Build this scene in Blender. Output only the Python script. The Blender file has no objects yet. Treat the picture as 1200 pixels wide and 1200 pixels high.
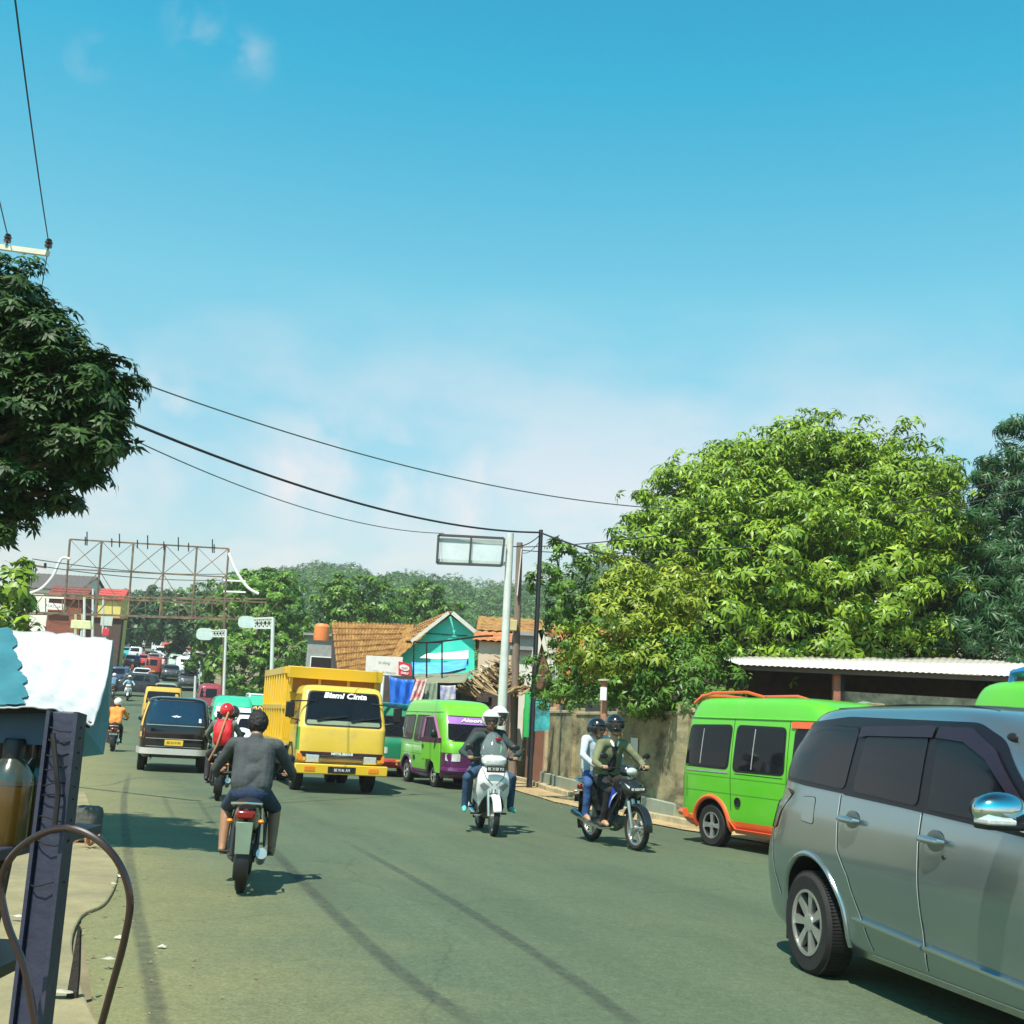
import bpy, bmesh, math, random
import numpy as np
from mathutils import Vector, Matrix
random.seed(7); RNG = np.random.default_rng(7)
R = math.radians
SC = bpy.context.scene
COL = SC.collection
# ------------------------------------------------------------------ camera
FPX = 1400.0; CAMZ = 1.5; PITCH = R(10.2); ROLL = R(3.3)
_F = Vector((0, math.cos(PITCH), math.sin(PITCH))); _R0 = Vector((1, 0, 0)); _U0 = Vector((0, -math.sin(PITCH), math.cos(PITCH)))
_RR = _R0*math.cos(ROLL) + _U0*math.sin(ROLL); _UU = _U0*math.cos(ROLL) - _R0*math.sin(ROLL)
CAMLOC = Vector((0, 0, CAMZ))
def ray(px, py): return _F + _RR*((px-600)/FPX) - _UU*((py-600)/FPX)
def P(px, py, D):
    d = ray(px, py); return CAMLOC + d*(D/d.y)
def G(px, py, z=0.0):
    d = ray(px, py); return CAMLOC + d*((z-CAMZ)/d.z)
def proj(p):
    q = Vector(p)-CAMLOC; f = q.dot(_F); return 600+FPX*q.dot(_RR)/f, 600-FPX*q.dot(_UU)/f
def road_z(y):
    ks = [(-200,0),(42,0),(58,.5),(72,1.15),(87,2.1),(100,3.0),(117,4.6),(140,6.5),(160,8.1),(200,11.2),(260,16),(400,24),(900,50),(3000,60)]
    for (a,za),(b,zb) in zip(ks, ks[1:]):
        if y <= b:
            if y <= a: return za
            return za+(zb-za)*(y-a)/(b-a)
    return ks[-1][1]
def at(px, D, z=None, dz=0.0):
    if z is None: z = road_z(D)
    a = proj((0, D, z))[0]; b = proj((1, D, z))[0]
    return Vector(((px-a)/(b-a), D, z+dz))
cam = bpy.data.cameras.new('camera'); camo = bpy.data.objects.new('camera', cam); COL.objects.link(camo)
camo.matrix_world = Matrix((( _RR.x,_UU.x,-_F.x,0),(_RR.y,_UU.y,-_F.y,0),(_RR.z,_UU.z,-_F.z,CAMZ),(0,0,0,1)))
cam.sensor_width = 36; cam.lens = FPX/1200*36; cam.clip_end = 6000; cam.clip_start = .05
SC.camera = camo
# ------------------------------------------------------------------ materials
def nn(nt, t, x=0, y=0, **kw):
    n = nt.nodes.new(t); n.location = (x, y)
    for k, v in kw.items():
        if k.startswith('_'): setattr(n, k[1:], v)
        else: n.inputs[k.replace('__',' ')].default_value = v
    return n
MATS = {}
def pm(name, col, rough=.6, metal=0., var=.12, scale=4., bump=0., bscale=40., coat=0., spec=.5, stain=None, stain_amt=.5, stain_scale=2., tint=None, trans=0., stretch=None, emit=0, alpha=1.):
    """procedural principled material: base colour broken up by noise, optional stains, bump, per-face tint attribute"""
    if name in MATS: return MATS[name]
    m = bpy.data.materials.new(name); m.use_nodes = True; nt = m.node_tree; nt.nodes.clear()
    out = nn(nt, 'ShaderNodeOutputMaterial', 600); b = nn(nt, 'ShaderNodeBsdfPrincipled', 300)
    L = nt.links.new
    tc = nn(nt, 'ShaderNodeTexCoord', -900); vec = tc.outputs['Object']
    if stretch:
        mp = nn(nt, 'ShaderNodeMapping', -750); mp.inputs['Scale'].default_value = stretch; L(vec, mp.inputs[0]); vec = mp.outputs[0]
    no = nn(nt, 'ShaderNodeTexNoise', -600, 0, Scale=scale, Detail=6., Roughness=.65); L(vec, no.inputs['Vector'])
    mr = nn(nt, 'ShaderNodeMapRange', -400); L(no.outputs['Fac'], mr.inputs[0])
    mr.inputs[1].default_value = .3; mr.inputs[2].default_value = .7; mr.inputs[3].default_value = 1-var; mr.inputs[4].default_value = 1+var
    mx = nn(nt, 'ShaderNodeMix', -200, _data_type='RGBA', _blend_type='MULTIPLY'); mx.inputs[0].default_value = 1.
    c = (*col[:3], 1)
    mx.inputs[6].default_value = c; L(mr.outputs[0], mx.inputs[7]); colout = mx.outputs[2]
    if tint is not None:
        at_ = nn(nt, 'ShaderNodeAttribute', -600, 300, _attribute_name='tint'); m2 = nn(nt, 'ShaderNodeMix', -400, 300, _data_type='RGBA')
        L(at_.outputs['Fac'], m2.inputs[0]); m2.inputs[6].default_value = c; m2.inputs[7].default_value = (*tint, 1)
        L(m2.outputs[2], mx.inputs[6])
    if stain is not None:
        n2 = nn(nt, 'ShaderNodeTexNoise', -600, -300, Scale=stain_scale, Detail=8., Roughness=.7); L(vec, n2.inputs['Vector'])
        r2 = nn(nt, 'ShaderNodeMapRange', -400, -300); L(n2.outputs['Fac'], r2.inputs[0]); r2.inputs[1].default_value = .48; r2.inputs[2].default_value = .68; r2.inputs[4].default_value = stain_amt
        m3 = nn(nt, 'ShaderNodeMix', 0, -200, _data_type='RGBA'); L(r2.outputs[0], m3.inputs[0]); L(colout, m3.inputs[6]); m3.inputs[7].default_value = (*stain, 1); colout = m3.outputs[2]
    L(colout, b.inputs['Base Color'])
    b.inputs['Roughness'].default_value = rough; b.inputs['Metallic'].default_value = metal
    b.inputs['Specular IOR Level'].default_value = spec
    if coat: b.inputs['Coat Weight'].default_value = coat; b.inputs['Coat Roughness'].default_value = .06
    if alpha < 1: b.inputs['Alpha'].default_value = alpha
    if emit: L(colout, b.inputs['Emission Color']); b.inputs['Emission Strength'].default_value = emit
    if bump:
        n3 = nn(nt, 'ShaderNodeTexNoise', -600, -600, Scale=bscale, Detail=5.); L(vec, n3.inputs['Vector'])
        bp = nn(nt, 'ShaderNodeBump', 0, -500, Strength=bump, Distance=.02); L(n3.outputs['Fac'], bp.inputs['Height']); L(bp.outputs[0], b.inputs['Normal'])
    sh = b.outputs[0]
    if trans:
        t = nn(nt, 'ShaderNodeBsdfTranslucent', 300, -300); L(colout, t.inputs['Color'])
        ms = nn(nt, 'ShaderNodeMixShader', 480); ms.inputs[0].default_value = trans; L(sh, ms.inputs[1]); L(t.outputs[0], ms.inputs[2]); sh = ms.outputs[0]
    L(sh, out.inputs[0]); MATS[name] = m; return m
def paint(name, col, rough=.28, metal=0., dust=(.35,.30,.22), amt=.10):
    return pm(name, col, rough, metal, .05, 1.5, 0, 40, coat=.6, stain=dust, stain_amt=amt, stain_scale=3.)
# ------------------------------------------------------------------ mesh builder
class MB:
    def __init__(s, M=None): s.v=[]; s.f=[]; s.m=[]; s.M=M
    def add(s, vs, fs, m=0):
        o=len(s.v)
        if s.M is not None: vs=[s.M@Vector(v) for v in vs]
        s.v.extend([tuple(v) for v in vs]); s.f.extend([tuple(i+o for i in f) for f in fs]); s.m.extend([m]*len(fs)); return s
    def box(s, c, d, rot=None, m=0, taper=1.):
        x,y,z=d[0]/2,d[1]/2,d[2]/2; c=Vector(c)
        vs=[Vector((a*x*(taper if e>0 else 1),b*y*(taper if e>0 else 1),e*z)) for e in(-1,1) for a,b in((-1,-1),(1,-1),(1,1),(-1,1))]
        if rot is not None:
            Rm = rot if isinstance(rot, Matrix) else Matrix.Rotation(rot,3,'Z'); vs=[Rm@v for v in vs]
        return s.add([c+v for v in vs],[(3,2,1,0),(4,5,6,7),(0,1,5,4),(1,2,6,5),(2,3,7,6),(3,0,4,7)],m)
    def bx(s, x0,x1,y0,y1,z0,z1,m=0): return s.box(((x0+x1)/2,(y0+y1)/2,(z0+z1)/2),(x1-x0,y1-y0,z1-z0),m=m)
    def beam(s, a, b, w, h=None, m=0, up=(0,0,1)):
        a=Vector(a);b=Vector(b);h=h or w; d=(b-a); L=d.length; d.normalize(); u=Vector(up)
        if abs(d.dot(u))>.97: u=Vector((1,0,0))
        sx=d.cross(u).normalized(); uz=sx.cross(d).normalized()
        vs=[p+sx*(i*w/2)+uz*(j*h/2) for p in(a,b) for i,j in((-1,-1),(1,-1),(1,1),(-1,1))]
        return s.add(vs,[(0,1,2,3),(7,6,5,4),(0,4,5,1),(1,5,6,2),(2,6,7,3),(3,7,4,0)],m)
    def tube(s, pts, r, n=8, m=0, closed=False, caps=True):
        pts=[Vector(p) for p in pts]; k=len(pts); rs=r if isinstance(r,(list,tuple)) else [r]*k
        rings=[]; u=None
        for i,p in enumerate(pts):
            a=pts[i-1] if (i>0 or closed) else p; b=pts[(i+1)%k] if (i<k-1 or closed) else p
            d=(b-a)
            if d.length<1e-9: d=Vector((0,0,1))
            d.normalize()
            if u is None:
                u=d.orthogonal().normalized()
            u=(u-d*u.dot(d)); u=u.normalized() if u.length>1e-6 else d.orthogonal().normalized()
            w=d.cross(u); rings.append([p+(u*math.cos(2*math.pi*j/n)+w*math.sin(2*math.pi*j/n))*rs[i] for j in range(n)])
        vs=[v for rg in rings for v in rg]; fs=[]
        for i in range(k if closed else k-1):
            i2=(i+1)%k
            for j in range(n): fs.append((i*n+j,i*n+(j+1)%n,i2*n+(j+1)%n,i2*n+j))
        if caps and not closed: fs.append(tuple(reversed(range(n)))); fs.append(tuple((k-1)*n+j for j in range(n)))
        return s.add(vs,fs,m)
    def cyl(s,a,b,r0,r1=None,n=12,m=0): return s.tube([a,b],[r0,r0 if r1 is None else r1],n,m)
    def lathe(s, prof, o=(0,0,0), ax='Z', n=24, m=0, closed=False):
        vs=[];fs=[];o=Vector(o)
        for r,h in prof:
            for j in range(n):
                a=2*math.pi*j/n; x,y=r*math.cos(a),r*math.sin(a)
                vs.append(o+Vector({'Z':(x,y,h),'Y':(x,h,y),'X':(h,x,y)}[ax]))
        k=len(prof)
        for i in range(k if closed else k-1):
            i2=(i+1)%k
            for j in range(n): fs.append((i*n+j,i*n+(j+1)%n,i2*n+(j+1)%n,i2*n+j))
        return s.add(vs,fs,m)
    def ball(s, c, r, n=12, k=8, m=0, rot=None):
        r=(r,r,r) if isinstance(r,(int,float)) else r; c=Vector(c); vs=[];fs=[]
        for i in range(k+1):
            t=math.pi*i/k
            for j in range(n):
                a=2*math.pi*j/n; v=Vector((r[0]*math.sin(t)*math.cos(a),r[1]*math.sin(t)*math.sin(a),r[2]*math.cos(t)))
                vs.append(c+(rot@v if rot is not None else v))
        for i in range(k):
            for j in range(n): fs.append((i*n+j,(i+1)*n+j,(i+1)*n+(j+1)%n,i*n+(j+1)%n))
        return s.add(vs,fs,m)
    def prism(s, poly, ext, m=0):
        poly=[Vector(p) for p in poly]; e=Vector(ext); k=len(poly)
        return s.add(poly+[p+e for p in poly],[tuple(reversed(range(k))),tuple(k+i for i in range(k))]+[(i,(i+1)%k,k+(i+1)%k,k+i) for i in range(k)],m)
    def quad(s, a,b,c,d,m=0): return s.add([a,b,c,d],[(0,1,2,3)],m)
    def mesh(s, name, mats, smooth=35):
        me=bpy.data.meshes.new(name); me.from_pydata(s.v,[],s.f)
        bm=bmesh.new(); bm.from_mesh(me)
        for i,f in enumerate(bm.faces): f.material_index=s.m[i]; f.smooth=bool(smooth)
        bmesh.ops.remove_doubles(bm, verts=bm.verts, dist=1e-5)
        bmesh.ops.recalc_face_normals(bm, faces=bm.faces)
        bm.to_mesh(me); bm.free()
        if smooth: me.set_sharp_from_angle(angle=R(smooth))
        for q in (mats if isinstance(mats,(list,tuple)) else [mats]): me.materials.append(q)
        return me
    def build(s, name, mats, parent=None, smooth=35, bevel=0.):
        o=bpy.data.objects.new(name, s.mesh(name,mats,smooth)); COL.objects.link(o)
        if parent is not None: o.parent=parent
        if bevel:
            b=o.modifiers.new('bevel','BEVEL'); b.width=bevel; b.segments=2; b.limit_method='ANGLE'; b.angle_limit=R(40); b.harden_normals=False
        return o
def tag(o, label=None, cat=None, group=None, kind=None):
    if label: o['label']=label
    if cat: o['category']=cat
    if group: o['group']=group
    if kind: o['kind']=kind
    return o
def thing(name, label, cat, loc=(0,0,0), rz=0., group=None, scale=1.):
    o=bpy.data.objects.new(name,None); COL.objects.link(o); o.location=loc; o.rotation_euler=(0,0,rz); o.scale=(scale,)*3
    o.empty_display_size=.2
    return tag(o,label,cat,group)
def obj(me, name, parent=None):
    o=bpy.data.objects.new(name,me); COL.objects.link(o)
    if parent is not None: o.parent=parent
    return o
def copy_tree(o, parent=None):
    c=o.copy(); COL.objects.link(c)
    if parent is not None: c.parent=parent
    for ch in list(o.children): copy_tree(ch,c)
    return c
def text_mesh(txt, size, mat, depth=.002, bold=.0, shear=0.):
    cu=bpy.data.curves.new('lettering','FONT'); cu.body=txt; cu.size=size; cu.extrude=depth; cu.align_x='CENTER'; cu.align_y='CENTER'; cu.offset=bold; cu.shear=shear; cu.resolution_u=3
    t=bpy.data.objects.new('tmp',cu); COL.objects.link(t); bpy.context.view_layer.update()
    me=bpy.data.meshes.new_from_object(t.evaluated_get(bpy.context.evaluated_depsgraph_get())); bpy.data.objects.remove(t); bpy.data.curves.remove(cu)
    me.materials.clear(); me.materials.append(mat); me.name='lettering'; return me
def lettering(txt, size, mat, parent, loc, xdir, up=(0,0,1), name='lettering', bold=0., shear=0., depth=.002, sx=1.):
    me=text_mesh(txt,size,mat,depth,bold,shear); x=Vector(xdir).normalized(); u=Vector(up).normalized(); n=x.cross(u).normalized()
    M=Matrix((( x.x*sx,u.x,n.x,loc[0]),(x.y*sx,u.y,n.y,loc[1]),(x.z*sx,u.z,n.z,loc[2]),(0,0,0,1)))
    me.transform(M); return obj(me,name,parent)
# ------------------------------------------------------------------ hulls for vehicle bodies
def pchip(ks, z):
    n=len(ks)
    if z<=ks[0][0]: return ks[0][1:]
    if z>=ks[-1][0]: return ks[-1][1:]
    for i in range(n-1):
        if z<=ks[i+1][0]: break
    h=ks[i+1][0]-ks[i][0]; t=(z-ks[i][0])/h; out=[]
    for c in range(1,len(ks[0])):
        d=(ks[i+1][c]-ks[i][c])/h
        def sl(j):
            if j<=0 or j>=n-1: return d
            a=(ks[j][c]-ks[j-1][c])/(ks[j][0]-ks[j-1][0]); b=(ks[j+1][c]-ks[j][c])/(ks[j+1][0]-ks[j][0])
            return 0. if a*b<=0 else 2*a*b/(a+b)
        m0,m1=sl(i),sl(i+1)
        out.append((2*t**3-3*t*t+1)*ks[i][c]+(t**3-2*t*t+t)*h*m0+(-2*t**3+3*t*t)*ks[i+1][c]+(t**3-t*t)*h*m1)
    return out
class Hull:
    """closed body: horizontal slices (z, x rear, x front, half width, squareness)"""
    def __init__(s, keys): s.k=keys
    def at(s,z): return pchip(s.k,z)
    def side(s,x,z):
        xr,xf,w,n=s.at(z); u=min(.999,abs((x-(xr+xf)/2)/((xf-xr)/2))); return w*(1-u**n)**(1/n)
    def front(s,y,z):
        xr,xf,w,n=s.at(z); u=min(.995,abs(y/w)); return (xr+xf)/2+(xf-xr)/2*(1-u**n)**(1/n)
    def back(s,y,z):
        xr,xf,w,n=s.at(z); u=min(.995,abs(y/w)); return (xr+xf)/2-(xf-xr)/2*(1-u**n)**(1/n)
    def pt(s,face,a,z,off=0.):
        def q(a,z):
            if face=='R': return Vector((a,-s.side(a,z),z))
            if face=='L': return Vector((a,s.side(a,z),z))
            if face=='F': return Vector((s.front(a,z),a,z))
            return Vector((s.back(a,z),a,z))
        p=q(a,z)
        if not off: return p
        e=.006; da=q(a+e,z)-q(a-e,z); dz=q(a,z+e)-q(a,z-e); n=da.cross(dz)
        if n.length<1e-9: return p
        n.normalize()
        o={'R':Vector((0,-1,.15)),'L':Vector((0,1,.15)),'F':Vector((1,0,.3)),'B':Vector((-1,0,.2))}[face]
        if n.dot(o)<0: n=-n
        return p+n*off
    def body(s, name, mats, parent, na=56, dz=.03, arches=(), zone=None, smooth=28):
        z0,z1=s.k[0][0],s.k[-1][0]; zs=[z0]
        for a,b in zip(s.k,s.k[1:]):
            k=max(1,int(round((b[0]-a[0])/dz))); zs+= [a[0]+(b[0]-a[0])*i/k for i in range(1,k+1)]
        mb=MB(); vs=[];fs=[]
        for z in zs:
            xr,xf,w,n=s.at(z); xc=(xr+xf)/2; a_=(xf-xr)/2
            for j in range(na):
                t=2*math.pi*(j+.5)/na; c,q=math.cos(t),math.sin(t)
                vs.append((xc+a_*math.copysign(abs(c)**(2/n),c), w*math.copysign(abs(q)**(2/n),q), z))
        for i in range(len(zs)-1):
            for j in range(na): fs.append((i*na+j,i*na+(j+1)%na,(i+1)*na+(j+1)%na,(i+1)*na+j))
        fs.append(tuple(reversed(range(na)))); fs.append(tuple((len(zs)-1)*na+j for j in range(na)))
        mb.add(vs,fs); o=mb.build(name,mats,parent,smooth=0)
        if arches:
            cut=MB()
            for (x,z,r,y0,y1) in arches:
                for sgn in (-1,1):
                    cut.cyl((x,sgn*y0,z),(x,sgn*y1,z),r,r,32)
            c=cut.build('cutter',mats,None,smooth=0)
            md=o.modifiers.new('b','BOOLEAN'); md.object=c; md.operation='DIFFERENCE'; md.solver='EXACT'
            bpy.context.view_layer.update()
            par=o.parent; me=bpy.data.meshes.new_from_object(o.evaluated_get(bpy.context.evaluated_depsgraph_get()))
            o.modifiers.clear(); old=o.data; o.data=me; bpy.data.meshes.remove(old); bpy.data.objects.remove(c)
        me=o.data
        nm=len(mats) if isinstance(mats,(list,tuple)) else 1
        for f in me.polygons:
            c=f.center; mi=0
            if zone: mi=zone(c,f.normal)
            for (x,z,r,y0,y1) in arches:
                if math.hypot(c.x-x,c.z-z)<r*1.004 and abs(c.y)<s.side(c.x,c.z)-.004: mi=nm-1
            f.material_index=mi; f.use_smooth=True
        me.set_sharp_from_angle(angle=R(smooth)); return o
    def patch(s, name, face, outline, mat, parent, off=.004, cuts=(.12,.12), both=False, smooth=True):
        """sheet that follows the body: glass, lamps, trims"""
        res=[]
        for fc in ((face,) if not both else ('L','R')):
            bm=bmesh.new(); vs=[bm.verts.new((a,0,z)) for a,z in outline]; bm.faces.new(vs)
            a0=min(a for a,_ in outline);a1=max(a for a,_ in outline);b0=min(z for _,z in outline);b1=max(z for _,z in outline)
            for i in range(1,int((a1-a0)/cuts[0])+1):
                bmesh.ops.bisect_plane(bm,geom=bm.verts[:]+bm.edges[:]+bm.faces[:],plane_co=(a0+i*cuts[0],0,0),plane_no=(1,0,0))
            for i in range(1,int((b1-b0)/cuts[1])+1):
                bmesh.ops.bisect_plane(bm,geom=bm.verts[:]+bm.edges[:]+bm.faces[:],plane_co=(0,0,b0+i*cuts[1]),plane_no=(0,0,1))
            for v in bm.verts: v.co=s.pt(fc,v.co.x,v.co.z,off)
            for f in bm.faces: f.smooth=smooth
            bmesh.ops.recalc_face_normals(bm,faces=bm.faces)
            me=bpy.data.meshes.new(name); bm.to_mesh(me); bm.free(); me.materials.append(mat)
            o=obj(me,name,parent)
            res.append(o)
        return res[0] if not both else res
    def strip(s, name, face, pts, w, mat, parent, off=.003, step=.06, thick=0.):
        mb=MB(); q=[]
        for (a,b),(c,d) in zip(pts,pts[1:]):
            k=max(1,int(math.hypot(c-a,d-b)/step)); q+=[(a+(c-a)*i/k,b+(d-b)*i/k) for i in range(k)]
        q.append(pts[-1]); P3=[s.pt(face,a,z,off) for a,z in q]
        if thick: mb.tube(P3,w/2,6)
        else:
            ls=[];rs=[]
            for i,(a,z) in enumerate(q):
                a2,z2=q[min(i+1,len(q)-1)]; a1,z1=q[max(i-1,0)]; dx,dz=a2-a1,z2-z1; L=math.hypot(dx,dz) or 1; nx,nz=-dz/L*w/2,dx/L*w/2
                ls.append(s.pt(face,a+nx,z+nz,off)); rs.append(s.pt(face,a-nx,z-nz,off))
            k=len(q); mb.add(ls+rs,[(i,i+1,k+i+1,k+i) for i in range(k-1)])
        return mb.build(name,mat,parent)
def rpoly(pts, r=.05, seg=4):
    """polygon with rounded corners"""
    out=[];n=len(pts)
    for i in range(n):
        p=Vector((*pts[i],0));a=Vector((*pts[i-1],0));b=Vector((*pts[(i+1)%n],0)); d1=(a-p);d2=(b-p); rr=min(r,d1.length*.45,d2.length*.45)
        s_=p+d1.normalized()*rr;e=p+d2.normalized()*rr
        for k in range(seg+1):
            t=k/seg; q=s_*(1-t)**2+p*2*t*(1-t)+e*t*t; out.append((q.x,q.y))
    return out
# ------------------------------------------------------------------ wheels
M_RUB=pm('tyre_rubber',(.012,.011,.011),.8,var=.25,scale=12,bump=.2)
M_DARK=pm('dark_underbody',(.005,.0045,.005),.8)
M_ALLOY=pm('wheel_alloy',(.62,.62,.60),.3,.85,var=.08)
M_STEEL=pm('painted_wheel_steel',(.42,.42,.40),.45,.4,var=.2)
M_CHROME=pm('chrome',(.75,.75,.75),.12,1.,var=.03)
M_BLACK=pm('black_plastic',(.009,.008,.010),.45,var=.2)
M_GLASS=pm('tinted_glass',(.008,.008,.011),.06,var=.1,spec=.30)
M_WHITE=pm('white_paint',(.78,.78,.76),.35,var=.05)
M_LAMP=pm('headlamp_glass',(.62,.65,.63),.08,.3,var=.15,scale=30)
M_RED=pm('red_lamp_lens',(.20,.008,.008),.15,var=.15,coat=.5)
M_AMBER=pm('amber_lamp_lens',(.75,.22,.02),.2,var=.1,coat=.5)
def wheel_meshes(r, w, style, sgn, n=36):
    key=('w',r,w,style,sgn)
    if key in MATS: return MATS[key]
    rr=r*.64 if style!='van' else r*.62; h=w/2; s=sgn
    t=MB(); t.lathe([(rr,-h*s),(r*.9,-h*s),(r*.975,-h*.8*s),(r,-h*.5*s),(r,h*.5*s),(r*.975,h*.8*s),(r*.9,h*s),(rr,h*.93*s)],ax='Y',n=n,closed=True)
    if n>30:
        for i in range(n*2):
            a=math.pi*i/n; t.box((math.cos(a)*r*1.0,0,math.sin(a)*r*1.0),(.006,w*.8,.012),Matrix.Rotation(-a,3,'Y'))
    d=MB(); y=h*.75*s
    d.lathe([(rr,h*.9*s),(rr*.95,h*.95*s),(rr*.9,y),(rr*.86,0),(rr*.3,-h*.2*s),(.001,-h*.2*s)],ax='Y',n=n,m=1)
    d.lathe([(rr*1.0,h*.88*s),(rr*1.0,h*.98*s),(rr*.92,h*.98*s),(rr*.9,h*.6*s)],ax='Y',n=n,m=0)
    ns={'alloy7':7,'alloy5':5,'van':4,'steel':0,'truck':0}.get(style,5)
    if ns:
        for i in range(ns):
            a=2*math.pi*i/ns+.3; ca,sa=math.cos(a),math.sin(a); wd=rr*(.34 if ns<7 else .24)
            q=[(rr*.16,-wd*.35),(rr*.93,-wd*.62),(rr*.93,wd*.62),(rr*.16,wd*.35)]
            vs=[(x*ca-z*sa, (h*.8 if x<rr*.5 else h*.9)*s, x*sa+z*ca) for x,z in q]
            d.prism(vs,(0,-.03*s,0),0)
        d.lathe([(rr*.28,h*.7*s),(rr*.27,h*.86*s),(rr*.12,h*.9*s),(.001,h*.9*s)],ax='Y',n=20,m=0)
    else:
        d.lathe([(rr*.93,h*.8*s),(rr*.75,h*.35*s),(rr*.5,h*.3*s),(rr*.45,h*.75*s),(rr*.2,h*.85*s),(.001,h*.85*s)],ax='Y',n=n,m=0)
        for i in range(8):
            a=2*math.pi*i/8; d.cyl((math.cos(a)*rr*.62,h*.2*s,math.sin(a)*rr*.62),(math.cos(a)*rr*.62,h*.38*s,math.sin(a)*rr*.62),rr*.09,n=8,m=1)
    out=(t.mesh('wheel',M_RUB,40),d.mesh('rim',[M_ALLOY if style.startswith('alloy') or style=='van' else M_STEEL,M_DARK],35)); MATS[key]=out; return out
def add_wheel(parent, x, y, r, w, style, sgn, n=36, steer=0.):
    t,d=wheel_meshes(r,w,style,sgn,n); o=obj(t,'wheel',parent); o.location=(x,y,r); o.rotation_euler=(0,random.uniform(0,.8),steer); obj(d,'rim',o); return o
SKY_STR=.095; SUN_STR=5.0; EXPO=.57; HAZE=.00048
SKY_C=[(1.22,.98,.86,1),(1.3,1.14,.97,1),(1.15,1.45,1.22,1),(.85,1.82,1.48,1),(.16,1.75,1.60,1),(.06,1.5,1.55,1),(.08,.16,.20,1)]
CLOUD_C=(8.6,6.9,6.7,1)
ASPH=[(.072,.098,.060),(.094,.125,.076),(.122,.140,.078),(.20,.19,.085)]
# ------------------------------------------------------------------ vehicles (local frame: +X forward, +Y left, origin on the ground between the axles)
M_PLATE=pm('black_plate',(.02,.02,.022),.5); M_PLATEY=pm('yellow_plate',(.75,.48,.05),.5); M_LETW=pm('white_lettering',(.8,.8,.78),.5,var=0.); M_LETK=pm('black_lettering',(.02,.02,.02),.5,var=0.)
M_SEAM=pm('panel_gap',(.006,.006,.007),.7)
M_SEAT=pm('black_seat_vinyl',(.02,.018,.02),.42,bump=.15,bscale=120)
def plate(parent, c, xdir, txt, base=None, let=None, w=.36, h=.13):
    x=Vector(xdir).normalized(); n=x.cross(Vector((0,0,1))); mb=MB()
    mb.beam(Vector(c)-x*w/2,Vector(c)+x*w/2,.012,h); o=mb.build('number_plate',base or M_PLATE,parent,bevel=.003)
    lettering(txt,h*.62,let or M_LETW,o,Vector(c)+n*.008,x,sx=.82); return o
def mirror(parent, c, d=(.10,.05,.16), m=None, arm=None):
    mb=MB(); mb.ball(c,(d[0]/2,d[1]/2+.03,d[2]/2),14,8,0); 
    if arm is not None: mb.tube([arm,c],.012,6)
    return mb.build('mirror',m or M_BLACK,parent)
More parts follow.
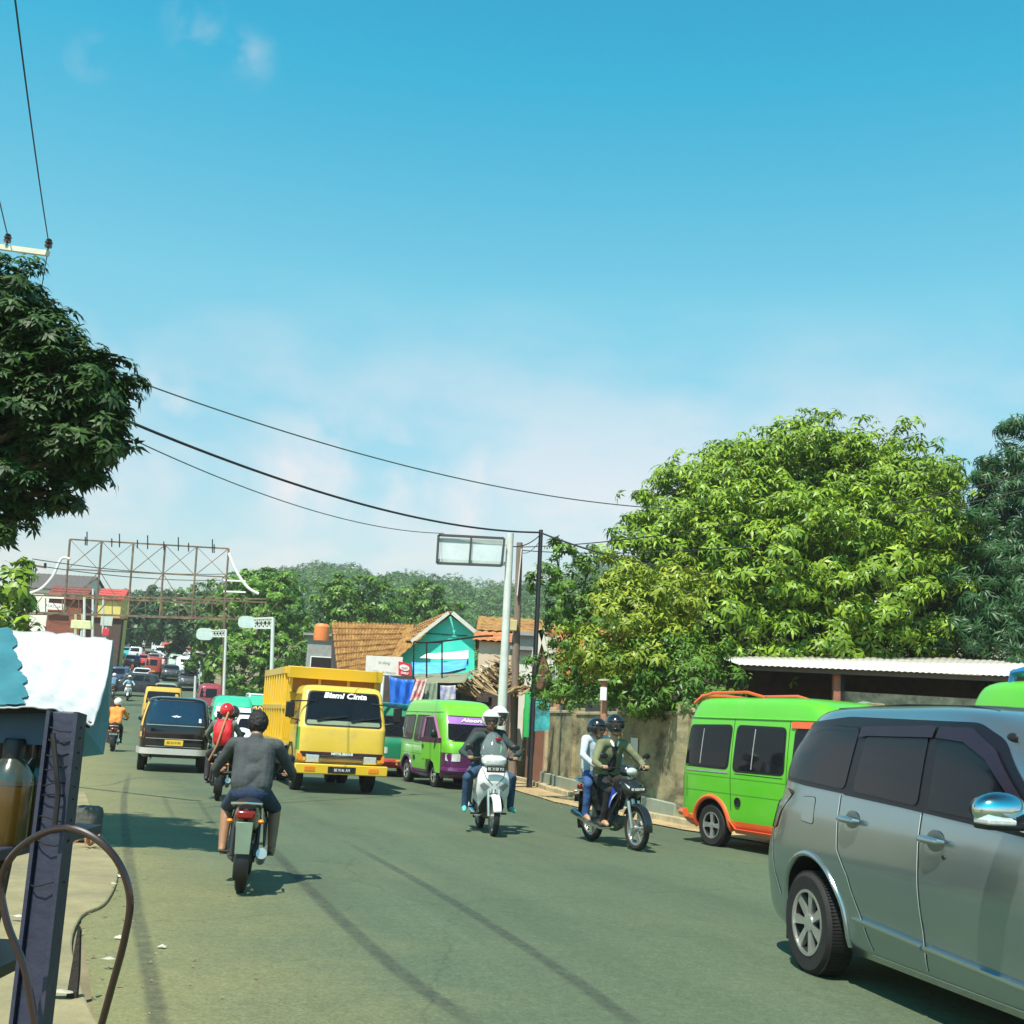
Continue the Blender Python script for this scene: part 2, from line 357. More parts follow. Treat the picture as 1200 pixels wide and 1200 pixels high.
def make_mpv(label):
    root=thing('parked_car','', 'car'); root.name='silver_car'; tag(root,label)
    body=paint('silver_green_car_paint',(.33,.395,.415),.2,.85,amt=.05)
    H=Hull([(.20,-2.18,1.90,.72,9),(.27,-2.27,2.03,.765,9),(.38,-2.31,2.08,.785,9),(.46,-2.31,2.08,.795,9),(.60,-2.29,2.08,.822,9),(.74,-2.24,2.05,.833,9),(.86,-2.19,1.98,.829,9),(.95,-2.15,1.85,.823,9),(1.01,-2.12,1.55,.815,9),(1.06,-2.065,1.28,.806,9),(1.12,-2.05,1.10,.795,9),(1.30,-2.005,.86,.757,9),(1.48,-1.93,.58,.712,6.5),(1.57,-1.87,.42,.682,6),(1.635,-1.78,.25,.645,5.5),(1.67,-1.60,.05,.56,4.5),(1.69,-1.2,-.2,.40,3.5),(1.70,-.9,-.5,.2,3)])
    arch=[(-1.40,.325,.395,.55,1.2),(1.325,.325,.395,.55,1.2)]
    ob=H.body('body',[body,M_DARK],root,na=112,dz=.018,arches=arch)
    # wheel arch lips
    for x in (-1.40,1.325):
        for sg,fc in ((-1,'R'),(1,'L')):
            mb=MB(); mb.tube([H.pt(fc,x+.408*math.cos(a),.325+.408*math.sin(a),-.004) for a in [R(-12)+R(204)*i/26 for i in range(27)]],.02,8); mb.build('wheel_arch_trim',body,root)
    # dark greenhouse band, then the single panes
    band=rpoly([(-1.86,1.17),(-1.92,1.30),(-1.78,1.555),(-1.15,1.60),(.18,1.575),(.40,1.49),(.78,1.19),(.93,1.06),(.70,1.045),(-.9,1.125),(-1.55,1.15)],.06,5)
    H.patch('window_surround','R',band,pm('window_surround_black',(.010,.008,.012),.3,spec=.3),root,.007,both=True,cuts=(.05,.05))
    for nm,o in (('quarter',[(-1.80,1.19),(-1.84,1.33),(-1.72,1.52),(-1.10,1.555),(-.97,1.53),(-1.00,1.155)]),('rear_door',[(-.90,1.15),(-.86,1.50),(-.20,1.505),(-.18,1.115)]),('front_door',[(-.08,1.108),(-.10,1.505),(.16,1.48),(.38,1.40),(.72,1.15),(.76,1.075)])):
        H.patch('window','R',rpoly(o,.05,4),M_GLASS,root,.012,both=True,cuts=(.06,.06))
    # rain visors over the doors
    for pts in ([(-.95,1.47),(-.93,1.535),(-.2,1.55),(-.14,1.545),(-.15,1.485),(-.85,1.48)],[(-.12,1.485),(-.11,1.545),(.16,1.54),(.40,1.43),(.80,1.12),(.73,1.12),(.35,1.385),(.14,1.465)]):
        H.patch('rain_visor','R',pts,pm('smoked_acrylic',(.022,.014,.026),.25,spec=.3),root,.022,both=True)
    H.patch('windscreen','F',rpoly([(-.66,1.14),(-.56,1.56),(.56,1.56),(.66,1.14)],.06),M_GLASS,root,.012,cuts=(.06,.03))
    H.patch('rear_window','B',rpoly([(-.62,1.14),(-.54,1.53),(.54,1.53),(.62,1.14)],.06),M_GLASS,root,.010,cuts=(.06,.04))
    # panel gaps
    seams=[[(-1.04,1.12),(-1.03,.95),(-1.02,.80),(-.90,.66),(-.84,.52),(-.74,.33),(-.70,.27)],[(-.135,1.10),(-.13,.6),(-.14,.27)],[(.88,1.10),(.90,.95),(.90,.5),(.92,.30)],[(-.72,.245),(.92,.245)],[(-1.92,1.14),(-1.98,1.0),(-1.99,.78),(-1.94,.55),(-1.88,.42)]]
    for sm in seams:
        for fc in 'LR': H.strip('panel_gap',fc,sm,.008,M_SEAM,root,.0015); H.strip('edge_highlight',fc,[(a_-.009,z_) for a_,z_ in sm],.006,pm('seam_highlight_tone',(.75,.80,.80),.3,.3),root,.002)  # pale strip beside each gap: edge highlight put into colour
    for fc in 'LR':
        H.strip('side_moulding',fc,[(-.86,.415),(-.15,.385)],.036,body,root,.012,thick=1)
        H.strip('side_moulding',fc,[(-.12,.383),(.89,.345)],.036,body,root,.012,thick=1)
        H.strip('chrome_strip',fc,[(-.86,.430),(-.15,.400)],.014,M_CHROME,root,.030)
        H.strip('chrome_strip',fc,[(-.12,.398),(.89,.360)],.014,M_CHROME,root,.030)
        # fuel lid, belt line moulding
        fl=rpoly([(-1.52,.93),(-1.53,1.08),(-1.36,1.085),(-1.35,.92)],.025)
        if fc=='R':
            H.strip('fuel_lid',fc,fl+[fl[0]],.008,M_SEAM,root,.0015); H.patch('fuel_lid',fc,fl,body,root,.003)
        H.strip('belt_moulding',fc,[(-1.0,1.135),(-.14,1.10),(.80,1.05),(.95,1.03)],.022,M_BLACK,root,.006)
        sg=-1 if fc=='R' else 1
        for hx,hz in ((-.88,.985),(.0,.955)):
            p=H.pt(fc,hx+.02,hz,0); cup=MB(); cup.ball(p+Vector((0,sg*.001,-.005)),(.085,.006,.062),20,10); c=cup.build('handle_recess_shade',pm('recess_shade_tone',(.15,.18,.18),.3,.7),root)  # darker copy of the body colour stands for shade in the handle cup
            mb=MB(); mb.tube([p+Vector((-.10,sg*.012,.0)),p+Vector((-.08,sg*.045,.004)),p+Vector((.0,sg*.055,.004)),p+Vector((.085,sg*.04,0)),p+Vector((.10,sg*.012,0))],[.012,.019,.021,.017,.01],10); mb.build('door_handle',body,root)
            if hx>-.5: kb=MB(); kb.cyl(p+Vector((.085,0,-.075)),p+Vector((.085,sg*.012,-.075)),.012,n=12); kb.build('keyhole',M_BLACK,root)
        # mirror: chrome-capped shell with amber repeater
        c=H.pt(fc,.72,1.13,0)+Vector((.02,sg*.15,.03)); mb=MB()
        mb.ball(c,(.085,.145,.088),22,14); mb.beam(H.pt(fc,.80,1.08,-.02),c+Vector((0,-sg*.04,-.05)),.07,.05)
        mi=mb.build('mirror',[pm('mirror_chrome_cover',(.62,.72,.74),.08,1.,var=.02)],root)
        gl=MB(); gl.ball(c+Vector((-.072,0,.005)),(.02,.12,.068),18,10); gl.build('mirror_glass',M_BLACK,mi)
        rp=MB(); rp.box(c+Vector((.035,sg*.055,-.048)),(.12,.15,.028)); rp.build('indicator',M_LAMP,mi,bevel=.008)
        lo=MB(); lo.box(c+Vector((.0,0,-.062)),(.13,.22,.05)); lo.build('mirror_base',M_BLACK,mi,bevel=.015)
        H.patch('tail_lamp',fc,rpoly([(-2.17,.84),(-2.09,1.12),(-2.03,1.18),(-2.01,1.03),(-2.06,.84)],.02),M_RED,root,.006,cuts=(.03,.08))
        # mud flap
        mf=MB(); mf.box((-1.78,sg*.70,.27),(.02,.17,.24)); mf.build('mud_flap',M_BLACK,root,bevel=.005)
    H.patch('tail_lamp','B',rpoly([(-.80,.84),(-.79,1.12),(-.62,1.12),(-.60,.84)],.03),M_RED,root,.006); H.patch('tail_lamp','B',rpoly([(.60,.84),(.62,1.12),(.79,1.12),(.80,.84)],.03),M_RED,root,.006)
    H.patch('headlamp','F',rpoly([(.42,.70),(.45,.84),(.80,.88),(.81,.74)],.03),M_LAMP,root,.006); H.patch('headlamp','F',rpoly([(-.81,.74),(-.80,.88),(-.45,.84),(-.42,.70)],.03),M_LAMP,root,.006)
    H.patch('grille','F',rpoly([(-.4,.66),(-.38,.80),(.38,.80),(.4,.66)],.03),M_BLACK,root,.006); H.patch('air_intake','F',rpoly([(-.5,.30),(-.45,.48),(.45,.48),(.5,.30)],.03),M_BLACK,root,.006)
    plate(root,(2.10,0,.58),(0,1,0),'B 1827 KFX'); plate(root,(-2.27,0,.72),(0,-1,0),'B 1827 KFX')
    # roof rib, antenna, spoiler
    for y in (-.50,.50):
        mb=MB(); mb.tube([(-1.62,y,1.660),(-.8,y,1.684),(-.1,y,1.672),(.12,y*.99,1.645)],.007,6); mb.build('roof_channel',M_SEAM,root)
    an=MB(); an.ball(H.pt('R',.42,1.50,.008),(.045,.012,.026),14,8); an.build('pillar_cap',M_BLACK,root)
    ex=MB(); ex.cyl((-2.2,-.5,.24),(-1.6,-.5,.24),.028,n=14); ex.build('exhaust_pipe',M_STEEL,root)
    for x in (-1.40,1.325):
        for sg in (-1,1): add_wheel(root,x,sg*.745,.312,.19,'alloy7',sg,48)
    return root
def make_van(name,label,main,trim,roofc=None,style='plain',detail=True,front_text=None,group=None,band=None):
    """small minibus used as public transport"""
    root=thing(name,label,'minibus',group=group)
    mbdy=paint('minibus_'+''.join('%02d'%int(c*99) for c in main),main,.35,amt=.12); mtr=paint('minibus_trim_'+''.join('%02d'%int(c*99) for c in trim),trim,.4,amt=.1)
    H=Hull([(.24,-1.66,1.64,.66,8),(.31,-1.74,1.72,.71,9),(.50,-1.76,1.76,.73,9),(.86,-1.75,1.745,.737,9),(.98,-1.745,1.70,.736,9),(1.06,-1.735,1.62,.732,9),(1.62,-1.655,1.24,.672,11),(1.72,-1.635,1.16,.655,10),(1.82,-1.61,1.06,.632,9),(1.92,-1.56,.92,.595,8),(1.97,-1.46,.74,.53,7),(1.995,-1.25,.45,.38,5)])
    zl={'trim':.36}.get('x',.36)
    def zone(c,n):
        if style in('orange','purple') and c.z<.38: return 1
        if style=='purple' and c.x>1.3 and c.z<.80: return 1
        return 0
    arch=[(-.97,.28,.35,.45,1.1),(.97,.28,.35,.45,1.1)]
    H.body('body',[mbdy,mtr,M_DARK],root,na=96 if detail else 48,dz=.03 if detail else .07,arches=arch if detail else (),zone=zone)
    sides=('L','R')
    gk=M_GLASS
    for fc in sides:
        win=[[(-1.60,1.06),(-1.52,1.57),(-.64,1.59),(-.66,1.05)],[(-.52,1.03),(-.50,1.59),(.40,1.58),(.42,1.03)]]
        for w_ in win:
            H.patch('window_rubber',fc,rpoly([(a+(-.03 if a<sum(p[0] for p in w_)/4 else .03),z+(-.03 if z<1.3 else .03)) for a,z in w_],.09,4),M_BLACK,root,.002)
            p=H.patch('window',fc,rpoly(w_,.07,4),gk,root,.006)
            if detail:
                mx=sum(a for a,_ in w_)/4-.12; H.strip('window_divider',fc,[(mx,w_[0][1]+.02),(mx+.02,w_[1][1]-.02)],.018,M_STEEL,root,.009)
        if not(style=='purple' and fc=='R'):
            H.patch('window_rubber',fc,rpoly([(.57,1.02),(.58,1.6),(.98,1.6),(1.02,1.52),(1.36,1.02)],.07,4),M_BLACK,root,.002)
            H.patch('window',fc,rpoly([(.60,1.05),(.61,1.57),(.95,1.57),(1.0,1.5),(1.30,1.05)],.06,4),gk,root,.006)
        if detail:
            for sm in ([(-.59,1.70),(-.58,.9),(-.56,.50)],[(.48,1.68),(.49,.9),(.47,.40)],[(1.36,1.02),(1.38,.62)],[(-1.66,.93),(1.5,.90)],[(-1.66,.72),(-1.2,.72),(1.3,.70)],[(-.5,.98),(.42,.97)]):
                H.strip('panel_gap',fc,sm,.010,M_SEAM if sm[0][1]>.95 else pm('crease_shade_'+mbdy.name,tuple(min(1,c*.55) for c in main),.5),root,.0015)  # lower lines are creases, their shade drawn as strips of darkened body colour
            p=H.pt(fc,.62,.88,.02); hb=MB(); hb.box(p,(.13,.03,.03)); hb.build('door_handle',M_CHROME,root,bevel=.006)
            sg=-1 if fc=='R' else 1
            H.strip('rain_gutter',fc,[(-1.58,1.70),(1.10,1.70)],.022,mbdy,root,.006,thick=1)
            H.strip('sliding_door_rail',fc,[(-1.55,.985),(-.62,.985)],.02,M_STEEL,root,.006)
            if style=='orange': H.patch('door_visor',fc,rpoly([(.52,1.60),(.53,1.68),(1.04,1.68),(1.12,1.58),(1.0,1.60)],.02),mtr,root,.02)
            if style in('orange','purple'):
                for x in(-.97,.97):
                    mb=MB(); mb.tube([H.pt(fc,x+.375*math.cos(a),.28+.375*math.sin(a),.004) for a in [R(-5)+R(190)*i/22 for i in range(23)]],.032,8); mb.build('wheel_arch_flare',mtr,root)
                mb=MB(); mb.prism([H.pt(fc,-.60,.40,.035),H.pt(fc,-.45,.30,.045),H.pt(fc,.5,.30,.045),H.pt(fc,.62,.40,.035),H.pt(fc,.5,.22,.03),H.pt(fc,-.5,.22,.03)],(0,-sg*.03,0)); mb.build('side_skirt',mtr,root,bevel=.006)
                mb=MB(); mb.beam(H.pt(fc,-1.33,.36,.02),H.pt(fc,-1.72,.37,.02),.05,.07); mb.build('bumper_corner',mtr,root,bevel=.01)
                cp=MB(); q=H.pt(fc,-.42,.62,.004); cp.lathe([(.001,0),(.055,0),(.06,.0),(.06,sg*.012),(.03,sg*.004),(.001,sg*.004)],q,'Y',18); cp.build('fuel_cap',M_BLACK,root)
            H.patch('tail_lamp',fc,[(-1.745,.62),(-1.74,.92),(-1.69,.92),(-1.70,.62)],M_RED,root,.006,cuts=(.02,.1))
    # front
    H.patch('windscreen_rubber','F',rpoly([(-.66,1.05),(-.60,1.63),(.60,1.63),(.66,1.05)],.08),M_BLACK,root,.003); ws=H.patch('windscreen','F',rpoly([(-.63,1.08),(-.57,1.60),(.57,1.60),(.63,1.08)],.06),gk,root,.008)
    if band: H.patch('sun_strip','F',rpoly([(-.59,1.44),(-.57,1.60),(.57,1.60),(.59,1.44)],.02),band,ws,.012)
    if front_text:
        p=H.pt('F',0,1.515,.035); up=(H.pt('F',0,1.6)-H.pt('F',0,1.45)).normalized(); lettering(front_text[0],front_text[1],front_text[2],ws,p,(0,1,0),up,shear=.3,bold=.003,sx=1.5)
    for sg in(-1,1):
        H.patch('headlamp','F',rpoly([(sg*.40,.62),(sg*.40,.79),(sg*.69,.79),(sg*.69,.62)][::sg],.03),M_LAMP,root,.012)
        wp=MB(); wp.tube([H.pt('F',sg*.30-.2,1.06,.02),H.pt('F',sg*.30+.12,1.28,.02)],.009,6); wp.build('wiper',M_BLACK,root)
        mirror(root,H.pt('R' if sg<0 else 'L',1.2,1.18,.0)+Vector((.05,sg*.16,.02)),(.08,.10,.20),M_BLACK,H.pt('R' if sg<0 else 'L',1.2,1.12))
    bp=MB(); 
    pts=[H.pt('F',-.70+1.4*i/16,.42,.03) for i in range(17)]; bp.tube(pts,.075,8); bp.build('front_bumper',mtr if style in('purple','orange') else M_BLACK,root)
    pts=[H.pt('B',-.70+1.4*i/16,.40,.02) for i in range(17)]; bp=MB(); bp.tube(pts,.06,8); bp.build('rear_bumper',mtr,root)
    plate(root,H.pt('F',0,.42,.12),(0,1,0),'BE 2047 AU',M_PLATEY,M_LETK,w=.34); plate(root,H.pt('B',0,.62,.02),(0,-1,0),'BE 2047 AU',M_PLATEY,M_LETK,w=.34)
    H.patch('rear_window','B',rpoly([(-.56,1.10),(-.50,1.56),(.50,1.56),(.56,1.10)],.08),gk,root,.006)
    for sg in(-1,1): H.patch('tail_lamp','B',[(sg*.60,.62),(sg*.60,.90),(sg*.71,.90),(sg*.71,.62)][::sg],M_RED,root,.006)
    for x in(-.97,.97):
        for sg in(-1,1): add_wheel(root,x,sg*.645,.278,.16,'van',sg,32 if detail else 16)
    return root,H,mbdy,mtr
def roof_rail(root, mat, zb=1.96, x0=-1.3, x1=.35, wy=.44, h=.08, wide=.05):
    mb=MB()
    for y in(-wy,wy): mb.tube([(x0,y,zb-.12),(x0+.05,y,zb+h-.02),(x0+.2,y,zb+h),(x1-.2,y,zb+h),(x1,y,zb+h-.03),(x1+.12,y,zb-.14)],wide/2,8)
    mb.tube([(x0+.05,-wy,zb+h-.02),(x0+.05,wy,zb+h-.02)],wide/2,8); mb.tube([(x1-.08,-wy,zb+h-.02),(x1-.08,wy,zb+h-.02)],wide/2,8)
    return mb.build('roof_rail',mat,root)
def make_truck():
    root=thing('dump_truck','yellow dump truck with a high ribbed load bed facing the camera','truck')
    Y=paint('truck_yellow',(.74,.46,.02),.38,amt=.16); YC=paint('truck_cab_yellow',(.74,.50,.055),.35,dust=(.30,.22,.12),amt=.35); GR=paint('truck_green',(.05,.33,.02),.4); BR=pm('rusty_bed_paint',(.42,.20,.035),.7,stain=(.2,.08,.03),stain_amt=.6)
    H=Hull([(.56,1.16,2.50,.84,12),(.62,1.14,2.58,.86,12),(.80,1.12,2.60,.865,12),(1.24,1.12,2.58,.865,12),(1.30,1.13,2.55,.86,12),(1.92,1.18,2.30,.79,11),(2.0,1.2,2.24,.765,9),(2.05,1.25,2.12,.70,8),(2.07,1.4,1.95,.55,6)])
    def zone(c,n): return 1 if (c.z<1.24 and c.z>.80 and (abs(c.y)>.83 and c.x>2.3)) else 0
    H.body('cab',[YC,GR,M_DARK],root,na=96,dz=.03,zone=zone)
    ws=H.patch('windscreen_rubber','F',rpoly([(-.77,1.27),(-.70,1.95),(.70,1.95),(.77,1.27)],.09,5),M_BLACK,root,.003)
    g=H.patch('windscreen','F',rpoly([(-.74,1.30),(-.67,1.92),(.67,1.92),(.74,1.30)],.08,5),M_GLASS,ws,.008)
    H.patch('cowl_panel','F',rpoly([(-.72,1.30),(-.715,1.38),(.715,1.38),(.72,1.30)],.03),pm('cowl_green_grey',(.20,.25,.16),.5),ws,.012)
    up=(H.pt('F',0,1.9)-H.pt('F',0,1.8)).normalized(); lettering('Bismi Cinta',.16,M_LETW,g,H.pt('F',.02,1.86,.02),(0,1,0),up,bold=.006,shear=.25,sx=1.15)
    for y in(-.45,.22):
        wp=MB(); wp.tube([H.pt('F',y-.05,1.36,.03),H.pt('F',y+.18,1.44,.04)],.012,6); wp.tube([H.pt('F',y-.08,1.37,.035),H.pt('F',y+.52,1.47,.035)],.014,6); wp.build('wiper',M_BLACK,root)
    H.patch('grille_panel','F',[(-.80,.57),(-.80,.785),(.80,.785),(.80,.57)],pm('grille_maroon_black',(.05,.018,.02),.5),root,.010)
    gb=MB()
    for i in range(5): gb.beam(H.pt('F',-.42,.60+i*.03,.03),H.pt('F',.42,.60+i*.03,.03),.02,.010)
    gb.build('grille',M_CHROME,root)
    lettering('MITSUBISHI',.062,M_LETW,root,H.pt('F',0,.757,.022),(0,1,0),bold=.003,sx=1.35)
    for sg in(-1,1):
        q=H.pt('F',sg*.56,.66,.012); hb=MB(); hb.box(q,(.03,.24,.13)); lamp=hb.build('headlamp',M_LAMP,root,bevel=.01)
        fr=MB(); fr.box(q-Vector((.008,0,0)),(.03,.27,.155)); fr.build('bezel',M_CHROME,lamp,bevel=.01)
        am=MB(); am.box((2.53,sg*.80,.68),(.10,.10,.13)); am.build('indicator',M_AMBER,root,bevel=.01)
    b=MB(); b.bx(2.56,2.72,-.90,.90,.37,.56); bo=b.build('front_bumper',Y,root,bevel=.018)
    pk=MB(); pk.bx(2.715,2.726,-.27,.27,.40,.52); pk.build('plate_recess',M_BLACK,bo)
    plate(root,(2.735,0,.455),(0,1,0),'BE 9146 AM',w=.36,h=.12)
    for sg in(-1,1):
        f=MB(); f.bx(2.715,2.728,sg*.62-.1,sg*.62+.1,.42,.51); f.build('fog_lamp',M_AMBER,root,bevel=.004)
        fc='R' if sg<0 else 'L'
        H.patch('window',fc,rpoly([(1.30,1.28),(1.36,1.88),(2.16,1.88),(2.36,1.28)],.07),M_GLASS,root,.006)
        H.strip('panel_gap',fc,[(1.24,1.92),(1.22,.62)],.012,M_SEAM,root,.002); H.strip('panel_gap',fc,[(2.42,1.25),(2.40,.62)],.012,M_SEAM,root,.002)
        mr=MB(); mr.tube([H.pt(fc,2.38,1.75),Vector((2.52,sg*1.06,1.72)),Vector((2.52,sg*1.06,1.40)),H.pt(fc,2.42,1.36)],.014,6); mo=mr.build('mirror_arm',M_BLACK,root)
        mm=MB(); mm.box((2.53,sg*1.06,1.56),(.05,.17,.30)); mm.build('mirror',M_BLACK,mo,bevel=.02)
        st=MB(); st.bx(1.5,2.2,sg*.86-.04,sg*.86+.04,.50,.60); st.build('step',M_BLACK,root,bevel=.01)
        fd=MB(); fd.prism([(1.32,sg*.88-.0,.55),(1.36,sg*.88,.80),(1.55,sg*.88,.93),(1.85,sg*.88,.93),(2.04,sg*.88,.80),(2.10,sg*.88,.55),(2.05,sg*.88,.55),(1.98,sg*.88,.76),(1.83,sg*.88,.88),(1.57,sg*.88,.88),(1.41,sg*.88,.76),(1.36,sg*.88,.55)],(0,-sg*.1,0)); fd.build('mudguard',M_BLACK,root)
    # load bed
    bed=MB(); x0,x1,w,z0,z1=-2.35,1.02,.95,.86,2.42
    bed.bx(x0,x1,-w,w,z0,z0+.10)
    for sg in(-1,1): bed.bx(x0,x1,sg*w-.03 if sg>0 else -w,w if sg>0 else -w+.03,z0+.1,z1)
    bed.bx(x1-.03,x1,-w+.03,w-.03,z0+.1,z1-.30); bed.bx(x0,x0+.04,-w+.03,w-.03,z0+.1,z1-.1)
    bo=bed.build('load_bed',Y,root,bevel=.006)
    ri=MB()
    for sg in(-1,1):
        for i in range(9): xx=x0+.1+i*(x1-x0-.2)/8; ri.bx(xx-.045,xx+.045,sg*(w+.03)-.032,sg*(w+.03)+.032,z0+.12,z1-.14)
        ri.bx(x0,x1,sg*(w+.03)-.035,sg*(w+.03)+.035,z1-.14,z1+.004); ri.bx(x0,x1,sg*(w+.03)-.035,sg*(w+.03)+.035,z0-.01,z0+.12); ri.bx(x0+.01,x1-.01,sg*(w+.03)-.03,sg*(w+.03)+.03,1.56,1.66)
    ri.build('bed_ribs',Y,bo,bevel=.008)
    hd=MB(); hd.prism([(x1,-w-.02,z1-.20),(x1+.30,-w-.02,z1-.22),(x1+.33,-w-.02,z1+.01),(x1,-w-.02,z1+.03)],(0,2*w+.04,0)); hd.build('headboard',Y,bo,bevel=.01)
    un=MB(); un.bx(x1+.01,x1+.05,-w+.06,w-.06,z1-.50,z1-.20); un.build('bulkhead',BR,bo)
    rb=MB()
    for y in (-.88,-.30,.30,.88): rb.bx(x1+.05,x1+.10,y-.03,y+.03,z1-.50,z1-.2)
    rb.build('bulkhead_rib',Y,bo)
    ch=MB(); ch.bx(-2.4,2.4,-.42,-.32,.55,.72); ch.bx(-2.4,2.4,.32,.42,.55,.72); ch.bx(-1.9,-1.3,-.75,.75,.35,.50); ch.cyl((-1.5,-.7,.38),(-1.5,.7,.38),.07); ch.cyl((1.7,-.7,.38),(1.7,.7,.38),.05); ch.bx(1.3,2.45,-.3,.3,.38,.56); ch.build('chassis',M_DARK,root)
    fu=MB(); fu.bx(-.5,.3,-.85,-.5,.42,.74); fu.build('fuel_tank',M_BLACK,root,bevel=.03)
    for x,ys in((1.70,(.72,)),(-1.5,(.80,.55))):
        for y in ys:
            for sg in(-1,1): add_wheel(root,x,sg*y,.385,.20,'truck',sg,32)
    return root
def make_kijang():
    root=thing('black_van','black people carrier with chrome rear bumper and yellow rear plate seen from behind','car')
    body=paint('black_car_paint',(.005,.004,.006),.16,amt=.0); yel=paint('yellow_stripe_paint',(.75,.42,.05),.35); 
    H=Hull([(.34,-2.05,2.0,.74,8),(.44,-2.13,2.1,.79,9),(.60,-2.16,2.14,.812,9),(.90,-2.16,2.10,.82,9),(1.0,-2.15,1.98,.818,9),(1.05,-2.14,1.55,.812,9),(1.10,-2.13,1.20,.805,9),(1.60,-1.97,.72,.70,9),(1.68,-1.93,.62,.67,8),(1.73,-1.84,.48,.60,6),(1.76,-1.6,.25,.48,5),(1.77,-1.2,-.1,.3,4)])
    H.body('body',[body,M_DARK],root,na=80,dz=.03,arches=[(-1.36,.31,.37,.5,1.2),(1.30,.31,.37,.5,1.2)])
    H.patch('rear_window_rubber','B',rpoly([(-.70,1.10),(-.60,1.68),(.60,1.68),(.70,1.10)],.08),M_BLACK,root,.002)
    rw=H.patch('rear_window','B',rpoly([(-.66,1.13),(-.57,1.65),(.57,1.65),(.66,1.13)],.07),pm('blue_tinted_glass',(.012,.02,.05),.05,var=.1,spec=.9),root,.006)
    # winged sticker and small label on the rear glass
    st=MB(); q=lambda y,z:H.pt('B',y,z,.01)
    st.add([q(-.12,1.30),q(-.03,1.275),q(0,1.29),q(.03,1.275),q(.12,1.30),q(.04,1.31),q(0,1.325),q(-.04,1.31)],[(0,1,2,7),(2,3,4,5),(2,5,6,7)]); st.build('wing_emblem_sticker',M_LETW,rw,smooth=0)
    s2=MB(); s2.add([q(-.58,1.18),q(-.52,1.18),q(-.52,1.27),q(-.57,1.27)],[(0,1,2,3)]); s2.build('sticker',M_LETW,rw,smooth=0)
    for sg in(-1,1):
        H.patch('tail_lamp','B',rpoly([(sg*.68,.78),(sg*.67,1.03),(sg*.80,1.03),(sg*.805,.78)][::sg],.02),M_RED,root,.008); H.patch('tail_lamp','B',[(sg*.68,.94),(sg*.68,1.0),(sg*.80,1.0),(sg*.80,.94)][::sg],M_AMBER,root,.012)
        fc='R' if sg<0 else 'L'
        for w_ in([(-1.86,1.14),(-1.78,1.62),(-1.05,1.63),(-1.08,1.12)],[(-.98,1.12),(-.95,1.62),(-.22,1.62),(-.22,1.12)],[(-.14,1.12),(-.13,1.62),(.50,1.61),(.66,1.52),(1.0,1.13)]): H.patch('window',fc,rpoly(w_,.06),M_GLASS,root,.006)
        mirror(root,H.pt(fc,.95,1.20)+Vector((0,sg*.13,.0)),(.08,.12,.14),M_BLACK,H.pt(fc,.95,1.15))
        H.patch('side_stripe',fc,[(-2.05,.80),(-2.04,.92),(1.9,.92),(1.9,.80)],yel,root,.005)
    H.patch('pillar_stripe','L',[(-2.04,1.06),(-1.90,1.60),(-1.80,1.62),(-1.94,1.06)],yel,root,.009,cuts=(.04,.1))
    pts=[H.pt('B',-.80+1.6*i/20,.50,.05) for i in range(21)]; b=MB()
    b.add([p+Vector((0,0,dz)) for dz in(-.07,.07) for p in pts]+[p+Vector((.06,0,dz)) for dz in(-.07,.07) for p in pts],[(i,i+1,22+i,21+i) for i in range(20)]+[(42+i,43+i,22+i-21+0,i) for i in range(0)]+[(21+i,22+i,64+i,63+i) for i in range(20)])
    b.build('rear_bumper',pm('silver_bumper',(.68,.68,.66),.28,.5,var=.05),root)
    H.patch('tailgate_trim','B',[(-.62,.62),(-.62,.70),(.62,.70),(.62,.62)],M_BLACK,root,.012)
    H.strip('tailgate_gap','B',[(-.66,1.09),(.66,1.09)],.012,M_STEEL,root,.004); H.strip('tailgate_gap','B',[(-.63,.60),(.63,.60)],.012,M_STEEL,root,.004)
    H.strip('tailgate_gap','B',[(-.64,.78),(.64,.78)],.014,M_STEEL,root,.01)
    plate(root,H.pt('B',0,.69,.03),(0,-1,0),'BE 2210 BK',M_PLATEY,M_LETK,w=.42,h=.13)
    H.patch('windscreen','F',rpoly([(-.68,1.14),(-.58,1.62),(.58,1.62),(.68,1.14)],.06),M_GLASS,root,.005)
    for sg in (-1,1): H.patch('headlamp','F',rpoly([(sg*.45,.72),(sg*.45,.92),(sg*.76,.92),(sg*.76,.72)][::sg],.02),M_LAMP,root,.006)
    H.patch('grille','F',[(-.40,.72),(-.40,.9),(.40,.9),(.40,.72)],M_BLACK,root,.006)
    ex=MB(); ex.cyl((-2.1,.5,.30),(-1.6,.5,.30),.03); ex.build('exhaust_pipe',M_STEEL,root)
    for x in(-1.36,1.30):
        for sg in(-1,1): add_wheel(root,x,sg*.70,.315,.18,'steel',sg,28)
    return root
